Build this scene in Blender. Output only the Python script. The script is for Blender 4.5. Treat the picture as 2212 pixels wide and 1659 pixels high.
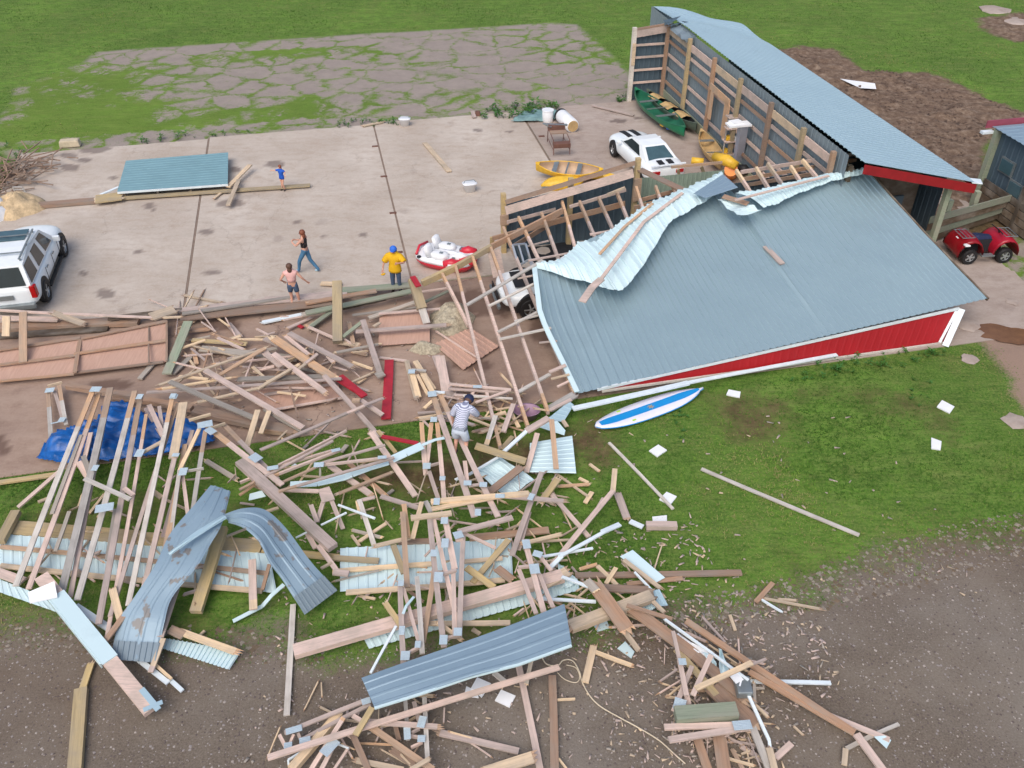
import bpy, bmesh, math, random
import numpy as np
from mathutils import Matrix, Vector
random.seed(7); rng = np.random.default_rng(11)
R = math.radians
for o in list(bpy.data.objects): bpy.data.objects.remove(o)
scene = bpy.context.scene; col = scene.collection

# ---------------------------------------------------------------- camera
CAM_F, CAM_P, CAM_H = 1900.0, R(37.5), 16.5          # focal length (in 2212-wide photo px), pitch down, height (m)
cam_d = bpy.data.cameras.new('camera'); cam = bpy.data.objects.new('camera', cam_d); col.objects.link(cam)
cam.location = (0, 0, CAM_H); cam.rotation_euler = (R(90) - CAM_P, 0, 0)
cam_d.sensor_width = 36; cam_d.lens = CAM_F / 2212 * 36; cam_d.clip_end = 3000; cam_d.clip_start = .1
scene.camera = cam
# ---------------------------------------------------------------- light: overcast
w = bpy.data.worlds.new('World'); scene.world = w; w.use_nodes = True
nt = w.node_tree; bg = nt.nodes['Background']; sky = nt.nodes.new('ShaderNodeTexSky')
sky.sky_type = 'NISHITA'; sky.sun_disc = False; sky.sun_elevation = R(52); sky.sun_rotation = R(200)
sky.air_density = 1.0; sky.dust_density = 4.0; sky.ozone_density = 1.0
nt.links.new(sky.outputs[0], bg.inputs[0]); bg.inputs[1].default_value = .15
sl = bpy.data.lights.new('sun', 'SUN'); sun = bpy.data.objects.new('sun', sl); col.objects.link(sun)
sl.energy = 1.1; sl.angle = R(50); sl.color = (1, .97, .92); sun.rotation_euler = (R(38), 0, R(-200 + 180))
scene.view_settings.view_transform = 'Standard'; scene.view_settings.look = 'None'
scene.view_settings.exposure = .22; scene.view_settings.gamma = 1

# ---------------------------------------------------------------- where things stand
_c, _s = math.cos(CAM_P), math.sin(CAM_P)
CR = {'V': (1, 0, 0), 'A': (.23436, 0, 777.6), 'B': (.20832, 518.4, 892.8), 'C': (.15624, 1382.5, 1238.5), 'D': (.1953, 547.2, 1411.3),
      'E': (.23436, 576, 604.8), 'F': (.15624, 892.9, 489.6), 'H': (.15624, 898.6, 835.3), 'K': (.20832, 1036.9, 316.8),
      'M': (.23436, 1382.5, 288), 'N': (.1302, 1065.7, 662.4), 'Q': (.1953, 1123.3, 190.1), 'R': (.16666, 1843.4, 230.4), 'S': (.18228, 1497.7, 144)}
for i in range(9): CR[str(i + 1)] = (1 / 3, (i % 3) * 737.33, (i // 3) * 553)
def px(c, u, v): s, ox, oy = CR[c]; return ox + u * s, oy + v * s
def ray(u, v):
    x = (u - 1106) / CAM_F; y = -(v - 829.5) / CAM_F
    return Vector((x, _c + y * _s, -_s + y * _c))
def G(u, v, z=0.0):                                   # the point at height z seen at photo point (u, v)
    d = ray(u, v); t = (z - CAM_H) / d.z; return Vector((d.x * t, d.y * t, z))
def GC(c, u, v, z=0.0): return G(*px(c, u, v), z)
def uv(p):
    z = p[2] - CAM_H; f = p[1] * _c - z * _s; up = p[1] * _s + z * _c
    return 1106 + CAM_F * p[0] / f, 829.5 - CAM_F * up / f
CB, SB = math.cos(R(12.24)), math.sin(R(12.24))       # the farmyard's own axes: b to the right, a away
def W(b, a, z=0.0): return Vector((CB * b - SB * a, SB * b + CB * a, z))
def fr(p): return CB * p[0] + SB * p[1], -SB * p[0] + CB * p[1]
YAW = R(12.24)

# ---------------------------------------------------------------- materials
def srgb(r, g, b):
    f = lambda c: (c / 255) / 12.92 if c / 255 <= .04045 else (((c / 255) + .055) / 1.055) ** 2.4
    return f(r), f(g), f(b)
MATS = {}
class NT:
    def __init__(s, name):
        m = bpy.data.materials.new(name); m.use_nodes = True; s.m = m; s.t = m.node_tree; s.b = s.t.nodes['Principled BSDF']
    def n(s, ty, **k):
        x = s.t.nodes.new('ShaderNode' + ty)
        for a, b in k.items():
            if isinstance(a, str) and a.startswith('i_'): x.inputs[a[2:].replace('_', ' ')].default_value = b
            else: setattr(x, a, b)
        return x
    def l(s, a, b): s.t.links.new(a, b)
    def coord(s, kind='Object', scale=(1, 1, 1), rot=(0, 0, 0)):
        c = s.n('TexCoord'); mp = s.n('Mapping'); mp.inputs['Scale'].default_value = scale; mp.inputs['Rotation'].default_value = rot
        s.l(c.outputs[kind], mp.inputs[0]); return mp.outputs[0]
    def noise(s, vec, scale=5, detail=6, rough=.6, dist=0):
        x = s.n('TexNoise'); x.inputs['Scale'].default_value = scale; x.inputs['Detail'].default_value = detail
        x.inputs['Roughness'].default_value = rough; x.inputs['Distortion'].default_value = dist; s.l(vec, x.inputs['Vector']); return x.outputs[0]
    def ramp(s, fac, stops):
        x = s.n('ValToRGB'); e = x.color_ramp.elements
        while len(e) < len(stops): e.new(.5)
        for i, (p, c) in enumerate(stops): e[i].position = p; e[i].color = (*c, 1) if len(c) == 3 else c
        s.l(fac, x.inputs[0]); return x.outputs[0]
    def mix(s, fac, a, b, bt='MIX'):
        x = s.n('Mix', data_type='RGBA', blend_type=bt)
        for sock, v in ((x.inputs[0], fac), (x.inputs[6], a), (x.inputs[7], b)):
            if hasattr(v, 'links') or hasattr(v, 'is_linked'): s.l(v, sock)
            elif isinstance(v, (int, float)): sock.default_value = v
            else: sock.default_value = (*v, 1) if len(v) == 3 else v
        return x.outputs[2]
    def math(s, op, a, b=None, clamp=False):
        x = s.n('Math', operation=op, use_clamp=clamp)
        for i, v in enumerate((a, b)):
            if v is None: continue
            if isinstance(v, (int, float)): x.inputs[i].default_value = v
            else: s.l(v, x.inputs[i])
        return x.outputs[0]
    def bump(s, h, strength=.3, dist=.02):
        x = s.n('Bump'); x.inputs['Strength'].default_value = strength; x.inputs['Distance'].default_value = dist
        s.l(h, x.inputs['Height']); s.l(x.outputs[0], s.b.inputs['Normal'])
    def out(s, c, rough=.7, metal=0, spec=None):
        if isinstance(c, tuple): s.b.inputs['Base Color'].default_value = (*c, 1)
        else: s.l(c, s.b.inputs['Base Color'])
        s.b.inputs['Roughness'].default_value = rough; s.b.inputs['Metallic'].default_value = metal
        if spec is not None: s.b.inputs['Specular IOR Level'].default_value = spec
        return s.m
def lerp(a, b, t): return tuple(x + (y - x) * t for x, y in zip(a, b))
def sc(c, k): return tuple(min(1, x * k) for x in c)
def wood(name, c, dark=.62, light=1.12, rough=.75):
    n = NT(name); v = n.coord(scale=(.6, 14, 14)); g1 = n.noise(v, 2.2, 8, .7, .4)
    v2 = n.coord(scale=(.8, 1.2, 1.2)); g2 = n.noise(v2, 1.7, 4)
    c1 = n.ramp(g1, [(.28, sc(c, dark)), (.5, c), (.75, sc(c, light))])
    grey = srgb(150, 142, 132)
    c2 = n.mix(n.ramp(g2, [(.42, (0, 0, 0)), (.7, (.6, .6, .6))]), c1, grey)
    oi = n.n('ObjectInfo'); hv = n.n('HueSaturation'); n.l(c2, hv.inputs['Color'])
    n.l(n.math('ADD', n.math('MULTIPLY', oi.outputs['Random'], .5), .76), hv.inputs['Value'])
    n.l(n.math('ADD', n.math('MULTIPLY', oi.outputs['Random'], .3), .9), hv.inputs['Saturation'])
    n.bump(g1, .4, .006); return n.out(hv.outputs[0], rough, 0, .25)
def plain(name, c, rough=.6, var=.25, scale=3, metal=0, spec=None, bump=0):
    n = NT(name); v = n.coord(); g = n.noise(v, scale, 6, .65)
    if bump: n.bump(g, bump, .02)
    return n.out(n.ramp(g, [(.3, sc(c, 1 - var)), (.7, sc(c, 1 + var * .6))]), rough, metal, spec)
def steel(name, c, c2, rough=.42, metal=.35, grime=None):
    n = NT(name); g = n.noise(n.coord(), .45, 5, .6); g2 = n.noise(n.coord(scale=(9, 9, 9)), 2, 6, .7)
    cc = n.mix(g, c, c2)
    sp = n.ramp(g2, [(.62, (0, 0, 0)), (.75, (.35, .35, .35))]); cc = n.mix(sp, cc, grime or sc(c, 1.3))
    g3 = n.noise(n.coord(scale=(1, 1, 1)), .9, 8, .75); st = n.ramp(g3, [(.55, (0, 0, 0)), (.8, (.4, .4, .4))])
    cc = n.mix(st, cc, sc(c, .72)); n.bump(g, .25, .05); return n.out(cc, rough, metal)
M = {
 'y': wood('fresh_pine', srgb(212, 190, 162)), 'o': wood('orange_pine', srgb(192, 161, 134)), 'p': wood('weathered_pine', srgb(200, 180, 170)),
 'g': wood('grey_timber', srgb(166, 158, 148)), 'b': wood('brown_timber', srgb(162, 134, 114)), 't': wood('treated_timber', srgb(186, 166, 128)),
 'd': wood('dark_timber', srgb(96, 84, 72)), 'gw': wood('silver_timber', srgb(196, 190, 182)), 'gg': wood('green_grey_timber', srgb(138, 146, 128)),
 'r': plain('red_painted_board', srgb(172, 40, 52), .5, .25), 'w': plain('white_painted_trim', srgb(222, 232, 236), .4, .12),
 'redwall': plain('red_cladding', srgb(158, 14, 22), .45, .12, 1.2), 'redf': plain('red_fascia', srgb(150, 22, 30), .5, .2),
 'white': plain('white_vehicle_paint', srgb(232, 238, 240), .25, .05), 'black': plain('black_rubber', srgb(28, 28, 30), .6, .3),
 'glass': plain('dark_glass', srgb(34, 46, 52), .12, .2), 'glassl': plain('rear_glass', srgb(70, 96, 104), .12, .2), 'grey': plain('grey_metal', srgb(140, 148, 150), .4, .2, metal=.5),
 'rim': plain('alloy_rim', srgb(190, 195, 198), .3, .1, metal=.7), 'tail': plain('tail_lamp', srgb(170, 12, 18), .2, .1),
 'pink': None, 'plate': plain('galvanised_plate', srgb(200, 214, 220), .35, .12, 30, metal=.35),
 'tarp': plain('blue_tarpaulin', srgb(16, 92, 168), .38, .4, 4), 'wool': plain('tan_insulation', srgb(174, 164, 142), .95, .5, 12, bump=.8),
 'cream': plain('cream_insulation', srgb(200, 176, 140), .95, .4, 6, bump=.8),
 'canoeg': plain('green_canoe_hull', srgb(22, 116, 80), .35, .15), 'canoei': plain('green_canoe_inside', srgb(34, 104, 78), .6, .2),
 'yel': plain('yellow_plastic', srgb(230, 184, 56), .45, .25), 'yeli': plain('faded_canoe_inside', srgb(196, 168, 140), .6, .2), 'org': plain('orange_plastic', srgb(232, 132, 20), .4, .1),
 'tanc': plain('tan_canvas', srgb(190, 160, 112), .8, .25), 'blk2': plain('black_canvas', srgb(30, 32, 36), .8, .2), 'red2': plain('red_plastic', srgb(205, 44, 62), .35, .15),
 'whitep': plain('white_plastic', srgb(232, 234, 236), .4, .08), 'rust': plain('rusty_metal', srgb(112, 78, 66), .7, .3), 'supb': plain('paddle_board_blue', srgb(20, 142, 210), .35, .06),
 'supw': plain('paddle_board_white', srgb(228, 226, 238), .35, .05), 'lime': plain('lime_patch', srgb(180, 224, 90), .4, .05), 'lilac': plain('lilac_plastic', srgb(150, 120, 142), .5, .1),
 'teal': plain('teal_sheet', srgb(118, 150, 150), .5, .3), 'stone': plain('pale_stone', srgb(196, 182, 156), .9, .25, bump=.5), 'fib': plain('green_fibreglass', srgb(142, 158, 142), .4, .2, 2),
 'skin': plain('skin', srgb(206, 156, 134), .6, .1), 'jeans': plain('blue_denim', srgb(70, 116, 150), .8, .2), 'denim': plain('dark_denim', srgb(66, 84, 108), .8, .2),
 'blue': plain('blue_cotton', srgb(26, 88, 190), .8, .15), 'yshirt': plain('yellow_cotton', srgb(226, 176, 20), .8, .12), 'pinkc': plain('pink_cotton', srgb(226, 178, 172), .8, .12),
 'khaki': plain('pale_shorts', srgb(196, 206, 220), .8, .1), 'hair': plain('auburn_hair', srgb(128, 72, 48), .6, .3), 'hairb': plain('brown_hair', srgb(92, 64, 50), .6, .3),
 'navy': plain('navy_cap', srgb(30, 40, 74), .7, .2), 'blkc': plain('black_cotton', srgb(30, 28, 32), .8, .2), 'bluecap': plain('blue_cap', srgb(50, 110, 210), .7, .1), 'shoe': plain('pale_shoes', srgb(170, 200, 214), .6, .1),
 'rope': plain('rope', srgb(206, 192, 168), .8, .15), 'paper': plain('white_board', srgb(236, 238, 240), .6, .05), 'shoeb': plain('dark_shoes', srgb(70, 56, 52), .7, .1),
}
n = NT('striped_shirt'); wv = n.n('TexWave'); wv.inputs['Scale'].default_value = 9; wv.bands_direction = 'Z'; n.l(n.coord(), wv.inputs['Vector'])
M['shirt'] = n.out(n.ramp(wv.outputs[0], [(.35, srgb(128, 132, 158)), (.65, srgb(214, 218, 232))]), .8)
n = NT('pink_fibreboard'); g = n.noise(n.coord(scale=(6, .5, 1)), 3, 7, .7); g2 = n.noise(n.coord(), .8, 4)
M['pink'] = n.out(n.mix(g2, n.ramp(g, [(.3, srgb(168, 132, 116)), (.7, srgb(208, 172, 152))]), srgb(184, 150, 132)), .85)
M['roof'] = steel('grey_blue_roof_steel', srgb(138, 160, 170), srgb(152, 174, 182), .36, .2, srgb(180, 198, 204))
M['roof2'] = steel('pale_blue_roof_steel', srgb(164, 190, 202), srgb(176, 202, 212), .45, .15)
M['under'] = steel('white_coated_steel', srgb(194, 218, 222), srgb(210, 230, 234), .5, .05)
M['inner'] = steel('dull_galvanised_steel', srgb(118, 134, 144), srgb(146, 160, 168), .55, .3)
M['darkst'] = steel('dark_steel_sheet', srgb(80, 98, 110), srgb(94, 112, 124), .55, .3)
n = NT('stained_blue_steel'); g = n.noise(n.coord(), 2.2, 5, .65); g2 = n.noise(n.coord(scale=(1, 1, 1)), 3.0, 3, .5)
cc = n.mix(g, srgb(128, 150, 166), srgb(146, 168, 182)); cc = n.mix(n.ramp(g2, [(.6, (0, 0, 0)), (.64, (.8, .8, .8))]), cc, srgb(128, 118, 108))
M['stained'] = n.out(cc, .5, .15)
n = NT('blue_steel'); g = n.noise(n.coord(), 1.3, 6, .65); cc = n.mix(g, srgb(126, 148, 164), srgb(144, 166, 180))
M['bluest'] = n.out(cc, .45, .2)

# ---------------------------------------------------------------- building helpers
def wm(o):
    m = o.matrix_basis.copy()
    while o.parent: o = o.parent; m = o.matrix_basis @ m
    return m
def link(o, parent=None, world=None):
    col.objects.link(o)
    if parent is not None:
        o.parent = parent
        o.matrix_basis = wm(parent).inverted() @ (world if world is not None else Matrix())
    elif world is not None: o.matrix_basis = world
    return o
def tag(o, label=None, cat=None, group=None, kind=None):
    if label: o['label'] = label
    if cat: o['category'] = cat
    if group: o['group'] = group
    if kind: o['kind'] = kind
    return o
def empty(name, loc, rz=0, label=None, cat=None, group=None):
    o = bpy.data.objects.new(name, None); o.empty_display_size = .3; col.objects.link(o)
    o.matrix_basis = Matrix.Translation(loc) @ Matrix.Rotation(rz, 4, 'Z'); return tag(o, label, cat, group)
def mesh_obj(name, verts, faces, mats, parent=None, world=None, mi=None, smooth=False):
    me = bpy.data.meshes.new(name); me.from_pydata([tuple(v) for v in verts], [], faces)
    for m in (mats if isinstance(mats, (list, tuple)) else [mats]): me.materials.append(M[m] if isinstance(m, str) else m)
    if mi: me.polygons.foreach_set('material_index', mi)
    if smooth: me.polygons.foreach_set('use_smooth', [True] * len(me.polygons))
    me.update(); return link(bpy.data.objects.new(name, me), parent, world)
def origin_to(o, p):                                  # a mesh built in world coordinates gets its origin at p
    me = o.data; me.transform(Matrix.Translation(-Vector(p))); o.matrix_basis = o.matrix_basis @ Matrix.Translation(p)
class MB:
    def __init__(s): s.v = []; s.f = []; s.m = []
    def add(s, vs, fs, mi=0):
        k = len(s.v); s.v += [Vector(v) for v in vs]; s.f += [tuple(i + k for i in f) for f in fs]; s.m += [mi] * len(fs); return s
    def box(s, c, d, mi=0, rz=0, mat=None, taper=1):
        x, y, z = d[0] / 2, d[1] / 2, d[2] / 2; t = taper
        vs = [Vector(p) for p in ((-x, -y, -z), (x, -y, -z), (x, y, -z), (-x, y, -z), (-x * t, -y * t, z), (x * t, -y * t, z), (x * t, y * t, z), (-x * t, y * t, z))]
        m = mat if mat is not None else Matrix.Rotation(rz, 4, 'Z')
        return s.add([m @ v + Vector(c) for v in vs], [(3, 2, 1, 0), (4, 5, 6, 7), (0, 1, 5, 4), (1, 2, 6, 5), (2, 3, 7, 6), (3, 0, 4, 7)], mi)
    def bar(s, p0, p1, wd, t, mi=0, up=(0, 0, 1)):
        p0, p1 = Vector(p0), Vector(p1); x = (p1 - p0).normalized(); y = Vector(up).cross(x)
        if y.length < 1e-4: y = Vector((1, 0, 0)).cross(x)
        y.normalize(); z = x.cross(y); a, b = y * wd / 2, z * t / 2
        return s.add([p + q for p in (p0, p1) for q in (-a - b, a - b, a + b, -a + b)], [(3, 2, 1, 0), (4, 5, 6, 7), (0, 1, 5, 4), (1, 2, 6, 5), (2, 3, 7, 6), (3, 0, 4, 7)], mi)
    def tube(s, pts, r, n=8, mi=0, caps=True, up=(0, 0, 1)):
        pts = [Vector(p) for p in pts]; rs = r if isinstance(r, (list, tuple)) else [r] * len(pts); k = len(s.v); L = []
        for i, p in enumerate(pts):
            d = (pts[min(i + 1, len(pts) - 1)] - pts[max(i - 1, 0)]).normalized(); y = Vector(up).cross(d)
            if y.length < 1e-3: y = Vector((1, 0, 0)).cross(d)
            y.normalize(); z = d.cross(y); L += [p + (y * math.cos(2 * math.pi * j / n) + z * math.sin(2 * math.pi * j / n)) * rs[i] for j in range(n)]
        F = [(i * n + j, i * n + (j + 1) % n, (i + 1) * n + (j + 1) % n, (i + 1) * n + j) for i in range(len(pts) - 1) for j in range(n)]
        if caps: F += [tuple(range(n - 1, -1, -1)), tuple(range((len(pts) - 1) * n, len(pts) * n))]
        return s.add(L, F, mi)
    def loft(s, secs, mi=0, closed=True, caps=True):   # secs: lists of points of one length
        n = len(secs[0]); L = [p for q in secs for p in q]; e = n if closed else n - 1
        F = [(i * n + j, i * n + (j + 1) % n, (i + 1) * n + (j + 1) % n, (i + 1) * n + j) for i in range(len(secs) - 1) for j in range(e)]
        if caps and closed: F += [tuple(range(n - 1, -1, -1)), tuple(range((len(secs) - 1) * n, len(secs) * n))]
        return s.add(L, F, mi)
    def quad(s, pts, mi=0): return s.add(pts, [tuple(range(len(pts)))], mi)
    def build(s, name, mats, parent=None, local=True, smooth=False, world=None, bevel=0):
        W_ = (wm(parent) if parent is not None and local else world)
        o = mesh_obj(name, s.v, s.f, mats, parent, W_, s.m, smooth)
        if bevel: b = o.modifiers.new('b', 'BEVEL'); b.width = bevel; b.segments = 2; b.limit_method = 'ANGLE'; b.angle_limit = R(40)
        return o
def vnoise(x, y, sc_, seed=0):                        # smooth value noise on arrays
    r = np.random.default_rng(seed); T = r.random((256, 256)); x = x / sc_; y = y / sc_
    xi, yi = np.floor(x).astype(int), np.floor(y).astype(int); fx, fy = x - xi, y - yi; fx = fx * fx * (3 - 2 * fx); fy = fy * fy * (3 - 2 * fy)
    g_ = lambda a, b: T[a & 255, b & 255]
    return (g_(xi, yi) * (1 - fx) + g_(xi + 1, yi) * fx) * (1 - fy) + (g_(xi, yi + 1) * (1 - fx) + g_(xi + 1, yi + 1) * fx) * fy
def fbm(x, y, s0, n_=4, seed=0): return sum(vnoise(x, y, s0 / 2 ** i, seed + i) * .5 ** i for i in range(n_)) / sum(.5 ** i for i in range(n_))
def bm_mesh(name, V, F, mats, parent=None, mi=None, smooth=False):   # big numpy meshes
    me = bpy.data.meshes.new(name); V = np.asarray(V, dtype=np.float32); F = np.asarray(F, dtype=np.int32); k = F.shape[1]
    me.vertices.add(len(V)); me.vertices.foreach_set('co', V.ravel()); me.loops.add(F.size); me.loops.foreach_set('vertex_index', F.ravel())
    me.polygons.add(len(F)); me.polygons.foreach_set('loop_start', np.arange(0, F.size, k, dtype=np.int32)); me.polygons.foreach_set('loop_total', np.full(len(F), k, dtype=np.int32))
    for m in (mats if isinstance(mats, (list, tuple)) else [mats]): me.materials.append(M[m] if isinstance(m, str) else m)
    if mi is not None: me.polygons.foreach_set('material_index', np.asarray(mi, dtype=np.int32))
    if smooth: me.polygons.foreach_set('use_smooth', np.ones(len(F), dtype=bool))
    me.update(calc_edges=True); me.validate(); return link(bpy.data.objects.new(name, me), parent)

# ---------------------------------------------------------------- ground
def sdist(X, Y, poly):                                # signed distance to a polygon, positive inside
    P_ = np.array([[p[0], p[1]] for p in poly]); d = np.full(X.shape, 1e9); ins = np.zeros(X.shape, bool); n_ = len(P_)
    for i in range(n_):
        a, b = P_[i], P_[(i + 1) % n_]; e = b - a; L = e @ e + 1e-9
        t = np.clip(((X - a[0]) * e[0] + (Y - a[1]) * e[1]) / L, 0, 1); d = np.minimum(d, np.hypot(X - a[0] - t * e[0], Y - a[1] - t * e[1]))
        c_ = ((a[1] > Y) != (b[1] > Y)) & (X < (b[0] - a[0]) * (Y - a[1]) / (b[1] - a[1] + 1e-12) + a[0]); ins ^= c_
    return np.where(ins, d, -d)
def PV(*pts): return [G(u, v) for u, v in pts]
def mask(X, Y, poly, soft=.4, amp=.8, nsc=1.5, seed=1):
    s_ = sdist(X, Y, poly) + (fbm(X, Y, nsc, 5, seed) - .5) * 2 * amp
    return np.clip(s_ / soft * .5 + .5, 0, 1)
gx = np.arange(-46, 46.01, .2); gy = np.arange(5, 82.01, .2); X, Y = np.meshgrid(gx, gy)
gravel = mask(X, Y, PV((-300, 1325), (130, 1345), (400, 1362), (567, 1375), (737, 1392), (900, 1385), (1100, 1375), (1237, 1350), (1400, 1345), (1475, 1335), (1600, 1300), (1708, 1262), (1850, 1215), (2042, 1165), (2300, 1120), (2700, 1700), (2300, 2600), (-900, 2600), (-700, 1500)), 1.5, 1.1, 1.8, 3)
track = mask(X, Y, PV((2085, 650), (2135, 640), (2500, 600), (2900, 900), (2700, 1180), (2260, 1100), (2235, 900), (2190, 850), (2160, 780), (2100, 700)), .6, .4, 1.2, 5)
mud = mask(X, Y, PV((1660, 105), (1790, 108), (1880, 150), (2000, 160), (2090, 190), (2200, 235), (2300, 262), (2300, 300), (2150, 285), (2120, 440), (2040, 520), (1960, 480), (1850, 330)), .7, 1.3, 3, 8)
mud = np.maximum(mud, mask(X, Y, PV((2105, 40), (2212, 30), (2300, 60), (2300, 90), (2200, 95), (2130, 75)), .8, 1.2, 3, 9) * .9)
dirt = mask(X, Y, PV((1530, 850), (1700, 845), (1990, 830), (2010, 900), (1950, 910), (1900, 870), (1740, 860), (1720, 930), (1680, 990), (1590, 960), (1530, 900)), .9, .8, 1.2, 12) * .75
dirt = np.maximum(dirt, mask(X, Y, PV((830, 985), (1320, 900), (1330, 985), (1210, 1010), (1060, 1060), (880, 1080), (600, 1060)), .9, 1.0, 1.3, 14) * .9)
dirt = np.maximum(dirt, mask(X, Y, PV((-200, 1290), (560, 1350), (1240, 1330), (1480, 1300), (1700, 1235), (2040, 1130), (2300, 1090), (2300, 1180), (1700, 1300), (1240, 1400), (600, 1400), (-200, 1360)), 1.2, .9, 1.5, 17) * .7)
dirt = np.maximum(dirt, mask(X, Y, PV((1930, 840), (2010, 860), (2090, 960), (2060, 1000), (1990, 930), (1900, 900)), 1, .8, 1.2, 18) * .7)
dirt = np.maximum(dirt, mask(X, Y, [W(21.5, 22), W(22, 27), W(26, 30), W(31, 30), W(32, 20.5), W(26, 20)], .6, .5, 1.2, 19))
dirt = np.maximum(dirt, mask(X, Y, PV((-300, 1380), (120, 1370), (260, 1420), (190, 1540), (-300, 1600)), 1.6, 1.3, 2.5, 23) * .55)
dirt = np.maximum(dirt, mask(X, Y, PV((2090, 680), (2300, 660), (2300, 860), (2210, 830), (2120, 740)), 1, .7, 1.2, 25) * .8)
dirt = np.maximum(dirt, mask(X, Y, PV((0, 1085), (500, 1075), (560, 1110), (100, 1150), (0, 1140)), .9, .6, 1.3, 15) * .8)
old = mask(X, Y, PV((180, 135), (207, 113), (470, 95), (737, 77), (1000, 62), (1194, 50), (1246, 53), (1300, 100), (1356, 157), (1400, 225), (1160, 262), (1027, 262), (553, 310), (190, 330), (20, 340), (-20, 300), (35, 190)), .15, .15, 1, 20)
old2 = mask(X, Y, PV((2040, 575), (2100, 530), (2300, 500), (2400, 600), (2260, 690), (2130, 660)), .4, .3, 1, 22)
bb, aa = CB * X + SB * Y, -SB * X + CB * Y
f1 = fbm(X, Y, 5.5, 4, 31); cover = np.clip(.05 + (f1 - .5) * 1.3, .012, .9)
mid = np.clip((5 - bb) / 8, 0, 1); cover = cover * (.55 + .45 * mid) + mid * .10 + np.clip((-6 - bb) / 5, 0, 1) * .1 * np.clip((56.5 - aa) / 3, 0, 1)
cover = np.clip(cover + .26 * np.exp(-((aa - 46.3) / 1.3) ** 2) * (bb < 12) * np.clip(fbm(X, Y, 3, 3, 5) * 2 - .5, 0, 1), 0, 1)
cover = np.where(aa > 56.8, cover * .35, cover); cover = np.where(aa < 44.9, cover * .45, cover)
H_ = (fbm(X, Y, 5, 4, 40) - .5) * .12 * np.clip((Y - 22) / 20, 0, 1) + (fbm(X, Y, .5, 3, 44) - .5) * .02
H_ += mud * (np.abs(fbm(X, Y, 1.1, 4, 50) - .5) * .7 - .02)
H_ *= 1 - np.clip(old, 0, 1) * .85
slabm = np.clip(sdist(X, Y, [W(-15.5, 19.4), W(24, 19.4), W(24, 45), W(-15.5, 45)]) / .3, 0, 1); H_ = np.where(slabm > 0, np.minimum(H_, -.03), H_)
nx, ny = len(gx), len(gy); Vg = np.stack([X.ravel(), Y.ravel(), H_.ravel()], 1); ii = (np.arange(ny - 1)[:, None] * nx + np.arange(nx - 1)[None]).ravel()
Fg = np.stack([ii, ii + 1, ii + nx + 1, ii + nx], 1)
n = NT('ground_cover'); at = {}
for nm in ('gravel', 'mud', 'dirt', 'old', 'cover', 'track'):
    q = n.n('Attribute'); q.attribute_name = nm; at[nm] = q.outputs['Fac']
P0 = n.coord('Object'); Pst = n.coord('Object', (.35, 1.6, 1), (0, 0, R(-8)))
gA = n.noise(P0, .16, 5, .6); gB = n.noise(P0, 1.4, 6, .7); gC = n.noise(P0, 14, 5, .75); gD = n.noise(Pst, 1.3, 6, .7)
grass = n.mix(n.ramp(gA, [(.35, (0, 0, 0)), (.65, (1, 1, 1))]), srgb(70, 110, 38), srgb(106, 150, 54)); grass = n.mix(n.ramp(gB, [(.3, (0, 0, 0)), (.62, (.75, .75, .75))]), grass, srgb(56, 84, 32))
grass = n.mix(n.ramp(n.noise(P0, .55, 6, .75), [(.52, (0, 0, 0)), (.72, (.65, .65, .65))]), grass, srgb(104, 100, 62))
grass = n.mix(n.ramp(gC, [(.4, (0, 0, 0)), (.62, (.75, .75, .75))]), grass, srgb(120, 138, 70)); grass = n.mix(n.ramp(n.noise(Pst, 5, 6, .75), [(.35, (.6, .6, .6)), (.5, (0, 0, 0))]), grass, srgb(50, 76, 30))
grass = n.mix(n.ramp(gD, [(.5, (0, 0, 0)), (.75, (.6, .6, .6))]), grass, srgb(128, 140, 78))
gr1 = n.noise(P0, 22, 6, .8); gr2 = n.noise(P0, .5, 5, .6); vo = n.n('TexVoronoi'); vo.inputs['Scale'].default_value = 16; n.l(P0, vo.inputs['Vector'])
grav = n.mix(n.ramp(gr2, [(.35, (0, 0, 0)), (.65, (1, 1, 1))]), srgb(84, 71, 59), srgb(112, 101, 89)); grav = n.mix(n.ramp(gA, [(.42, (0, 0, 0)), (.62, (.7, .7, .7))]), grav, srgb(130, 123, 115)); grav = n.mix(n.ramp(gr1, [(.36, (0, 0, 0)), (.72, (.7, .7, .7))]), grav, srgb(146, 137, 126)); grav = n.mix(n.ramp(vo.outputs[0], [(.0, (.3, .3, .3)), (.25, (0, 0, 0))]), grav, srgb(74, 62, 58))
mu1 = n.noise(P0, 2.6, 9, .78); mudc = n.ramp(mu1, [(.3, srgb(72, 56, 46)), (.5, srgb(116, 97, 82)), (.68, srgb(152, 134, 116))])
dirtc = n.ramp(n.noise(P0, 2.5, 7, .75), [(.3, srgb(64, 50, 38)), (.55, srgb(102, 86, 62)), (.75, srgb(134, 118, 88))])
trk = n.mix(gr1, srgb(128, 106, 92), srgb(170, 146, 130))
def brk(mname, lo=.35, hi=.65): return n.ramp(n.math('ADD', n.math('MULTIPLY', n.math('SUBTRACT', gC, .5), .8), n.math('ADD', n.math('MULTIPLY', n.math('SUBTRACT', gB, .5), .7), at[mname])), [(lo, (0, 0, 0)), (hi, (1, 1, 1))])
c_ = n.mix(brk('dirt', .3, .9), grass, dirtc); c_ = n.mix(brk('mud'), c_, mudc); c_ = n.mix(brk('gravel'), c_, n.mix(n.math('MULTIPLY', at['dirt'], .6), grav, srgb(98, 76, 58))); c_ = n.mix(brk('track'), c_, trk)
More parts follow.
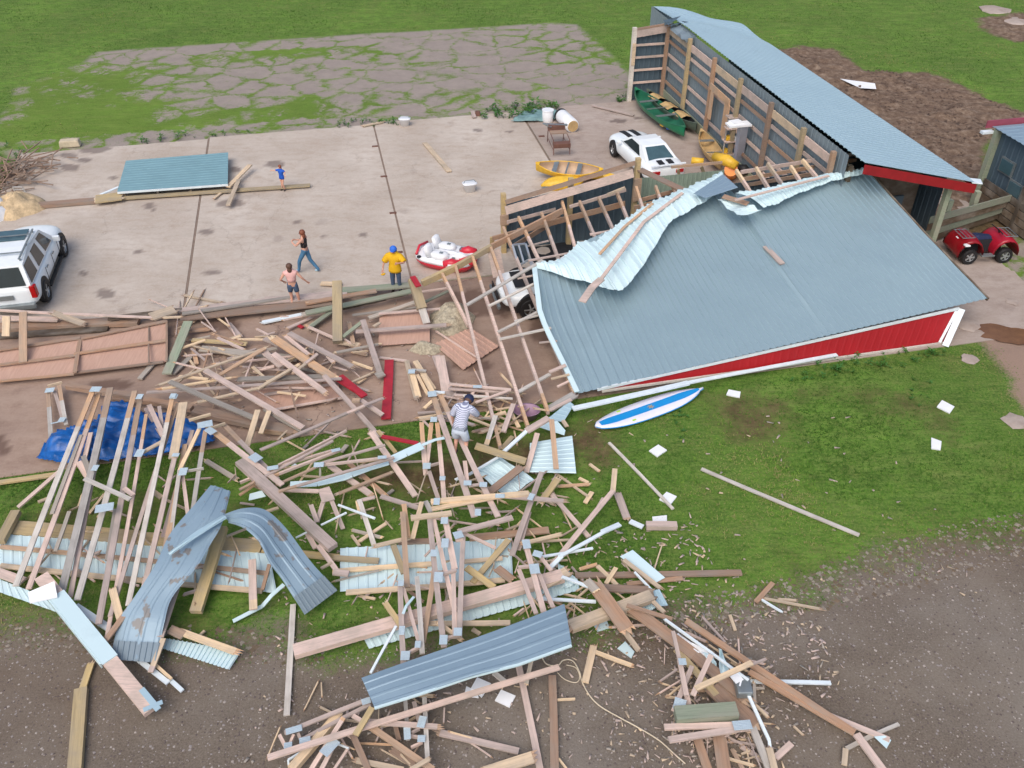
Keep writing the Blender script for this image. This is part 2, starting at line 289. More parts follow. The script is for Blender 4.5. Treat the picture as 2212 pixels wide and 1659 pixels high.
vc = n.n('TexVoronoi'); vc.feature = 'DISTANCE_TO_EDGE'; vc.inputs['Scale'].default_value = .5; wpn = n.noise(P0, .7, 3); wv = n.n('VectorMath', operation='ADD')
n.l(P0, wv.inputs[0]); cw = n.n('CombineXYZ'); n.l(n.math('MULTIPLY', wpn, 1.8), cw.inputs[0]); n.l(n.math('MULTIPLY', gB, 1.5), cw.inputs[1]); n.l(cw.outputs[0], wv.inputs[1]); n.l(wv.outputs[0], vc.inputs['Vector'])
vc2 = n.n('TexVoronoi'); vc2.feature = 'DISTANCE_TO_EDGE'; vc2.inputs['Scale'].default_value = 1.7; n.l(wv.outputs[0], vc2.inputs['Vector'])
patch = n.noise(n.coord('Object', (.8, 1.3, 1), (0, 0, R(-10))), 1.25, 9, .78, .3)
pf = n.math('ADD', n.math('ADD', patch, n.math('MULTIPLY', n.math('SUBTRACT', gC, .5), .35)), n.math('MULTIPLY', n.math('SUBTRACT', at['cover'], .28), .62))
thr = n.math('ADD', n.math('MULTIPLY', at['cover'], .42), .012)
edge = n.math('MINIMUM', vc.outputs[0], n.math('ADD', n.math('MULTIPLY', vc2.outputs[0], .8), n.math('MULTIPLY', n.math('SUBTRACT', .62, at['cover']), .22)))
e1 = n.ramp(n.math('ADD', n.math('SUBTRACT', edge, thr), n.math('ADD', n.math('MULTIPLY', n.math('SUBTRACT', patch, .5), .5), n.math('ADD', n.math('MULTIPLY', n.math('SUBTRACT', gC, .5), .25), .5))), [(.43, (1, 1, 1)), (.54, (0, 0, 0))])
isgr = n.math('MAXIMUM', e1, n.ramp(pf, [(.5, (0, 0, 0)), (.58, (1, 1, 1))]))
con = n.mix(gr2, srgb(142, 131, 124), srgb(160, 149, 140)); con = n.mix(n.ramp(gB, [(.4, (0, 0, 0)), (.8, (.6, .6, .6))]), con, srgb(122, 112, 108)); con = n.mix(n.ramp(gr1, [(.5, (0, 0, 0)), (.8, (.5, .5, .5))]), con, srgb(184, 172, 160))
c_ = n.mix(at['old'], c_, n.mix(isgr, con, n.mix(.35, grass, srgb(110, 132, 52))))
n.bump(n.math('ADD', n.math('MULTIPLY', gC, .6), n.math('MULTIPLY', gB, .8)), .5, .05)
groundm = n.out(c_, .95, 0, .15)
go = bm_mesh('ground', Vg, Fg, groundm, smooth=True); tag(go, kind='structure')
for nm, a_ in (('gravel', gravel), ('mud', mud), ('dirt', dirt), ('old', np.maximum(old, old2)), ('cover', np.where(old2 > .1, .12, cover)), ('track', track)):
    q = go.data.attributes.new(nm, 'FLOAT', 'POINT'); q.data.foreach_set('value', a_.ravel().astype(np.float32))
k = 900.; rim = [(-46, 5), (46, 5), (46, 82), (-46, 82)]; out_ = [(-k, -k), (k, -k), (k, k * 2), (-k, k * 2)]
far = mesh_obj('field', [(x, y, -.05) for x, y in rim + out_], [(4, 5, 1, 0), (5, 6, 2, 1), (6, 7, 3, 2), (7, 4, 0, 3)], groundm); tag(far, kind='structure')

# main concrete slab, barn floor (real, 6 cm thick) with joints
STAINS = [(205, 323, 34, 8), (148, 337, 18, 6), (150, 364, 20, 8), (185, 347, 14, 4), (500, 440, 32, 9), (592, 356, 22, 7), (445, 502, 16, 6), (322, 447, 14, 7), (330, 455, 8, 3), (458, 590, 22, 5), (508, 366, 14, 6), (1032, 282, 14, 4), (1340, 262, 22, 5), (1380, 256, 12, 3), (225, 635, 20, 9), (180, 592, 10, 6), (785, 508, 8, 5), (300, 545, 10, 4), (1230, 355, 26, 10), (1100, 285, 10, 3), (245, 385, 9, 4), (60, 600, 16, 6), (700, 512, 9, 3), (640, 480, 10, 3), (1030, 790, 40, 14), (480, 700, 40, 10), (240, 830, 50, 12), (880, 700, 40, 8), (2, 960, 20, 26), (1040, 650, 90, 30), (1200, 700, 60, 60)]
def gslab(name, b0, b1, a0, a1, zt, mat):
    nb, na = int((b1 - b0) / .15) + 2, int((a1 - a0) / .15) + 2; Bq, Aq = np.meshgrid(np.linspace(b0, b1, nb), np.linspace(a0, a1, na)); x, y = CB * Bq - SB * Aq, SB * Bq + CB * Aq
    u_ = np.zeros_like(x); z_ = -CAM_H; f_ = y * _c + CAM_H * _s; up = y * _s - CAM_H * _c; U, Vv = 1106 + CAM_F * x / f_, 829.5 - CAM_F * up / f_
    nz = fbm(x, y, .9, 4, 61) - .5; nz2 = fbm(x, y, .25, 3, 62) - .5
    for (u, v, ru, rv) in STAINS: d_ = np.hypot((U - u) / ru, (Vv - v) / rv) + nz * .9 + nz2 * .5; u_ = np.maximum(u_, np.clip((1.05 - d_) / .18, 0, 1))
    V = np.stack([x.ravel(), y.ravel(), np.full(x.size, zt)], 1); ii = (np.arange(na - 1)[:, None] * nb + np.arange(nb - 1)[None]).ravel(); F = np.stack([ii, ii + 1, ii + nb + 1, ii + nb], 1)
    e = [W(b0, a0), W(b1, a0), W(b1, a1), W(b0, a1)]; k0 = len(V); V = np.concatenate([V, [(p.x, p.y, zt) for p in e], [(p.x, p.y, zt - .3) for p in e]]); F = np.concatenate([F, [(k0 + i, k0 + 4 + i, k0 + 4 + (i + 1) % 4, k0 + (i + 1) % 4) for i in range(4)]])
    o = bm_mesh(name, V, F, mat); q = o.data.attributes.new('stain', 'FLOAT', 'POINT'); q.data.foreach_set('value', np.concatenate([u_.ravel(), np.zeros(8)]).astype(np.float32)); return tag(o, kind='structure')
def slab(name, pts, zt, mat, th=.3):
    n_ = len(pts); b = MB(); b.add([(p[0], p[1], zt) for p in pts] + [(p[0], p[1], zt - th) for p in pts], [tuple(range(n_))] + [(i, i + n_, (i + 1) % n_ + n_, (i + 1) % n_) for i in range(n_)])
    return tag(b.build(name, mat), kind='structure')
def concrete(name, c1, c2, c3, stain, crk=.2):
    n = NT(name); P0 = n.coord('Object', rot=(0, 0, -YAW)); a1 = n.noise(P0, .35, 5, .6); a2 = n.noise(n.coord('Object', (1, 2.2, 1), (0, 0, R(-5))), 1.1, 8, .75); a3 = n.noise(P0, 12, 5, .7)
    c_ = n.mix(n.ramp(a1, [(.38, (0, 0, 0)), (.62, (1, 1, 1))]), sc(c1, .93), sc(c2, 1.03)); c_ = n.mix(n.ramp(n.noise(P0, .7, 7, .7), [(.5, (0, 0, 0)), (.66, (.55, .55, .55))]), c_, sc(c3, .95)); c_ = n.mix(n.ramp(a2, [(.45, (0, 0, 0)), (.8, (.85, .85, .85))]), c_, c3); c_ = n.mix(n.ramp(a3, [(.5, (0, 0, 0)), (.8, (.45, .45, .45))]), c_, sc(c2, 1.15))
    a4 = n.noise(P0, .95, 4, .5); c_ = n.mix(n.ramp(a4, [(.62, (0, 0, 0)), (.72, (.3, .3, .3))]), c_, stain)
    sa_ = n.n('Attribute'); sa_.attribute_name = 'stain'; c_ = n.mix(n.math('MULTIPLY', sa_.outputs['Fac'], .72), c_, sc(stain, .72))
    v = n.n('TexVoronoi'); v.feature = 'DISTANCE_TO_EDGE'; v.inputs['Scale'].default_value = .13
    ad = n.n('VectorMath', operation='ADD'); cx = n.n('CombineXYZ'); n.l(n.math('MULTIPLY', n.noise(P0, .5, 6, .7), 2.2), cx.inputs[0]); n.l(n.math('MULTIPLY', n.noise(P0, .8, 5, .7), 2), cx.inputs[1]); n.l(P0, ad.inputs[0]); n.l(cx.outputs[0], ad.inputs[1]); n.l(ad.outputs[0], v.inputs['Vector'])
    c_ = n.mix(n.ramp(v.outputs[0], [(.0, (crk, crk, crk)), (.003, (0, 0, 0))]), c_, srgb(96, 80, 72))
    n.bump(n.math('ADD', a3, a2), .25, .02); return n.out(c_, .92, 0, .15)
M['slab'] = concrete('yard_concrete', srgb(184, 171, 158), srgb(196, 186, 175), srgb(166, 148, 132), srgb(132, 118, 112))
M['floor'] = concrete('barn_floor_concrete', srgb(156, 134, 120), srgb(172, 150, 134), srgb(134, 110, 96), srgb(112, 88, 78), .7)
M['slab2'] = concrete('side_concrete', srgb(168, 153, 142), srgb(178, 165, 156), srgb(144, 127, 116), srgb(112, 98, 94))
J = [(-14.6, 27.2), (-5.7, 27.2), (3.3, 27.2), (9.9, 27.2)]
segs = [(-14.1, -5.69, 'slab'), (-5.60, 2.26, 'slab'), (2.34, 9.79, 'slab')]
for b0, b1, m_ in segs:
    far_a = {-14.1: 43.1, -5.60: 43.3, 2.34: 43.5}[b0]
    gslab('concrete_slab', b0, b1, 27.6, far_a, .02, m_)
gslab('concrete_slab', 9.9, 26, 20, 31, .005, 'slab2'); gslab('concrete_slab', 9.9, 17.9, 31, 43.8, .005, 'slab2')
gslab('barn_floor', -18, 9.86, 19.9, 27.54, .0, 'floor')
for bj in (-5.66, 2.3, 9.83):
    tag(MB().bar(W(bj, 27.6, -.02), W(bj, 43.2, -.02), .09, .05).build('slab_joint', plain('joint_dirt', srgb(136, 118, 104), .9)), kind='structure')
for k_, (u, v) in enumerate([(810, 316), (829, 381), (849, 460), (862, 545), (1170, 294), (1197, 352)]):   # dark anchor boxes in the joint
    p = G(u, v, .03); tag(MB().box((0, 0, 0), (.28, .12, .04), rz=YAW).build('joint_bracket', 'rust', world=Matrix.Translation(p)), 'rusty bracket in the yard joint, ' + ['farthest of the middle joint', 'second farthest of the middle joint', 'third along the middle joint', 'nearest of the middle joint, by the man in yellow', 'beside the trolley, farther one', 'beside the trolley, nearer one'][k_], 'bracket', 'brackets in the yard joints')
pc = G(2190, 722, .012); pts = []
for k_ in range(48):
    a_ = 2 * math.pi * k_ / 48; r_ = 1 + .18 * math.sin(3 * a_ + 1) + .1 * math.sin(7 * a_) + .06 * math.sin(13 * a_ + 2); pts.append(pc + Vector((1.25 * r_ * math.cos(a_) + .1 * math.sin(a_), .5 * r_ * math.sin(a_) - .25 * math.cos(a_), 0)))
pud = mesh_obj('puddle', pts, [tuple(range(len(pts)))], plain('muddy_water', srgb(122, 86, 56), .25, .35, 2)); tag(pud, kind='structure')
pts = [GC('R', u, v, .16) for u, v in ()]

# ---------------------------------------------------------------- sheet metal
def sheet(name, fn, ns, nt, mat, parent=None, rib=.02, period=.23, width=1, thick=.006, groove=False, label=None, cat=None, group=None):
    """fn(s,t)->point; ribs run along t; corrugation varies with s (width in metres gives their number)"""
    prof = [(0, 1), (.8, 1), (.84, 0), (.94, 0), (.98, 1)] if groove else [(0, 0), (.55, 0), (.65, 1), (.85, 1), (.95, 0)]; S = []
    nr = max(1, int(round(width / period)))
    if rib:
        for i in range(nr): S += [((i + p) / nr, h) for p, h in prof]
        S.append((1, 0))
    else: S = [(i / ns, 0) for i in range(ns + 1)]
    T = [j / nt for j in range(nt + 1)]; V = []; 
    for s_, h in S:
        for t in T:
            p = fn(s_, t); e = .01; a = fn(min(1, s_ + e), t) - fn(max(0, s_ - e), t); b = fn(s_, min(1, t + e)) - fn(s_, max(0, t - e)); nn = a.cross(b)
            nn = nn.normalized() if nn.length > 1e-9 else Vector((0, 0, 1)); V.append((p, nn if nn.z >= 0 else -nn, h))
    k = nt + 1; F = []; n0 = len(V); L = [p + nn * (h * rib) for p, nn, h in V] + [p + nn * (h * rib - thick) for p, nn, h in V]
    for i in range(len(S) - 1):
        for j in range(nt):
            q = (i * k + j, (i + 1) * k + j, (i + 1) * k + j + 1, i * k + j + 1); F.append(q); F.append(tuple(x + n0 for x in reversed(q)))
    b_ = [(i, 0) for i in range(len(S))]; 
    for i in range(len(S) - 1):
        for j in (0, nt): q = (i * k + j, (i + 1) * k + j); F.append((q[0], q[0] + n0, q[1] + n0, q[1]))
    for j in range(nt):
        for i in (0, len(S) - 1): q = (i * k + j, i * k + j + 1); F.append((q[0], q[0] + n0, q[1] + n0, q[1]))
    o = mesh_obj(name, L, F, mat, parent, Matrix() if parent else None)
    if parent is None: origin_to(o, sum((Vector(v) for v in L), Vector()) / len(L))
    return tag(o, label, cat, group)
def bil(P): # corners: s0t0, s1t0, s1t1, s0t1
    return lambda s, t: (P[0] * (1 - s) + P[1] * s) * (1 - t) + (P[3] * (1 - s) + P[2] * s) * t
def poly_at(pts):
    L = [0]; 
    for a, b in zip(pts, pts[1:]): L.append(L[-1] + (b - a).length)
    def f(s):
        d = s * L[-1]
        for i in range(len(pts) - 1):
            if d <= L[i + 1] or i == len(pts) - 2: return pts[i].lerp(pts[i + 1], (d - L[i]) / (L[i + 1] - L[i]))
    return f
I4 = Matrix()

# ---------------------------------------------------------------- standing pole barn on the right
barn = empty('pole_barn', W(17.7, 26), YAW, 'standing metal-sided pole barn with pale ribbed lean-to roof and bare posts inside', 'barn')
def part(b, name, mat, parent=barn, **k): return b.build(name, mat, parent, **k)
mb = barn; Mi = wm(barn).inverted()
def wbuild(b, name, mat, parent=barn, smooth=False):
    o = mesh_obj(name, b.v, b.f, mat, parent, Matrix(), b.m, smooth); return o
EZ = 4.15
def roof_fn(s, t):                                     # s along the barn (near to far), t from wall to outer eave
    a = 25.3 + s * 21.4; b = 17.85 + t * (4.75 if s < .86 else 4.75 - (s - .86) * 2)
    z = EZ - .28 * t * 4.75 / 1 * .9
    if s > .78: z += .22 * math.sin((s - .78) / .22 * 7) * math.sin(t * 5) * (s - .78) / .22 - .25 * (s - .78) / .22 * (1 - t)
    return W(b, a, z)
sheet('roof', roof_fn, 8, 10, 'roof2', barn, .034, .29, 21.4, groove=True)
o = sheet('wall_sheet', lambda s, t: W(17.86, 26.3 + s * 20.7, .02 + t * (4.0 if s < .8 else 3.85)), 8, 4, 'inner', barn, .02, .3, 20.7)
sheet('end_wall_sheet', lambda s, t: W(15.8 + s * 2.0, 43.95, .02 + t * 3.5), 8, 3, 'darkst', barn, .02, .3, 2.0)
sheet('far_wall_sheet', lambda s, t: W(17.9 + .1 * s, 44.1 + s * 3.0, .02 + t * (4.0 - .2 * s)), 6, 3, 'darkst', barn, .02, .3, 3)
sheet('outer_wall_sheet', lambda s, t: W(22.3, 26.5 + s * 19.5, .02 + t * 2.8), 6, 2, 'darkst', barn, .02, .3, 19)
for s_, e in ((0, 1),): sheet('gable_fascia', lambda s, t: W(17.85 + s * 4.75, 25.28, roof_fn(0, s)[2] - .03 - .34 * t), 4, 1, 'redf', barn, 0, .3, 4.7, .02)
sheet('eave_fascia', lambda s, t: W(22.62, 25.3 + s * 18, roof_fn(s * .84, 1)[2] - .04 - .16 * t), 30, 1, 'redf', barn, 0, .3, 18, .02)
b = MB(); b.bar(W(22.55, 25.2, 3.0), W(22.75, 25.6, 2.98), .35, .03); wbuild(b, 'bent_trim', 'w')
posts = [43.75, 40.79, 37.78, 34.91, 31.94, 29.17, 26.9]
for i, a in enumerate(posts):
    b = MB(); b.bar(W(17.62, a, -.02), W(17.62, a, 3.95 if i else 3.85), .17, .17, up=W(1, 0)); wbuild(b, 'post', 't' if i % 2 else 'b')
b = MB(); b.bar(W(15.85, 43.8, -.02), W(15.85, 43.8, 3.75), .2, .2, up=W(1, 0)); wbuild(b, 'post', 'gw')
b = MB(); b.bar(W(15.86, 43.68, 1.9), W(15.86, 43.68, 3.0), .18, .03, up=W(0, 1)); wbuild(b, 'post_patch', 'y')
for i in range(len(posts) - 1):
    a0, a1 = posts[i], posts[i + 1]
    for z in (.95, 1.65, 2.35, 3.0):
        if (i == 2 and z in (1.65,)): continue
        b = MB(); b.bar(W(17.74, a0 - .09, z), W(17.74, a1 + .09, z), .15, .045, up=W(1, 0)); wbuild(b, 'girt', 'p' if (i + int(z * 10)) % 3 else 'b')
    b = MB(); b.bar(W(17.7, a0 - .09, 3.52), W(17.7, a1 + .09, 3.52), .32, .05, up=W(1, 0)); wbuild(b, 'header_board', 'p' if i % 2 else 'y')
    b = MB(); b.bar(W(17.7, a0 - .09, .28), W(17.7, a1 + .09, .28), .5, .05, up=W(1, 0)); wbuild(b, 'kick_board', 'gg')
for z in (.95, 1.6, 2.25, 2.87): b = MB(); b.bar(W(15.95, 43.8, z), W(17.55, 43.8, z), .11, .045, up=W(0, -1)); wbuild(b, 'girt', 'p')
b = MB(); b.bar(W(15.95, 43.72, 3.45), W(17.6, 43.72, 3.62), .34, .06, up=W(0, -1)); wbuild(b, 'header_board', 'p')
b = MB(); b.bar(W(15.95, 43.74, 3.68), W(17.6, 43.74, 3.84), .1, .1, up=W(0, -1)); wbuild(b, 'header_board', 'b')
for bq in (21.9,):
    b = MB(); b.bar(W(bq, 25.75, -.02), W(bq, 25.75, 2.85), .2, .2, up=W(1, 0)); wbuild(b, 'post', 'gg')
b = MB(); b.bar(W(18.2, 26.6, .02), W(18.2, 26.6, 3.5), .2, .2, up=W(1, 0)); wbuild(b, 'post', 'd')
b = MB(); b.box(W(19.95, 27.4, 1.45), (3.9, .08, 2.9), rz=YAW); wbuild(b, 'inside_partition', 'd')
for k_ in range(3): b = MB(); b.box(W(19 + k_ * 1.0, 27.3, 1.2 + .3 * (k_ % 2)), (.6, .1, 1.0), rz=YAW); wbuild(b, 'blue_grey_panel', 'darkst')
# torn far corner: crumpled flashing, dark gap
b = MB(); c0 = W(17.9, 43.4, 4.05)
for k_ in range(5): b.quad([c0 + Vector((random.uniform(-.7, .8), random.uniform(-.6, .6), random.uniform(-.25, .3))) for _ in range(3)])
wbuild(b, 'torn_flashing', 'darkst')
b = MB(); b.loft([[W(17.5 + .1 * math.sin(k_), 43.2 - k_ * .45, 3.75 + .12 * (k_ % 2)), W(18.0, 43.2 - k_ * .45, 4.0), W(18.0, 43.2 - k_ * .45, 3.98), W(17.5, 43.2 - k_ * .45, 3.72)] for k_ in range(6)]); wbuild(b, 'bent_sheet', 'inner')
# wooden door-like frame nailed inside, shown by the fourth post
b = MB()
for (a0, z0, a1, z1) in ((37.6, 2.75, 35.4, 2.7), (37.3, 2.6, 37.3, 1.3), (35.7, 2.7, 35.7, 1.1), (35.5, 2.6, 35.5, 1.0)):
    b.bar(W(17.5, a0, z0), W(17.5, a1, z1), .3, .05, up=W(1, 0))
wbuild(b, 'door_frame', 'o')

# ---------------------------------------------------------------- collapsed part of the barn
coll = empty('collapsed_barn', W(12, 23), YAW, 'collapsed barn section with grey-blue ribbed roof sagging to the lawn and red cladding below', 'barn')
cb = lambda b, name, mat, smooth=False: wbuild(b, name, mat, coll, smooth)
eL, eR = G(1250, 850, .32), G(2133, 645, 1.2)
crest = [G(*q) for q in ((1157, 577, 1.8), (1218, 559, 1.95), (1249, 527, 2.1), (1329, 492, 2.35), (1401, 444, 2.6), (1498, 404, 2.8), (1565, 398, 2.85), (1588, 420, 2.8), (1652, 420, 2.8), (1700, 400, 2.9), (1790, 382, 3.0), (1874, 369, 3.05))]
cf = poly_at(crest)
def crest_b(s):
    bt = fr(crest[0])[0] + s * (fr(crest[-1])[0] - fr(crest[0])[0])
    for p, q in zip(crest, crest[1:]):
        b0, b1 = fr(p)[0], fr(q)[0]
        if b0 <= bt <= b1 or q is crest[-1]: return p.lerp(q, min(1, max(0, (bt - b0) / (b1 - b0 + 1e-6))))
    return crest[-1]
LE = poly_at([G(1157, 577, 1.8), G(1160, 600, 1.78), G(1170, 682, 1.35), G(1194, 735, 1.0), G(1224, 795, .66), G(1250, 850, .32)])
def roofS(s, t):
    e = eL.lerp(eR, s); c_ = crest_b(s); p = e.lerp(c_, t); p.z = e.z + (c_.z - e.z) * (t - .28 * (1 - s) * (t - t ** 7)) + .02 * math.sin(t * 23 + s * 9) * math.sin(s * 31) * t * (1 - t) * 4
    p.z += -.03 * math.sin(math.pi * t) + .07 * math.sin(s * 17) * t * (1 - t)
    if s < .12: q = LE(1 - t); p = p.lerp(q, (1 - s / .12) ** 2)
    return p
sheet('roof', roofS, 8, 16, 'roof', coll, .034, .22, 13.2)
def above_roof(u, v, dz):                              # a point a little above the roof, seen at (u, v)
    z = 1.5
    for _ in range(25):
        p = G(u, v, z); best = min(((roofS(s / 60, t / 40) - p).to_2d().length, roofS(s / 60, t / 40).z) for s in range(61) for t in range(0, 41, 2)); z = .5 * z + .5 * (best[1] + dz)
    return G(u, v, z)
# flaps of roof sheet curled back over the roof, white underside up
fa = poly_at([G(*q) for q in ((1157, 574, 1.82), (1218, 557, 2.05), (1249, 524, 2.2), (1287, 521, 2.25), (1329, 488, 2.45), (1401, 440, 2.7), (1498, 400, 2.9), (1556, 376, 3.0))])
fb = poly_at([G(*q) for q in ((1160, 580, 1.82), (1342, 631, 1.85), (1381, 586, 2.05), (1414, 534, 2.3), (1445, 481, 2.6), (1498, 450, 2.75), (1540, 425, 2.85), (1562, 388, 3.0))])
def flap(s, t):
    p = fa(s).lerp(fb(s ** .85), t); p.z += .16 * math.sin(math.pi * t) + .03 * math.sin(s * 60); return p
sheet('curled_roof_sheet', flap, 8, 8, 'under', coll, .05, .24, 7.5)
fc = poly_at([G(*q) for q in ((1588, 417, 2.95), (1640, 412, 3.0), (1700, 397, 3.05), (1790, 378, 3.15), (1874, 366, 3.2))]); fd = poly_at([G(*q) for q in ((1650, 449, 2.85), (1680, 440, 2.9), (1712, 423, 2.95), (1795, 392, 3.1), (1876, 373, 3.2))])
sheet('curled_roof_sheet', lambda s, t: fc(s).lerp(fd(s), t) + Vector((0, 0, .12 * math.sin(math.pi * t) + .02 * math.sin(s * 40))), 8, 6, 'under', coll, .05, .24, 6)
sheet('bent_roof_sheet', bil([G(1498, 418, 3.1), G(1524, 428, 3.1), G(1594, 405, 3.2), G(1562, 376, 3.25)]), 4, 3, 'bluest', coll, .01, .2, .8)
sheet('bent_roof_sheet', lambda s, t: bil([G(1550, 431, 2.95), G(1592, 465, 2.85), G(1646, 456, 2.85), G(1620, 440, 3.0)])(s, t) + Vector((0, 0, .05 * math.sin(s * 9 + t * 5))), 6, 5, 'under', coll, 0, .2, .8)
b = MB(); b.bar(G(1562, 424, 3.1), G(1616, 440, 3.05), .28, .04); cb(b, 'broken_board', 'b')
# white rake trim on the left edge and right edge
b = MB(); L = [LE(k_ / 10) + Vector((0, 0, .03)) for k_ in range(11)]
for p, q in zip(L, L[1:]): b.bar(p + Vector((-.05, 0, .02)), q + Vector((-.05, 0, .02)), .16, .05)
cb(b, 'rake_trim', 'under')
b = MB(); b.bar(roofS(1, 0) + Vector((.03, 0, -.03)), roofS(1, .5) + Vector((.03, 0, -.03)), .06, .12); b.bar(roofS(1, .5) + Vector((.03, 0, -.03)), roofS(1, 1) + Vector((.03, 0, -.03)), .06, .12); cb(b, 'rake_trim', 'd')
# red cladding wall under the eave, with white trims
wt0, wt1, wb0, wb1 = G(1290, 842, .3), G(2070, 667, .95), G(1300, 845, .22), G(2040, 742, -.05)
sheet('cladding_wall', lambda s, t: (wt0.lerp(wt1, s)).lerp(wb0.lerp(wb1, s) + Vector((0, 0, -.0)), t), 8, 3, 'redwall', coll, .004, .25, 11)
b = MB(); b.bar(wt0 + Vector((0, -.03, .03)), wt1 + Vector((0, -.03, .03)), .05, .09); cb(b, 'wall_trim', 'w')
b = MB(); b.bar(wb0 + Vector((0, -.03, .02)), wb1 + Vector((0, -.03, .05)), .06, .07); cb(b, 'wall_trim', 'gw')
b = MB(); b.bar(G(2078, 668, .95), G(2042, 748, .02), .2, .06); b.bar(G(2066, 672, .9), G(2030, 740, .02), .08, .05); cb(b, 'corner_trim', 'w')
# inner wall with header, posts, dark sheets behind
for (u0, v0, u1, v1, z0, z1, wd, m_) in ((1092, 437, 1372, 352, 2.35, 3.25, .16, 'b'), (1092, 455, 1368, 374, 2.1, 2.95, .3, 'p')):
    b = MB(); b.bar(G(u0, v0, z0), G(u1, v1, z1), wd, .06, up=W(0, -1) + Vector((0, 0, .25))); cb(b, 'header_beam', m_)
for bq, zt in ((6.0, 2.45), (8.55, 2.8), (11.1, 3.35)):
    b = MB(); b.bar(W(bq, 29.15, 0), W(bq, 29.15, zt), .18, .18, up=W(1, 0)); cb(b, 'post', 't')
for bq, z0, z1 in ((6.0, 1.25, 1.65), (11.1, 1.7, 2.6)): b = MB(); b.bar(W(bq, 29, z0), W(bq, 29, z1), .3, .1, up=W(0, 1)); cb(b, 'post_brace', 'o')
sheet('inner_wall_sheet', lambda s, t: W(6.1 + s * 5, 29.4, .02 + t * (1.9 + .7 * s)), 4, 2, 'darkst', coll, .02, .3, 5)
for (u0, v0, u1, v1, z0, z1, wd, m_) in ((1095, 480, 1200, 452, 1.6, 1.8, .12, 'p'), (1230, 447, 1352, 410, 2.0, 2.4, .12, 'p'), (1118, 500, 1350, 440, 1.3, 1.7, .22, 'b'), (1105, 535, 1210, 470, 1.0, 1.3, .2, 'b'),
    (1385, 432, 1475, 408, 2.3, 2.5, .14, 'b'), (1370, 450, 1470, 425, 2.0, 2.3, .2, 'b'), (1600, 372, 1860, 330, 2.9, 3.0, .14, 'p'), (1600, 388, 1850, 345, 2.6, 2.8, .14, 'b'), (1610, 400, 1800, 368, 2.3, 2.6, .14, 'b'), (1312, 420, 1350, 405, 2.6, 2.8, .08, 'y')):
    b = MB(); b.bar(G(u0, v0, z0), G(u1, v1, z1), .05, wd); cb(b, 'purlin', m_)
# leaning ridge beam at the open left end
for (u0, v0, u1, v1, z0, z1, wd, t_, m_) in ((912, 612, 985, 577, .7, 1.0, .22, .16, 't'), (985, 577, 1062, 533, 1.0, 1.45, .2, .14, 't'), (1062, 533, 1215, 455, 1.45, 2.1, .22, .08, 'b'), (1064, 515, 1120, 500, 1.5, 1.6, .16, .06, 'b')):
    b = MB(); b.bar(G(u0, v0, z0), G(u1, v1, z1), t_, wd); cb(b, 'ridge_beam', m_)
for (u0, v0, z0, u1, v1, z1, wd) in ((1063, 512, 1.5, 1063, 560, .5, .16),):
    b = MB(); b.bar(G(u0, v0, z0), G(u1, v1, z1), wd, .06); cb(b, 'post', 't')
b = MB(); b.bar(G(1066, 540, 1.3), G(1078, 598, .5), .45, .04); cb(b, 'broken_board', 'p')
# rafters: yellow heel, weathered length
RAF = [(955, 592, .95, 1012, 705, .3), (984, 575, 1.05, 1080, 966, .25), (1020, 553, 1.25, 1140, 922, .35), (1059, 532, 1.45, 1184, 892, .4), (1087, 492, 1.7, 1240, 852, .3),
       (1120, 470, 1.8, 1163, 560, 1.5), (1170, 461, 1.95, 1208, 565, 1.6), (1214, 436, 2.1, 1245, 545, 1.75), (1252, 436, 2.15, 1292, 530, 1.9), (1293, 428, 2.3, 1328, 505, 2.0), (1332, 415, 2.45, 1360, 485, 2.15), (1374, 405, 2.6, 1391, 460, 2.3), (1416, 403, 2.65, 1430, 442, 2.4), (1452, 399, 2.75, 1464, 428, 2.55),
       (1590, 368, 3.1, 1621, 416, 2.75), (1633, 363, 3.1, 1661, 409, 2.75), (1658, 354, 3.15, 1693, 404, 2.8), (1708, 360, 3.1, 1731, 396, 2.85), (1733, 346, 3.2, 1768, 388, 2.9), (1777, 336, 3.25, 1811, 382, 2.95), (1819, 348, 3.2, 1848, 373, 3.0)]
for i, (u0, v0, z0, u1, v1, z1) in enumerate(RAF):
    p, q = G(u0, v0, z0), G(u1, v1, z1); b = MB(); f_ = .3 if i < 5 else .5; m_ = p.lerp(q, f_ * .6 if i < 5 else f_)
    b.bar(p, m_, .09, .14, 1); b.bar(m_, q, .09, .14, 0); 
    if 1 <= i <= 4: b.bar(q.lerp(p, .09) + Vector((0, 0, .001)), q + Vector((0, 0, .003)), .094, .142, 1)
    cb(b, 'rafter', ['p', 'o' if i < 14 else 'y'])
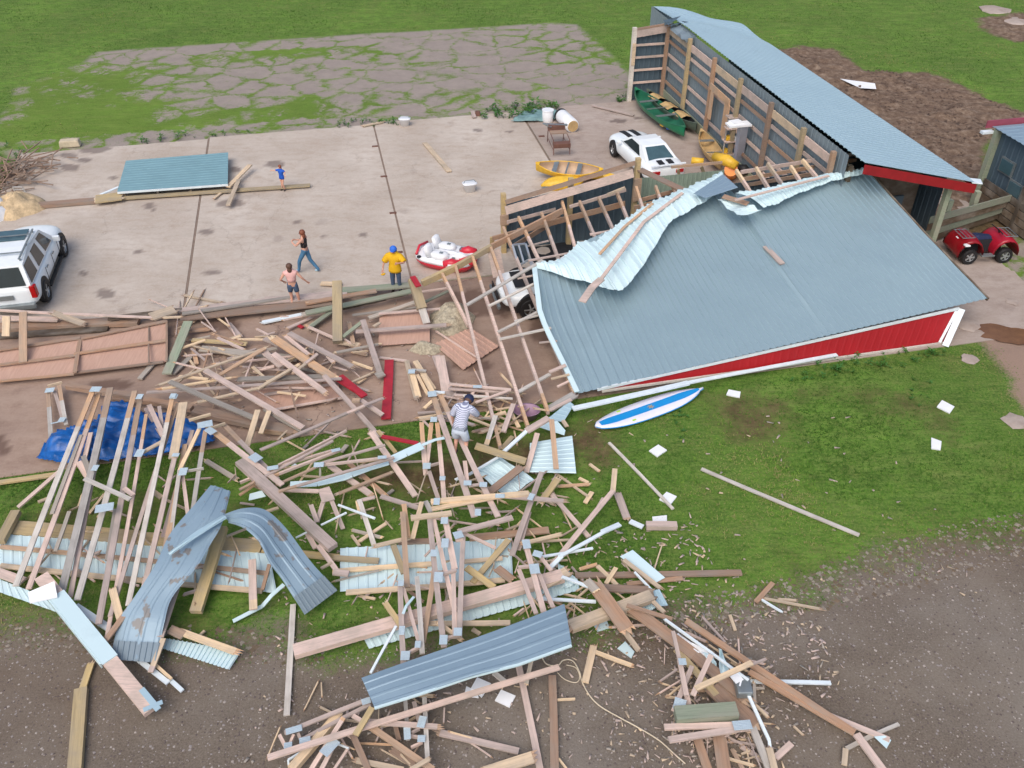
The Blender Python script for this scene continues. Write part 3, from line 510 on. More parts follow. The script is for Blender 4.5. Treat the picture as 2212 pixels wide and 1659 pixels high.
# purlins sticking out of the torn left edge
for (c, u0, v0, u1, v1, wd, z0, z1, m_) in (('F', 740, 1085, 1790, 465, 50, 1.5, 1.95, 'gw'), ('F', 1590, 470, 2190, 360, 30, 1.9, 2.0, 'p'), ('F', 1040, 1100, 1730, 760, 38, 1.25, 1.6, 'gw'), ('F', 1440, 718, 1730, 660, 22, 1.7, 1.75, 'p'),
    ('N', 75, 425, 790, 60, 50, .95, 1.35, 'gw'), ('N', 350, 245, 800, 130, 36, 1.15, 1.3, 'gw'), ('N', 105, 540, 960, 355, 48, .9, 1.2, 'gw'), ('N', 760, 600, 1060, 568, 26, .95, 1.0, 'p'),
    ('N', 400, 1425, 940, 1120, 66, .5, .62, 'gw'), ('N', 930, 1090, 1200, 970, 60, .7, .8, 'p'), ('N', 960, 1200, 1260, 1125, 34, .6, .65, 'y'), ('N', 1060, 1330, 1290, 1220, 36, .45, .5, 'p'),
    ('K', 1140, 912, 1400, 866, 32, 2.0, 2.1, 'p'), ('F', 1540, 280, 1870, 195, 18, 1.6, 1.7, 'p')):
    p, q = GC(c, u0, v0, z0), GC(c, u1, v1, z1); b = MB(); wd_ = wd * CR[c][0] * (q - cam.location).length / CAM_F
    b.bar(p, q, wd_, .045); cb(b, 'purlin', m_)
for (c, pts_, wd, m_) in (('K', ((1240, 1115), (1500, 830), (1790, 588)), 28, 'o'), ('K', ((1250, 1380), (1700, 780), (2100, 480)), 34, 'p'), ('K', ((1060, 1608), (1170, 1450), (1260, 1370)), 70, 'p'), ('M', ((880, 615), (1300, 505), (1740, 392)), 26, 'p')):
    b = MB(); P_ = []
    for (u, v) in pts_:
        q = px(c, u, v); zz = 2.1 + (q[0] - 1280) / 300 * .95; P_.append(G(*q, zz + .3 if c == 'K' else 3.32))
    for p, q in zip(P_, P_[1:]): b.bar(p, q, wd * CR[c][0] * 31 / CAM_F, .04)
    cb(b, 'curled_batten', m_)
# dark interior: floor shade comes from the roof and an added black sheet; back wall sheet between the two barn halves
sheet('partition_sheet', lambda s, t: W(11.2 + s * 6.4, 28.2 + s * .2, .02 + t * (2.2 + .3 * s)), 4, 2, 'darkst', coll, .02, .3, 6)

# translucent green fibreglass partition and its boards
part_ = empty('fibreglass_partition', W(13, 30.4), YAW, 'pale green translucent panel partition under a brown header board beside the white striped car', 'partition')
sheet('panel', lambda s, t: W(11.3 + s * 3.9, 30.3, .05 + t * 1.95), 6, 2, 'fib', part_, .015, .2, 4.3)
for (u0, v0, u1, v1, z0, z1, wd, m_) in ((1450, 361, 1560, 351, 2.75, 2.85, .1, 'o'), (1465, 365, 1470, 400, 2.6, 1.4, .12, 't'), (1515, 360, 1535, 410, 2.6, 1.2, .12, 't')):
    b = MB(); b.bar(G(u0, v0, z0 - .6 if v0 < 363 else z0 * .7), G(u1, v1, z1 - .6 if v1 < 363 else z1 * .7), .06, wd); wbuild(b, 'frame_board', m_, part_)
b = MB(); b.bar(G(1382, 366, 2.9), G(1512, 428, 2.75), .3, .05); cb(b, 'fallen_header', 'b')

# ---------------------------------------------------------------- shed at the right edge, fence between
shed = empty('dark_shed', W(27, 28), YAW, 'dark metal shed with purple-red roof edge at the right border', 'shed')
sb = lambda b, name, mat: wbuild(b, name, mat, shed)
sheet('roof', lambda s, t: W(25.9 + t * 5, 29.2 - s * 6.5, 3.32 - .05 * s), 4, 3, 'bluest', shed, .02, .3, 6.5)
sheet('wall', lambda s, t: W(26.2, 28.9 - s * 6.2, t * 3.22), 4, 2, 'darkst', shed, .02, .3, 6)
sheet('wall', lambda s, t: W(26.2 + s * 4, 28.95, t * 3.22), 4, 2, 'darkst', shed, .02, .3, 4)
b = MB(); b.bar(W(25.7, 29.3, 3.38), W(31, 29.3, 3.38), .05, .3); sb(b, 'fascia', plain('purple_red_fascia', srgb(150, 72, 88), .5, .15))
b = MB(); b.box(W(25.75, 29.2, 3.1), (.5, .2, .1), rz=YAW); sb(b, 'gutter_end', 'w')
b = MB(); b.bar(W(26.08, 29.0, 0), W(26.08, 29.0, 3.25), .22, .22, up=W(1, 0)); sb(b, 'corner_post', 'gg')
b = MB(); b.bar(W(26.1, 26.6, 0), W(26.1, 26.6, 3.2), .18, .18, up=W(1, 0)); sb(b, 'post', 'd')
for a0, z0 in ((28.0, 2.1), (27.2, 1.5)):
    b = MB(); b.box(W(26.15, a0, z0), (.06, .8, .6), rz=YAW); o = sb(b, 'window', 'grey'); b = MB(); b.box(W(26.11, a0, z0), (.04, .66, .46), rz=YAW); wbuild(b, 'pane', 'glassl', o)
for k_ in range(4): b = MB(); b.bar(W(26.05, 28.8, .25 + .3 * k_), W(26.05, 23.5, .2 + .3 * k_), .26, .04, up=W(1, 0)); sb(b, 'lower_board', 'd')
fence = empty('board_fence', W(23, 27), YAW, 'old grey-green board fence linking the barn corner to the dark shed', 'fence')
for k_ in range(4): b = MB(); b.bar(W(21.9, 26.2, .22 + .3 * k_), W(26.0, 27.4 - .1 * k_, .3 + .3 * k_), .27, .05, up=W(0, -1)); wbuild(b, 'fence_board', 'gg' if k_ % 2 else 'd', fence)
for bq, aq in ((22.9, 26.65), (24.4, 27.1)): b = MB(); b.bar(W(bq, aq, 0), W(bq, aq, 1.65), .2, .2, up=W(1, 0)); wbuild(b, 'fence_post', 'gg', fence)

t = empty('floor_shade_sheet', W(8.6, 27.9), YAW, 'added black sheet for the deep shade on the floor beneath the bare rafters', 'tarpaulin')  # black sheet added to stand in for the deep shade under the rafters
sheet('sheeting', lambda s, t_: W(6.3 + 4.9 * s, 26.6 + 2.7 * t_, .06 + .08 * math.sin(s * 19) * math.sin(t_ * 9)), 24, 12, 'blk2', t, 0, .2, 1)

# ---------------------------------------------------------------- vehicles
def ring(x, pts): return [Vector((x, y, z)) for y, z in pts] + [Vector((x, -y, z)) for y, z in reversed(pts)]
def wheel(parent, x, y, r, wd=.24):
    side = 1 if y > 0 else -1; b = MB(); pr = [(0, -wd / 2), (r * .9, -wd / 2), (r, -wd / 4), (r, wd / 4), (r * .9, wd / 2), (r * .62, wd / 2), (r * .6, wd / 2 - .03)]
    n_ = 24; secs = [[Vector((x + q * math.cos(2 * math.pi * k_ / n_), y + side * h, r + q * math.sin(2 * math.pi * k_ / n_))) for k_ in range(n_)] for q, h in pr[1:]]
    b.loft(secs, caps=False); o = wbl(b, 'wheel', 'black', parent); b = MB()
    b.loft([[Vector((x + q * math.cos(2 * math.pi * k_ / 20), y + side * h, r + q * math.sin(2 * math.pi * k_ / 20))) for k_ in range(20)] for q, h in ((.6 * r, wd / 2 - .03), (.55 * r, wd / 2 - .06))], caps=False)
    for k_ in range(5):
        a = k_ * 2 * math.pi / 5; b.bar((x, y + side * (wd / 2 - .04), r), (x + .58 * r * math.cos(a), y + side * (wd / 2 - .04), r + .58 * r * math.sin(a)), .05, .05, up=(0, side, 0))
    b.box((x, y + side * (wd / 2 - .04), r), (.1, .06, .1)); 
    b2 = MB(); wbl(b, 'rim', 'rim', o)
def wbl(b, name, mat, parent, smooth=False, bevel=0):
    o = mesh_obj(name, b.v, b.f, mat, parent, wm_root(parent), b.m, smooth)
    if bevel: m = o.modifiers.new('b', 'BEVEL'); m.width = bevel; m.segments = 2; m.limit_method = 'ANGLE'; m.angle_limit = R(30)
    return o
def wm_root(o):
    while o.parent: o = o.parent
    return o.matrix_basis.copy()
def arch(parent, x, y, r):
    s_ = 1 if y > 0 else -1; b = MB(); pts = [Vector((x + r * math.cos(R(a)), y, max(.18, r * math.sin(R(a)) + r * .85))) for a in range(-10, 191, 10)]
    b.add([p + Vector((0, s_ * .012, 0)) for p in pts] + [p - Vector((0, s_ * .2, 0)) for p in pts], [tuple(range(len(pts)))] + [(i, i + 1, i + 1 + len(pts), i + len(pts)) for i in range(len(pts) - 1)]); wbl(b, 'wheel_arch', 'black', parent)
def tri(a, b_, c_): return a
def car(name, loc, rz, label, cat, body, gh, paint='white'):
    t = empty(name, loc, rz, label, cat)
    b = MB(); b.loft([ring(x, p) for x, p in body]); o = wbl(b, 'body', paint, t, True, 0)
    m = o.modifiers.new('sub', 'SUBSURF'); m.levels = 2; m.render_levels = 2
    for k_, q in enumerate(o.data.polygons): q.use_smooth = True
    (xb0, xr0, xr1, xb1, zb, zr, wb, wr) = gh
    B0, B1 = [Vector((xb0, -wb * .92, zb)), Vector((xb0, wb * .92, zb))], [Vector((xb1, -wb * .95, zb - .02)), Vector((xb1, wb * .95, zb - .02))]
    R0, R1 = [Vector((xr0, -wr, zr)), Vector((xr0, wr, zr))], [Vector((xr1, -wr, zr)), Vector((xr1, wr, zr))]
    b = MB(); rc = [Vector((xr0 + (xr1 - xr0) * .5, -wr * .9, zr + .05)), Vector((xr0 + (xr1 - xr0) * .5, wr * .9, zr + .05))]
    b.quad([R0[0], rc[0], rc[1], R0[1]]); b.quad([rc[0], R1[0], R1[1], rc[1]]); b.quad([R0[0], R0[1], B0[1], B0[0]]); b.quad([R1[1], R1[0], B1[0], B1[1]])
    for s_ in (0, 1):
        b.quad([B0[s_], R0[s_], rc[s_], R1[s_], B1[s_]] if s_ == 0 else [B1[s_], R1[s_], rc[s_], R0[s_], B0[s_]])
    cbn = wbl(b, 'cabin', paint, t, True, .0); bq = cbn.modifiers.new('b', 'BEVEL'); bq.width = .13; bq.segments = 4; bq.limit_method = 'ANGLE'; bq.angle_limit = R(18)
    def win(P, name='window', inset=.1, mat='glass', off=.012):
        c0 = sum(P, Vector()) / len(P); nn = (P[1] - P[0]).cross(P[2] - P[0]).normalized()
        if nn.dot(c0 - Vector((c0.x * .8, 0, zb))) < 0: nn = -nn
        Q = [p + (c0 - p).normalized() * inset * (1.3 if len(P) > 3 else 1) + nn * off for p in P]; b = MB(); b.quad(Q); b.quad([q - nn * .01 for q in Q]); return wbl(b, name, mat, t)
    return t, B0, B1, R0, R1, win
# white sports car with two black stripes
pr, pf = G(1440, 372), G(1350, 288); d = Vector((pf - pr).to_2d().to_3d()).normalized(); hd = math.atan2(d.y, d.x); cen = G(1392, 340, .45); cen.z = .02
bd = [(-2.42, [(0, .45), (.7, .42), (.78, .6), (.74, .86), (.35, .93), (0, .95)]), (-2.25, [(0, .25), (.86, .28), (.93, .58), (.88, .95), (.45, 1.02), (0, 1.04)]), (-1.45, [(0, .2), (.9, .22), (.99, .6), (.93, .98), (.55, 1.06), (0, 1.06)]),
      (-.3, [(0, .18), (.86, .2), (.92, .55), (.9, .88), (.6, 1.0), (0, 1.0)]), (.8, [(0, .18), (.86, .2), (.92, .55), (.88, .86), (.6, .98), (0, 1.0)]), (1.5, [(0, .2), (.9, .22), (.97, .55), (.9, .86), (.55, .93), (0, .97)]),
      (2.15, [(0, .22), (.84, .25), (.92, .5), (.84, .76), (.5, .84), (0, .88)]), (2.4, [(0, .35), (.66, .35), (.74, .5), (.66, .66), (.4, .72), (0, .74)])]
t, B0, B1, R0, R1, win = car('striped_sports_car', cen, hd, 'white coupe with two black stripes parked beside the green canoe', 'car', bd, (-1.75, -.8, .3, 1.05, .98, 1.36, .8, .58))
win([B0[0], R0[0], R0[1], B0[1]], 'rear_window', .14, 'glassl'); win([B1[1], R1[1], R1[0], B1[0]], 'windscreen', .1)
for s_ in (0, 1):
    a_, b__ = B0[s_].lerp(B1[s_], .22), B0[s_].lerp(B1[s_], .93); win([a_, R0[s_].lerp(R1[s_], .1), R1[s_], b__], 'side_window', .09)
for y in (-.22, .22):
    for xs in ((1.08, 1.5, 1.9, 2.2), (-2.3, -2.1, -1.85)):
        b = MB(); zz = {1.08: .995, 1.5: .965, 1.9: .925, 2.2: .865, -2.3: 1.05, -2.1: 1.075, -1.85: 1.08}
        for x0, x1 in zip(xs, xs[1:]): b.bar((x0, y, zz[x0] - .01), (x1, y, zz[x1] - .01), .24, .03)
        wbl(b, 'stripe', 'blk2', t)
b = MB(); b.bar((-2.38, -.8, 1.06), (-2.38, .8, 1.06), .1, .04); wbl(b, 'spoiler', 'white', t)
for x in (-1.42, 1.45):
    for y in (-.84, .84): wheel(t, x, y, .35, .26); arch(t, x, .93 if y > 0 else -.93, .42)
for y in (-.98, .98): b = MB(); b.box((.72, y, .98), (.12, .2, .12)); wbl(b, 'mirror', 'white', t, bevel=.03)
for y in (-.55, .55): b = MB(); b.box((-2.4, y, .75), (.06, .35, .14)); wbl(b, 'tail_light', 'tail', t)
# white sport utility vehicle at left edge
cen = W(-11.25, 30.75, .02); hd = YAW + R(90)
bd = [(-2.6, [(0, .45), (.85, .42), (.92, .7), (.9, 1.05), (.5, 1.1), (0, 1.1)]), (-2.45, [(0, .3), (.94, .32), (1.0, .7), (.97, 1.08), (.6, 1.14), (0, 1.14)]), (-1.2, [(0, .28), (.95, .3), (1.0, .7), (.96, 1.08), (.6, 1.14), (0, 1.14)]),
      (.6, [(0, .28), (.95, .3), (1.0, .7), (.96, 1.08), (.6, 1.16), (0, 1.16)]), (1.5, [(0, .28), (.95, .3), (1.0, .7), (.95, 1.02), (.6, 1.12), (0, 1.16)]), (2.2, [(0, .3), (.94, .32), (.99, .65), (.9, .98), (.55, 1.08), (0, 1.1)]), (2.55, [(0, .4), (.7, .38), (.8, .6), (.74, .86), (.4, .96), (0, .98)])]
t, B0, B1, R0, R1, win = car('sport_utility_vehicle', cen, hd, 'white sport utility vehicle with roof rails cut off by the left border', 'car', bd, (-2.52, -2.3, .25, 1.15, 1.1, 1.84, .95, .78))
win([B0[0], R0[0], R0[1], B0[1]], 'rear_window', .12); win([B1[1], R1[1], R1[0], B1[0]], 'windscreen', .1, 'glassl')
for s_ in (0, 1):
    for f0, f1, g0, g1 in ((.03, .3, .0, .32), (.34, .6, .37, .68), (.64, .92, .73, .98)):
        win([B0[s_].lerp(B1[s_], f0), R0[s_].lerp(R1[s_], g0), R0[s_].lerp(R1[s_], g1), B0[s_].lerp(B1[s_], f1)], 'side_window', .07)
for y in (-.66, .66):
    b = MB(); b.bar((-2.1, y, 1.95), (.1, y, 1.95), .05, .04)
    for x in (-2.0, -1, 0): b.box((x, y, 1.91), (.08, .04, .08))
    wbl(b, 'roof_rail', 'grey', t)
for x in (-1.6, -.3): b = MB(); b.bar((x, -.66, 1.96), (x, .66, 1.96), .05, .03); wbl(b, 'cross_bar', 'grey', t)
b = MB(); b.box((-.15, 0, 1.893), (.8, 1.0, .02)); wbl(b, 'sunroof', 'glassl', t)
for y in (-.9, .9): b = MB(); b.box((-2.58, y, .95), (.1, .16, .42)); b.box((-2.5, y * 1.06, .95), (.2, .08, .4)); wbl(b, 'tail_light', 'tail', t)
b = MB(); b.box((-2.62, 0, .82), (.04, .5, .16)); wbl(b, 'number_plate', 'grey', t)
b = MB(); b.box((-2.62, 0, .45), (.16, 1.7, .2)); wbl(b, 'bumper', 'grey', t, bevel=.03)
b = MB(); 
for y in (-.97, .97): b.bar((-1.1, y, .3), (1.1, y, .3), .12, .06)
wbl(b, 'running_board', 'black', t)
for x in (-1.6, 1.65):
    for y in (-.88, .88): wheel(t, x, y, .4, .28); arch(t, x, .975 if y > 0 else -.975, .5)
for y in (-1, 1):
    for x in (-.98, .02, 1.0): b = MB(); b.bar((x, y * .985, .4), (x, y * .992, .98), .012, .015, up=(1, 0, 0)); wbl(b, 'door_seam', 'black', t)
    for x in (-.75, .25): b = MB(); b.box((x, y * 1.0, .9), (.2, .03, .04)); wbl(b, 'door_handle', 'grey', t, bevel=.008)
for y in (-1.1, 1.1): b = MB(); b.box((.75, y, 1.2), (.14, .24, .2)); wbl(b, 'mirror', 'white', t, bevel=.03)
# pick-up under the fallen roof, front to the left
cen = W(7.7, 25.35, .0); hd = YAW + R(180)
bd = [(-2.8, [(0, .5), (.85, .48), (.9, .7), (.88, 1.0), (.5, 1.0), (0, 1.0)]), (-2.0, [(0, .45), (.9, .45), (.96, .75), (.94, 1.02), (.6, 1.02), (0, 1.02)]), (.6, [(0, .42), (.9, .42), (.96, .75), (.93, 1.02), (.6, 1.06), (0, 1.06)]),
      (1.4, [(0, .42), (.92, .42), (1.0, .72), (.93, .98), (.6, 1.04), (0, 1.08)]), (2.2, [(0, .42), (.9, .42), (.98, .7), (.9, .95), (.6, 1.0), (0, 1.02)]), (2.75, [(0, .45), (.78, .42), (.86, .62), (.78, .86), (.4, .92), (0, .94)])]
t, B0, B1, R0, R1, win = car('pickup_truck', cen, hd, 'white pickup truck crushed under the fallen roof, front wheel showing', 'truck', bd, (-1.2, -.9, .1, .85, 1.0, 1.42, .88, .7))
win([B1[1], R1[1], R1[0], B1[0]], 'windscreen', .08)
for s_ in (0, 1): win([B0[s_].lerp(B1[s_], .05), R0[s_], R1[s_], B0[s_].lerp(B1[s_], .9)], 'side_window', .07)
b = MB(); b.box((1.7, 0, 1.075), (1.0, 1.05, .03)); b.box((2.79, 0, .72), (.05, 1.0, .22)); wbl(b, 'bonnet_opening', 'black', t, bevel=.02)
b = MB(); b.bar((2.8, -.75, .48), (2.8, .75, .48), .12, .16); wbl(b, 'bumper', 'grey', t, bevel=.04)
for x in (-1.9, 1.75):
    for y in (-.86, .86): wheel(t, x, y, .42, .3); arch(t, x, .975 if y > 0 else -.975, .52)
# framed dark window panel standing by the rafters
t = empty('vehicle_window_panel', G(1122, 575), 0, 'silver framed dark window panel propped among the bare rafters above the pickup', 'window panel')
q = [G(1107, 530, 1.75), G(1135, 527, 1.75), G(1145, 560, 1.3), G(1120, 575, 1.25)]
b = MB(); b.quad(q); b.quad([p - Vector((0, 0, .03)) for p in q]); wbuild(b, 'pane', 'glass', t)
b = MB()
for p, q_ in zip(q, q[1:] + q[:1]): b.bar(p + Vector((0, 0, .01)), q_ + Vector((0, 0, .01)), .07, .05)
b.bar(q[0].lerp(q[1], .45) + Vector((0, 0, .02)), q[3].lerp(q[2], .45) + Vector((0, 0, .02)), .06, .04); b.bar(q[2], G(1152, 580, 1.2), .12, .06); wbuild(b, 'frame', 'rim', t)
# all-terrain vehicle, side on
cen = G(2110, 553); t = empty('quad_bike', cen, YAW - R(8), 'red quad bike with bulging fenders in front of the dark shed', 'quad bike')
for x in (-.68, .68):
    b = MB(); secs = []
    for k_ in range(9):
        a = R(-10 + 200 * k_ / 8); r_ = .48; xx = x + r_ * math.cos(a); zz = .42 + .5 * math.sin(a)
        secs.append([Vector((xx, y, zz + dz)) for y, dz in ((-.62, -.02), (-.5, .04), (-.2, .08), (.2, .08), (.5, .04), (.62, -.02), (.5, -.02), (-.5, -.04))])
    b.loft(secs); wbl(b, 'fender', plain('shaded_red_plastic', srgb(160, 24, 44), .3, .2) if x > 0 else plain('deep_shaded_red_plastic', srgb(140, 14, 26), .3, .2), t, True)  # fender reds darkened to carry the shade beside the shed
    for y in (-.5, .5): wheel(t, x, y * 1.02, .3, .26)
b = MB(); b.loft([[Vector((x, y * wd_, z)) for y, z in ((-1, z0), (1, z0), (.8, z1), (-.8, z1))] for x, wd_, z0, z1 in ((-.7, .2, .4, .7), (-.3, .22, .35, .8), (.2, .2, .3, .78), (.7, .18, .35, .75))]); wbl(b, 'chassis', 'blk2', t)
b = MB(); b.loft([[Vector((x, y * wd_, z)) for y, z in ((-1, .78), (1, .78), (.7, z1), (-.7, z1))] for x, wd_, z1 in ((-.75, .16, .9), (-.3, .2, .95), (.25, .14, .88))]); wbl(b, 'seat', 'navy', t, bevel=.03)
b = MB(); b.tube([(.42, -.4, 1.12), (.5, -.15, 1.08), (.5, .15, 1.08), (.42, .4, 1.12)], .02); b.bar((.5, 0, 1.08), (.62, 0, .8), .05, .05); wbl(b, 'handlebar', 'black', t)
for x in (-.8, .85):
    b = MB()
    for k_ in range(4): b.tube([(x - .22 + .15 * k_, -.35, .98), (x - .22 + .15 * k_, .35, .98)], .014, 6)
    b.tube([(x - .24, -.35, .98), (x + .24, -.35, .98)], .014, 6); b.tube([(x - .24, .35, .98), (x + .24, .35, .98)], .014, 6); wbl(b, 'rack', 'grey', t)
for y in (-.3, .3): b = MB(); b.box((-.95, y - .3, .82), (.2, .18, .06)); wbl(b, 'lamp', 'whitep', t, bevel=.02)
b = MB(); b.box((0, -.55, .35), (.5, .18, .05)); wbl(b, 'foot_plate', 'grey', t)

# ---------------------------------------------------------------- boats
def canoe(name, c0, c1, beam, depth, hull, inside, label, z=.0, thw=3, roll=0, gun=None):
    c0, c1 = Vector(c0), Vector(c1); L = (c1 - c0).length; d = c1 - c0; t = empty(name, (c0 + c1) / 2 + Vector((0, 0, z)), math.atan2(d.y, d.x), label, 'canoe'); t.matrix_basis = t.matrix_basis @ Matrix.Rotation(roll, 4, 'X')
    n_ = 17
    def sec(u, k_, inner=0):
        x = (u - .5) * L; w_ = max(.02, (1 - abs(2 * u - 1) ** 2.4) * beam / 2) - inner * .0; h = depth * (1 + .35 * abs(2 * u - 1) ** 3); kl = .0 + .1 * abs(2 * u - 1) ** 6; P = []
        for j in range(k_ + 1):
            a = math.pi * j / k_; y = -math.cos(a) * w_; z_ = kl + (h - kl) * (1 - math.sin(a) ** .7); P.append(Vector((x, y, z_)))
        return P
    b = MB(); S = [sec(i / n_, 12) for i in range(n_ + 1)]; b.loft(S, closed=False, caps=False); o = wbl(b, 'hull', hull, t, True)
    b = MB(); S2 = [[p * 1.0 for p in s_] for s_ in S]
    for s_ in S2:
        for p in s_: p.y *= .95; p.z = p.z * .95 + .035
    b.loft(S2, closed=False, caps=False); wbl(b, 'lining', inside, t, True)
    b = MB(); 
    for e in (0, 12): b.tube([s_[e] + Vector((0, 0, .01)) for s_ in S], .022, 6)
    wbl(b, 'gunwale', gun or hull, t)
    for k_ in range(thw):
        u = .3 + .4 * k_ / max(1, thw - 1); s_ = S[int(u * n_)]; b = MB(); b.bar(s_[0], s_[12], .07 if k_ % 2 else .2, .03); wbl(b, 'seat' if k_ % 2 == 0 else 'thwart', 'grey', t)
    for u in (0, n_): 
        s_ = S[min(u, n_)]; q = S[1 if u == 0 else n_ - 1]; b = MB(); b.quad([s_[0], q[0], q[12], s_[12]]); b.quad([p + Vector((0, 0, .015)) for p in (s_[0], q[0], q[12], s_[12])]); wbl(b, 'end_deck', hull, t)
    return t
canoe('green_canoe', G(1370, 212, .2), G(1477, 300, .2), 1.2, .42, 'canoeg', 'canoei', 'dark green open canoe with yellow bag inside, beside the striped white car', gun='canoei')
b = MB(); b.box((0, 0, 0), (.35, .3, .2)); p = G(1434, 268, .32); tag(b.build('dry_bag', 'yel', world=Matrix.Translation(p) @ Matrix.Rotation(.5, 4, 'Z'), bevel=.07), 'small yellow bag lying inside the green canoe', 'bag')
b = MB(); b.box((0, 0, 0), (.3, .22, .12)); p = G(1446, 276, .3); tag(b.build('life_vest', 'blue', world=Matrix.Translation(p) @ Matrix.Rotation(.9, 4, 'Z'), bevel=.04), 'small blue vest lying in the green canoe beside the yellow bag', 'vest')
t = canoe('dark_canoe', G(1396, 212, .2), G(1503, 288, .2), .85, .36, plain('olive_canoe_hull', srgb(84, 96, 84), .5, .2), 'blk2', 'dark olive canoe with tan covers lying between green canoe and barn wall', thw=0)
for k_, u in enumerate((-.3, -.03, .23)):
    b = MB(); L_ = 1.0; b.loft([[Vector((u * 5 + dx, y, z_)) for y, z_ in ((-.32, .4), (0, .5), (.32, .4))] for dx in (-.45, .0, .4)], closed=False, caps=False); wbl(b, 'tan_cover', 'tanc', t)
t = canoe('tan_canoe', G(1512, 300, .25), G(1556, 372, .25), .8, .36, 'tanc', 'tanc', 'tan canoe behind the green canoe, leading to the yellow inflatable', thw=2, z=0)
canoe('yellow_canoe', G(1158, 372, .25), G(1302, 386, .25), .9, .38, 'yel', 'yeli', 'yellow open canoe with faded tan inside behind the broken header beam', roll=R(14), thw=3)
t = empty('yellow_kayak', G(1196, 398, .2), YAW, 'ribbed yellow kayak hull, upside down in front of the yellow canoe', 'kayak')
b = MB(); secs = []
for k_ in range(11):
    u = k_ / 10; x = (u - .3) * 1.9; r_ = .34 * (1 - abs(2 * u - 1) ** 3) + .03; secs.append([Vector((x, math.cos(a) * r_, math.sin(a) * r_ * .9 * (1 + .06 * math.cos(a * 8)))) for a in [math.pi * 2 * j / 24 for j in range(24)]])
b.loft(secs); wbl(b, 'hull', 'yel', t, True)
b = MB(); b.box((-.3, -.22, -.02), (.5, .1, .1)); wbl(b, 'side_handle', 'grey', t, bevel=.03)
t = empty('yellow_kayak', G(1275, 377, .2), YAW - R(25), 'slim yellow kayak poking out behind the yellow canoe', 'kayak')
b = MB(); secs = []
for k_ in range(11):
    u = k_ / 10; x = (u - .5) * 3.2; r_ = .24 * (1 - abs(2 * u - 1) ** 2) + .02; secs.append([Vector((x, math.cos(a) * r_, math.sin(a) * r_ * .7)) for a in [math.pi * 2 * j / 20 for j in range(20)]])
b.loft(secs); wbl(b, 'hull', 'yel', t, True)
b = MB(); b.tube([(.3, .12, .14), (0, .16, .16), (-.3, .12, .14), (-.3, -.12, .14), (0, -.16, .16), (.3, -.12, .14), (.3, .12, .14)], .02, 6); wbl(b, 'cockpit_rim', 'org', t)
# yellow inflatable and orange drum
t = empty('yellow_inflatable', G(1560, 368, .7), YAW, 'bright yellow plastic slide piled over an orange drum by the barn wall', 'slide')
b = MB(); b.tube([GC('M', 690, 215, 1.1) - G(1560, 368, .7), GC('M', 800, 250, 1.2) - G(1560, 368, .7), GC('M', 890, 300, 1.1) - G(1560, 368, .7)], [.2, .26, .18], 10); wbl2 = mesh_obj('slide_body', b.v, b.f, 'yel', t, Matrix.Translation(G(1560, 368, .7)), None, True)
b = MB(); b.tube([GC('M', 475, 250, 1.0), GC('M', 585, 262, 1.0)], [.16, .16], 8); wbuild(b, 'slide_end', 'yel', t, True)
b = MB(); b.tube([GC('M', 838, 380, .1), GC('M', 838, 335, .9)], .28, 16, up=(0, 1, 0)); o = wbuild(b, 'orange_drum', 'org', None); origin_to(o, GC('M', 838, 380, .1)); tag(o, 'orange plastic drum standing under the yellow slide', 'drum')
b = MB(); b.tube([GC('M', 905, 320, .5), GC('M', 960, 330, .6), GC('M', 1020, 370, .4)], [.16, .22, .12], 10); o = wbuild(b, 'black_tyre_tube', 'black', None, True); origin_to(o, GC('M', 960, 340, .3)); tag(o, 'black rubber tube bulging beside the orange drum', 'inner tube')
# pedal boat
t = empty('pedal_boat', W(3.75, 28.75, 0), YAW - R(32), 'red and white moulded pedal boat at the edge of the collapse', 'pedal boat')
def oval(L, Wd, z, n_=20, pw=.7, x0=0): return [Vector((x0 + L / 2 * math.copysign(abs(math.cos(a)) ** pw, math.cos(a)), Wd / 2 * math.copysign(abs(math.sin(a)) ** pw, math.sin(a)), z)) for a in [2 * math.pi * j / n_ for j in range(n_)]]
b = MB(); b.loft([oval(1.9, 1.1, .0), oval(2.25, 1.45, .2), oval(2.35, 1.55, .34)]); wbl(b, 'hull', 'red2', t, True)
b = MB(); b.loft([oval(2.36, 1.56, .345), oval(2.3, 1.5, .44), oval(2.0, 1.2, .47)]); wbl(b, 'deck', 'whitep', t, True)
for y in (-.36, .36):
    b = MB(); b.loft([oval(.7, .5, .45, 14, .8, -.1), oval(.66, .46, .62, 14, .8, -.14), oval(.4, .3, .64, 14, .8, -.16)]); q = wbl(b, 'seat', 'whitep', t, True); q.matrix_basis = Matrix.Translation((0, y, 0)) @ q.matrix_basis
    b = MB(); b.loft([oval(.25, .5, .5, 14, .8, -.5), oval(.2, .46, .85, 14, .8, -.6), oval(.1, .3, .88, 14, .8, -.62)]); q = wbl(b, 'backrest', 'whitep', t, True); q.matrix_basis = Matrix.Translation((0, y, 0)) @ q.matrix_basis
    b = MB(); b.loft([oval(.5, .34, .46, 12, .8, .62), oval(.44, .3, .49, 12, .8, .62)]); q = wbl(b, 'foot_well', 'red2', t, True); q.matrix_basis = Matrix.Translation((0, y, 0)) @ q.matrix_basis
    b = MB(); b.box((.45, y, .52), (.1, .2, .1)); b.box((-.05, y, .66), (.12, .1, .03)); wbl(b, 'pedal', 'grey', t)
b = MB(); b.loft([oval(.9, .2, .46, 14, .8, .1), oval(.8, .16, .58, 14, .8, .1)]); wbl(b, 'centre_console', 'whitep', t, True)
b = MB(); b.tube([(-1.0, -.5, .5), (-1.1, 0, .58), (-1.0, .5, .5)], .05, 8); wbl(b, 'rear_roll', 'red2', t, True)
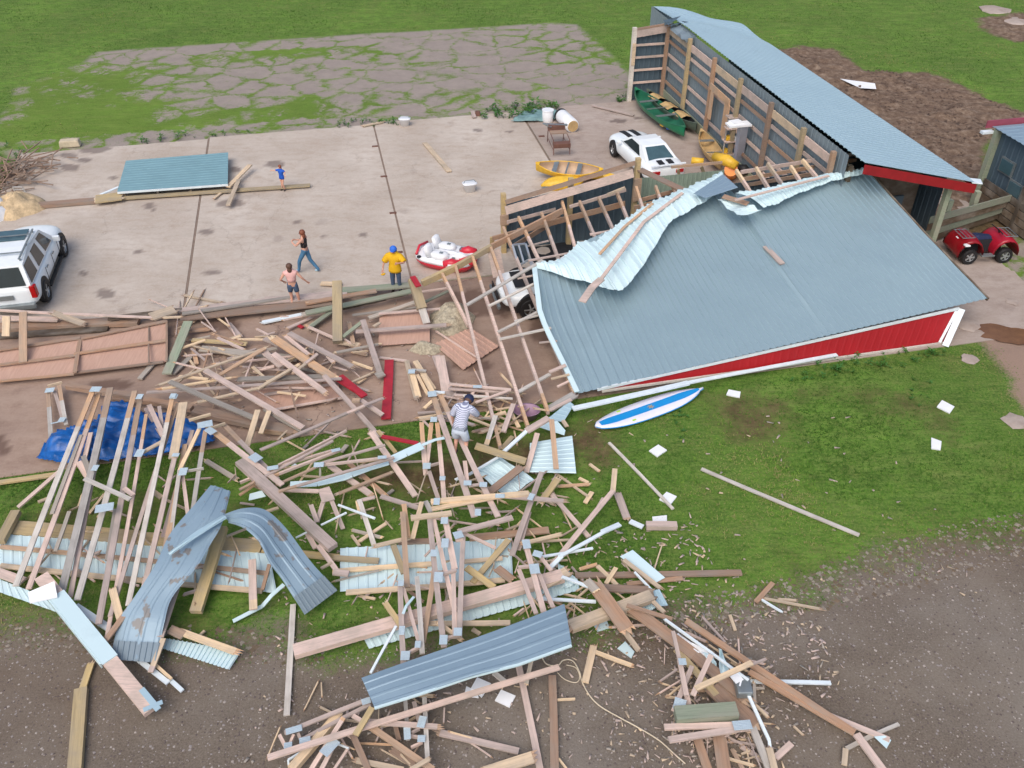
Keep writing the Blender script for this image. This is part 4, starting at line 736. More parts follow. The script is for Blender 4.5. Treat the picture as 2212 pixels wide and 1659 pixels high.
for x, y in ((.95, -.5), (.95, .5), (-.85, -.6)): b = MB(); b.tube([(x, y, .45), (x, y, .49)], .08, 12); wbl(b, 'drain_cap', 'blk2', t)
t2 = empty('red_float', G(1012, 551, .3), YAW - R(15), 'red and white ribbed float leaning on the near side of the pedal boat', 'float')
for k_, (dx, dy, dz, m_) in enumerate(((0, .0, .12, 'red2'), (.05, -.75, .1, 'red2'), (-.55, -.85, .05, 'red2'), (-.25, -.55, .16, 'whitep'))):
    b = MB(); b.tube([(dx - .3, dy, dz), (dx, dy + .03, dz + .05), (dx + .3, dy, dz)], [.14, .19, .14], 10); wbl(b, 'float_section', m_, t2, True)
# paddle board
p0, p1 = G(1286, 924, .12), G(1518, 842, .12); d = p1 - p0; L = d.length; t = empty('paddle_board', (p0 + p1) / 2, math.atan2(d.y, d.x), 'blue and white stand-up paddle board lying on the lawn by the fallen roof', 'paddle board')
def hw(u): return .4 * (max(0, 1 - abs(2 * u - .95) ** 2.6 if u < .975 else 1 - abs(2 * u - .95) ** 2.6)) ** .75 if 0 < u < 1 else .01
us = [i / 30 for i in range(31)]; b = MB(); secs = []
for u in us:
    h = max(.02, hw(u)); x = (u - .5) * L; zl = .05 * abs(2 * u - 1) ** 3; secs.append([Vector((x, y, z_ + zl)) for y, z_ in ((-h, .0), (-h * .96, .035), (-h * .55, .052), (0, .055), (h * .55, .052), (h * .96, .035), (h, 0), (h * .9, -.04), (0, -.06), (-h * .9, -.04))])
b.loft(secs); wbl(b, 'board', 'supw', t, True)
b = MB()
for side in (-1, 1):
    P_ = [Vector(((u - .5) * L, side * max(.02, hw(u)) * 1.005, .0 + .05 * abs(2 * u - 1) ** 3)) for u in us]; b.tube(P_, .014, 6)
wbl(b, 'rail', 'supb', t)
for k_ in range(1):
    b = MB(); P_ = []
    for u in [i / 24 for i in range(1, 24)]:
        h = .4 * .34 * min(1, hw(u) / .3) ** .8; x = (u - .5) * L; z_ = .0585 + .05 * abs(2 * u - 1) ** 3; P_.append([Vector((x, -h, z_ - .001)), Vector((x, 0, z_)), Vector((x, h, z_ - .001))])
    b.loft(P_, closed=False, caps=False); wbl(b, 'deck_pad', 'supb', t)
b = MB(); 
for a in range(12):
    r_ = .09 if a % 2 else .05; b.add([(0, 0, .064), (r_ * 1.2 * math.cos(a * .52), r_ * math.sin(a * .52), .064), (r_ * 1.2 * math.cos(a * .52 + .4), r_ * math.sin(a * .52 + .4), .064)], [(0, 1, 2)])
wbl(b, 'emblem', 'tanc', t)
for x, y in ((-L * .36, .1), (-L * .37, -.13), (-L * .25, .26), (-L * .2, -.28)): b = MB(); b.box((x, y, .056), (.12, .06, .008)); wbl(b, 'lime_patch', 'lime', t)

# ---------------------------------------------------------------- yard things
def cyl(name, p, r, h, mat, label, cat, mats=None, axis=None, rings=None, group=None):
    t = empty(name, p, 0, label, cat, group); ax = Vector(axis or (0, 0, 1)).normalized(); b = MB(); up = (1, 0, 0)
    rr = rings or [r * .92, r, r, r * .92]; hs = [0, h * .06, h * .94, h][:len(rr)]; b.tube([Vector((0, 0, 0)) + ax * q for q in hs], rr, 20, up=up); wbl(b, 'shell', mat, t, True); return t
ax = (G(1250, 272) - G(1215, 240)).normalized(); p = G(1213, 250, .32)
t = cyl('water_tank', p, .34, 1.5, 'whitep', 'white cylindrical water tank lying on its side beside the rusty trolley', 'tank', axis=ax)
b = MB(); b.tube([-ax * .12, ax * .02], .34, 20, up=(1, 0, 0)); wbl(b, 'end_cap', 'blk2', t); b = MB(); b.tube([ax * 1.44, ax * 1.52], [.3, .27], 20, up=(1, 0, 0)); wbl(b, 'end_cap', 'tanc', t)
t = cyl('white_drum', G(1183, 262), .28, .55, 'whitep', 'white plastic drum standing on the teal sheets', 'drum'); b = MB(); b.tube([(0, 0, .55), (0, 0, .6)], .3, 20, up=(1, 0, 0)); wbl(b, 'lid', 'whitep', t)
# rusty trolley
t = empty('rusty_trolley', G(1212, 336), YAW - R(4), 'rusty tubular trolley with brown trays beside the white tank', 'trolley')
zz = [(0, 0, 0), (.75, 0, 0), (.75, 0, 2.2), (0, 0, 2.2)]
Lx, Ly = .75, 2.2
for x in (-.38, .38): 
    b = MB(); b.tube([(x, -.15, .1), (x, 0, .75), (x, 1.4, .8), (x, 1.5, .1)], .02, 6); b.tube([(x, 0, .3), (x, 1.5, .3)], .016, 6); wbl(b, 'side_frame', 'rust', t)
for y, z, m_, h in ((-.05, .55, 'rust', .2), (.85, .8, 'b', .06), (1.35, .85, 'rust', .25)): b = MB(); b.box((0, y, z), (.78, .35, h)); wbl(b, 'tray', m_, t, bevel=.01)
b = MB(); b.bar((-.5, 1.5, .95), (.5, 1.2, .98), .12, .06); b.bar((-.55, 1.75, .9), (-.3, 1.15, .95), .1, .05); wbl(b, 'handle', 'grey', t)
# crumpled teal sheets by the weeds
def crumple(name, poly, z0, amp, mat, label, cat, seed=0, n_=24, parent=None):
    xs = [p[0] for p in poly]; ys = [p[1] for p in poly]; X_, Y_ = np.meshgrid(np.linspace(min(xs), max(xs), n_), np.linspace(min(ys), max(ys), n_)); sd = sdist(X_, Y_, poly)
    Z = z0 + (fbm(X_, Y_, .5, 3, seed) + .7 * np.abs(fbm(X_ * .6, Y_ * 1.7, .35, 2, seed + 9) - .5)) * amp; b = MB(); idx = {}
    for i in range(n_):
        for j in range(n_):
            if sd[i, j] > -.06: idx[i, j] = len(b.v); b.v.append(Vector((X_[i, j], Y_[i, j], Z[i, j] * (1 if sd[i, j] > .08 else .55))))
    for i in range(n_ - 1):
        for j in range(n_ - 1):
            q = [(i, j), (i, j + 1), (i + 1, j + 1), (i + 1, j)]
            if all(k_ in idx for k_ in q): b.f.append(tuple(idx[k_] for k_ in q)); b.m.append(0)
    o = wbuild(b, name, mat, parent, True); 
    if not parent: origin_to(o, (sum(xs) / len(xs), sum(ys) / len(ys), 0))
    sm = o.modifiers.new('s', 'SOLIDIFY'); sm.thickness = .01; return tag(o, label, cat)
crumple('teal_sheet', PV((1104, 266), (1128, 246), (1180, 238), (1200, 242), (1215, 250), (1200, 262), (1150, 266)), .03, .3, 'teal', 'crumpled teal sheeting lying along the weeds beside the white drum', 'sheeting', 4)
def bucket(p, label, s=1, rz=0, mat='whitep'):
    t = empty('plastic_tub', p, rz, label, 'tub'); b = MB(); b.loft([[Vector((math.copysign(abs(math.cos(a)) ** .6, math.cos(a)) * w_ * s, math.copysign(abs(math.sin(a)) ** .6, math.sin(a)) * w_ * .8 * s, z * s)) for a in [2 * math.pi * j / 16 for j in range(16)]] for w_, z in ((.2, 0), (.3, .4), (.34, .42), (.3, .44))]); wbl(b, 'shell', mat, t, True)
    b = MB(); b.tube([(-.32 * s, 0, .4 * s), (-.2 * s, 0, .55 * s), (.2 * s, 0, .55 * s), (.32 * s, 0, .4 * s)], .015, 6); wbl(b, 'handle', 'grey', t)
bucket(G(875, 272), 'white plastic tub by the grass edge, next to the slab joint', .9); bucket(G(1015, 414), 'white plastic tub alone on the open concrete yard', .95, .3)
t = tag(MB().box((0, 0, .15), (.95, .45, .32), taper=.9).build('stone_block', 'stone', world=Matrix.Translation(G(153, 315)) @ Matrix.Rotation(.2, 4, 'Z'), bevel=.05), 'pale squared stone block at the back left corner of the yard', 'stone')
t = tag(MB().box((0, 0, .12), (.3, .3, .24), taper=.8).build('stone_block', 'rust', world=Matrix.Translation(G(1032, 250)), bevel=.03), 'small dark block at the weed strip behind the long loose board', 'block')
# fallen blue-green panel on the yard
t = empty('steel_door_panel', G(375, 380, .3), 0, 'large blue-green ribbed steel panel lying on the left of the yard', 'panel')
P_ = [G(253, 414, .38), G(492, 397, .38), G(493, 329, .45), G(272, 347, .45)]; sheet('sheet', bil([P_[0], P_[3], P_[2], P_[1]]), 6, 6, plain('blue_green_steel', srgb(122, 158, 166), .45, .1, 1.5, .1), t, .014, .3, 4)
b = MB(); b.bar(P_[0] + Vector((0, 0, -.05)), P_[1] + Vector((0, 0, -.05)), .05, .09); wbuild(b, 'edge_trim', 'w', t)
for k_ in range(4): b = MB(); b.bar(P_[0].lerp(P_[1], .05 + .3 * k_) + Vector((0, .05, -.15)), P_[3].lerp(P_[2], .05 + .3 * k_) + Vector((0, 0, -.15)), .09, .25); wbuild(b, 'joist', 'd', t)
# white column, shelf clutter along the barn wall
t = empty('white_column', GC('S', 520, 1170, .3), YAW, 'tall pale square column with papers on top, standing against the barn wall', 'column')
p0, p1 = GC('S', 520, 1160, .25), GC('S', 590, 700, 2.45); b = MB(); b.bar(p0, p1, .34, .3, up=W(0, 1)); wbuild(b, 'shaft', plain('pale_plastic_foam', srgb(176, 180, 192), .7, .1), t)
b = MB(); b.box(p1 + Vector((-.2, 0, .06)), (1.0, .5, .08), rz=YAW); b.box(p1 + Vector((-.3, .1, .13)), (.5, .4, .06), rz=YAW + .2); wbuild(b, 'paper_stack', 'paper', t)
sh = empty('cluttered_shelf', GC('S', 430, 1000, .2), YAW, 'cluttered open shelf left of the pale column by the barn wall', 'shelf')
for z in (.3, .9, 1.5, 2.0): b = MB(); b.box(GC('S', 450, 1130, .25) + Vector((0, .3, z)), (.9, .45, .04), rz=YAW); wbuild(b, 'shelf_board', 'p', sh)
for dx in (-.42, .42): b = MB(); p = GC('S', 450, 1130, .2) + Vector((dx, .1, 0)); b.bar(p, p + Vector((0, 0, 2.1)), .05, .05, up=(1, 0, 0)); wbuild(b, 'upright', 'gw', sh)
for k_, (m_, z) in enumerate((('yel', 1.02), ('whitep', 1.62), ('rust', .42), ('yel', .42), ('whitep', 1.02), ('b', 1.62))):
    p = GC('S', 450, 1130, .25) + Vector((-.25 + .3 * (k_ % 3), .3, z)); b = MB(); b.box((0, 0, 0), (.22, .25, .18)); o = b.build('storage_box', m_, world=Matrix.Translation(p) @ Matrix.Rotation(YAW + .2 * k_, 4, 'Z'), bevel=.02)
    tag(o, ['yellow box on the middle shelf left of the pale column', 'white box on the upper shelf beside the pale column', 'brown box on the lowest shelf, right end', 'yellow box on the lowest shelf, left end', 'white box on the middle shelf centre', 'brown cardboard box on the upper shelf'][k_], 'box', 'boxes on the cluttered shelf')
t = empty('brown_cabinet', GC('S', 740, 1150, .3), YAW, 'old brown wooden cabinet standing right of the pale column', 'cabinet')
b = MB(); p = GC('S', 740, 1150, .3); b.box(p + Vector((0, .2, .75)), (.85, .5, 1.5), rz=YAW); wbuild(b, 'carcass', 'b', t)
b = MB(); b.box(p + Vector((0, -.08, .75)), (.7, .03, 1.2), rz=YAW); wbuild(b, 'door', 'o', t); b = MB(); b.box(p + Vector((.1, .15, 1.55)), (.6, .4, .1), rz=YAW + .3); wbuild(b, 'top_board', 'p', t)
q = bil([GC('S', 1000, 1180, .3), GC('S', 1180, 1180, .3), GC('S', 1160, 1010, 1.4), GC('S', 1020, 1010, 1.4)]); sheet('pale_green_panel', q, 2, 2, 'fib', None, .01, .2, .9, label='pale green sheet leaning on the barn wall near the last post', cat='panel')
# insulation heaps
def heap(name, p, rx, ry, h, mat, label, cat, seed, n_=26):
    b = MB(); r2 = np.random.default_rng(seed)
    for i in range(n_ + 1):
        for j in range(n_):
            r_ = i / n_; a = 2 * math.pi * j / n_; k_ = .8 + .35 * vnoise(np.array([3 * math.cos(a) + 9]), np.array([3 * math.sin(a) + 9]), .9, seed)[0]; x, y = rx * r_ * math.cos(a) * k_, ry * r_ * math.sin(a) * k_
            z = h * (1 - r_ ** 2.2) * (.45 + fbm(np.array([x + 5]), np.array([y + 5]), .4, 4, seed)[0]) + .01; b.v.append(Vector((x, y, z)))
    for i in range(n_):
        for j in range(n_): b.f.append((i * n_ + j, (i + 1) * n_ + j, (i + 1) * n_ + (j + 1) % n_, i * n_ + (j + 1) % n_)); b.m.append(0)
    return tag(b.build(name, mat, world=Matrix.Translation(p), smooth=True), label, cat)
heap('insulation_heap', GC('E', 1700, 375, .0), .8, .95, .5, 'wool', 'large tan heap of loose insulation beside the leaning rafters', 'insulation heap', 3)
heap('insulation_heap', GC('E', 1480, 645, .0), .55, .3, .3, 'wool', 'small tan clump of insulation under the pink panel corner', 'insulation clump', 5)
heap('insulation_heap', G(36, 452, 0), 1.15, 1.1, .6, 'cream', 'torn cream insulation heap behind the white vehicle at left', 'insulation heap', 8)
heap('insulation_heap', G(-8, 470, 0), .6, .8, .9, 'whitep', 'white bulky bundle at the left border behind the white vehicle', 'bundle', 9)
t = empty('brush_pile', G(40, 385), 0, 'tangled brown brush pile at the back left corner of the yard', 'brush pile'); b = MB()
for k_ in range(170):
    p = Vector((random.gauss(-.4, .7), random.gauss(0, 1.1), abs(random.gauss(.05, .15)))); a = random.uniform(0, 6.3); l_ = random.uniform(.4, 1.4); b.bar(p, p + Vector((math.cos(a) * l_, math.sin(a) * l_, random.uniform(-.1, .35))), .04, .04)
for i, v in enumerate(b.v): v.z = max(.01, v.z)
wbl(b, 'branches', 'b', t)
ld = empty('white_lattice', G(48, 420, .3), 0, 'small white slatted lattice leaning on the brush pile', 'lattice'); p0, p1 = G(38, 405, .7), G(58, 437, .1)
b = MB(); 
for off in (-.2, .2): b.bar(p0 + Vector((off, 0, 0)), p1 + Vector((off, 0, 0)), .05, .04)
for k_ in range(7): q = p0.lerp(p1, k_ / 6); b.bar(q + Vector((-.2, 0, .02)), q + Vector((.2, 0, .02)), .09, .02)
wbuild(b, 'slats', 'gw', ld)
# tarp, tub, boards
crumple('blue_tarpaulin', [GC('A', u, v, .05) for u, v in ((350, 920), (440, 800), (620, 690), (860, 600), (1010, 480), (1160, 440), (1400, 580), (1600, 560), (1960, 700), (1980, 790), (1600, 880), (1330, 910), (1000, 960), (650, 1000), (480, 950))], .06, .6, 'tarp', 'crumpled bright blue tarpaulin under the row of fallen trusses', 'tarpaulin', 6, 60)
t = empty('lilac_tub', GC('5', 1200, 1040, .1), 0, 'lilac plastic tub half buried under the fallen rafters', 'tub'); b = MB(); b.loft([[Vector((r_ * math.cos(a), r_ * .75 * math.sin(a), z)) for a in [2 * math.pi * j / 24 for j in range(24)]] for r_, z in ((.3, 0), (.38, .24), (.42, .26), (.37, .25), (.28, .06), (.02, .05))]); wbl(b, 'shell', 'lilac', t, True)
for q, lab in ((((1574, 841), (1600, 846), (1598, 858), (1569, 852)), 'white square board on the lawn just right of the paddle board tip'), (((2035, 864), (2062, 878), (2052, 892), (2024, 878)), 'white square board on the lawn, farthest right'), (((2012, 945), (2034, 953), (2032, 971), (2012, 968)), 'white square board at right lawn, nearer one with bent corner'),
               (((1422, 960), (1441, 972), (1420, 986), (1402, 973)), 'white square board on the lawn left of the pale pole top'), (((1440, 1062), (1462, 1072), (1448, 1090), (1424, 1078)), 'white square board at the lower end of the grey lawn pole')):
    P_ = [G(u, v, .05) for u, v in q]; o = sheet('foam_board', bil(P_), 3, 3, 'paper', None, 0, .2, 1, .04, label=lab, cat='board', group='white square boards on the ground')
for q, lab in ((((880, 1070), (970, 1110), (910, 1200), (840, 1140)), 'upper white square of the overlapping pair on the gravel'), (((810, 1128), (878, 1160), (890, 1202), (795, 1190)), 'lower white square of the overlapping pair on the gravel'), (((1035, 1150), (1130, 1190), (1090, 1265), (995, 1220)), 'single white square board on the gravel right of the pair'),
               (((2015, 30), (2110, 20), (2110, 65), (2020, 68)), 'small white board above the short log on the lawn'), (((1630, 722), (1720, 700), (1738, 750), (1660, 772)), 'pale ribbed sheet scrap below the broken yellow beam'), (((1840, 838), (1900, 905), (1880, 945), (1790, 882)), 'pale ribbed sheet scrap on gravel below the broken beam end')):
    P_ = [GC('8', u, v, .07 if 'upper' in lab else .04) for u, v in q]; sheet('foam_board', bil(P_), 3, 3, 'paper' if 'white' in lab else 'under', None, 0, .2, 1, .03, label=lab, cat='board', group='white square boards on the ground')

# ---------------------------------------------------------------- loose timber
BOARDS = []
def board_mesh(L, wd, th, seed, spl=(0, 0), heel=0, bow=0):
    r_ = random.Random(seed); n_ = max(3, int(L / .6)); xs = [i / n_ for i in range(n_ + 1)]; V = []; Fm = []; F = []
    if heel: xs = sorted(xs + [heel if heel > 0 else 1 + heel])
    for x in xs:
        o_ = bow * math.sin(math.pi * x) * L; j = lambda: r_.uniform(-.002, .002)
        for y, z in ((-wd / 2, -th / 2), (wd / 2, -th / 2), (wd / 2, th / 2), (-wd / 2, th / 2)): V.append([(x - .5) * L, y + o_ + j(), z + j()])
    for i in range(len(xs) - 1):
        m_ = 1 if heel and ((heel > 0 and xs[i + 1] <= heel + 1e-6) or (heel < 0 and xs[i] >= 1 + heel - 1e-6)) else 0
        for j in range(4): F.append((i * 4 + j, i * 4 + (j + 1) % 4, (i + 1) * 4 + (j + 1) % 4, (i + 1) * 4 + j)); Fm.append(m_)
    def end(base, sgn, s_):
        k_ = len(V); pr = []
        if s_:                                            # broken end: uneven spikes
            m_ = 5
            for q in range(m_ + 1):
                y = (-.5 + q / m_) * wd; dx = (r_.uniform(.05, .35) if q % 2 else r_.uniform(-.02, .1)) * min(1, L * .5) * s_; pr.append((y, dx))
            x0 = V[base][0]; b0 = V[base][1] + wd / 2
            for y, dx in pr:
                V.append([x0 + sgn * dx, y + b0, th * .1]); V.append([x0, y + b0, th / 2 + .001]); V.append([x0, y + b0, -th / 2])
            for q in range(m_):
                a = k_ + q * 3; c = a + 3; F.append((a + 1, c + 1, c, a)); F.append((a, c, c + 2, a + 2)); Fm.extend([1, 1])
        F.append((base, base + 1, base + 2, base + 3)); Fm.append(1 if s_ else 0)
    end(0, -1, spl[0]); end((len(xs) - 1) * 4, 1, spl[1]); return V, F, Fm
SEC = {'p': 'o', 'g': 'y', 'b': 'o', 't': 'y', 'y': 'o', 'o': 'y', 'r': 'p', 'w': 'w', 'gw': 'p', 'd': 'b', 'gg': 'y'}
def timber(name, p0, p1, wd, mat, th=.04, spl=(0, 0), heel=0, parent=None, edge=False, sub='y'):
    p0, p1 = Vector(p0), Vector(p1); x = (p1 - p0).normalized(); y = Vector((0, 0, 1)).cross(x)
    if y.length < .05: y = Vector((1, 0, 0))
    y.normalize(); z = x.cross(y); c = (p0 + p1) / 2
    Mx = Matrix(((x.x, y.x, z.x, c.x), (x.y, y.y, z.y, c.y), (x.z, y.z, z.z, c.z), (0, 0, 0, 1))); sd = random.randint(0, 10 ** 6); L = (p1 - p0).length
    V, F, Fm = board_mesh(L, wd, th, sd, spl, heel, random.uniform(-.004, .004))
    mats = [mat, sub if heel else SEC.get(mat, 'y')]
    if mat in ('y', 'o') and heel: mats = [mat, 'p']
    o = mesh_obj(name, V, F, mats, parent, Mx, Fm); return o
def board(c, u0, v0, u1, v1, wd, z0, z1, mat, opt=''):
    p, q = GC(c, u0, v0, z0), GC(c, u1, v1, z1); m = (p + q) / 2; s_ = CR[c][0]; wd_ = wd * s_ * (m - cam.location).length / CAM_F
    d = (q - p).normalized(); vw = (m - cam.location).normalized()
    sh = Vector((0, 0, 1)).cross(d)                      # foreshortening of the width direction
    if sh.length > .05: sh.normalize(); wd_ /= max(.55, math.sqrt(max(.0, 1 - sh.dot(vw) ** 2)))
    th = .04 if wd_ < .17 else .05
    if 'k' in opt: th = .14
    if 'K' in opt: th = .2
    wd_ *= .84 if th < .1 else .92
    name = 'pole' if 'l' in opt else ('beam' if th > .1 else ('trim_strip' if mat == 'w' else ('plank' if wd_ > .16 else 'board')))
    spl = (1 if 's' in opt or '0' in opt else 0, 1 if 's' in opt or '1' in opt else 0); heel = .18 if 'h' in opt else (-.18 if 'H' in opt else 0)
    o = timber(name, p, q, wd_, mat, th, spl, heel)
    BOARDS.append([o, mat, (q - p).length, wd_, px(c, (u0 + u1) / 2, (v0 + v1) / 2), px(c, u0, v0), px(c, u1, v1), name]); return o
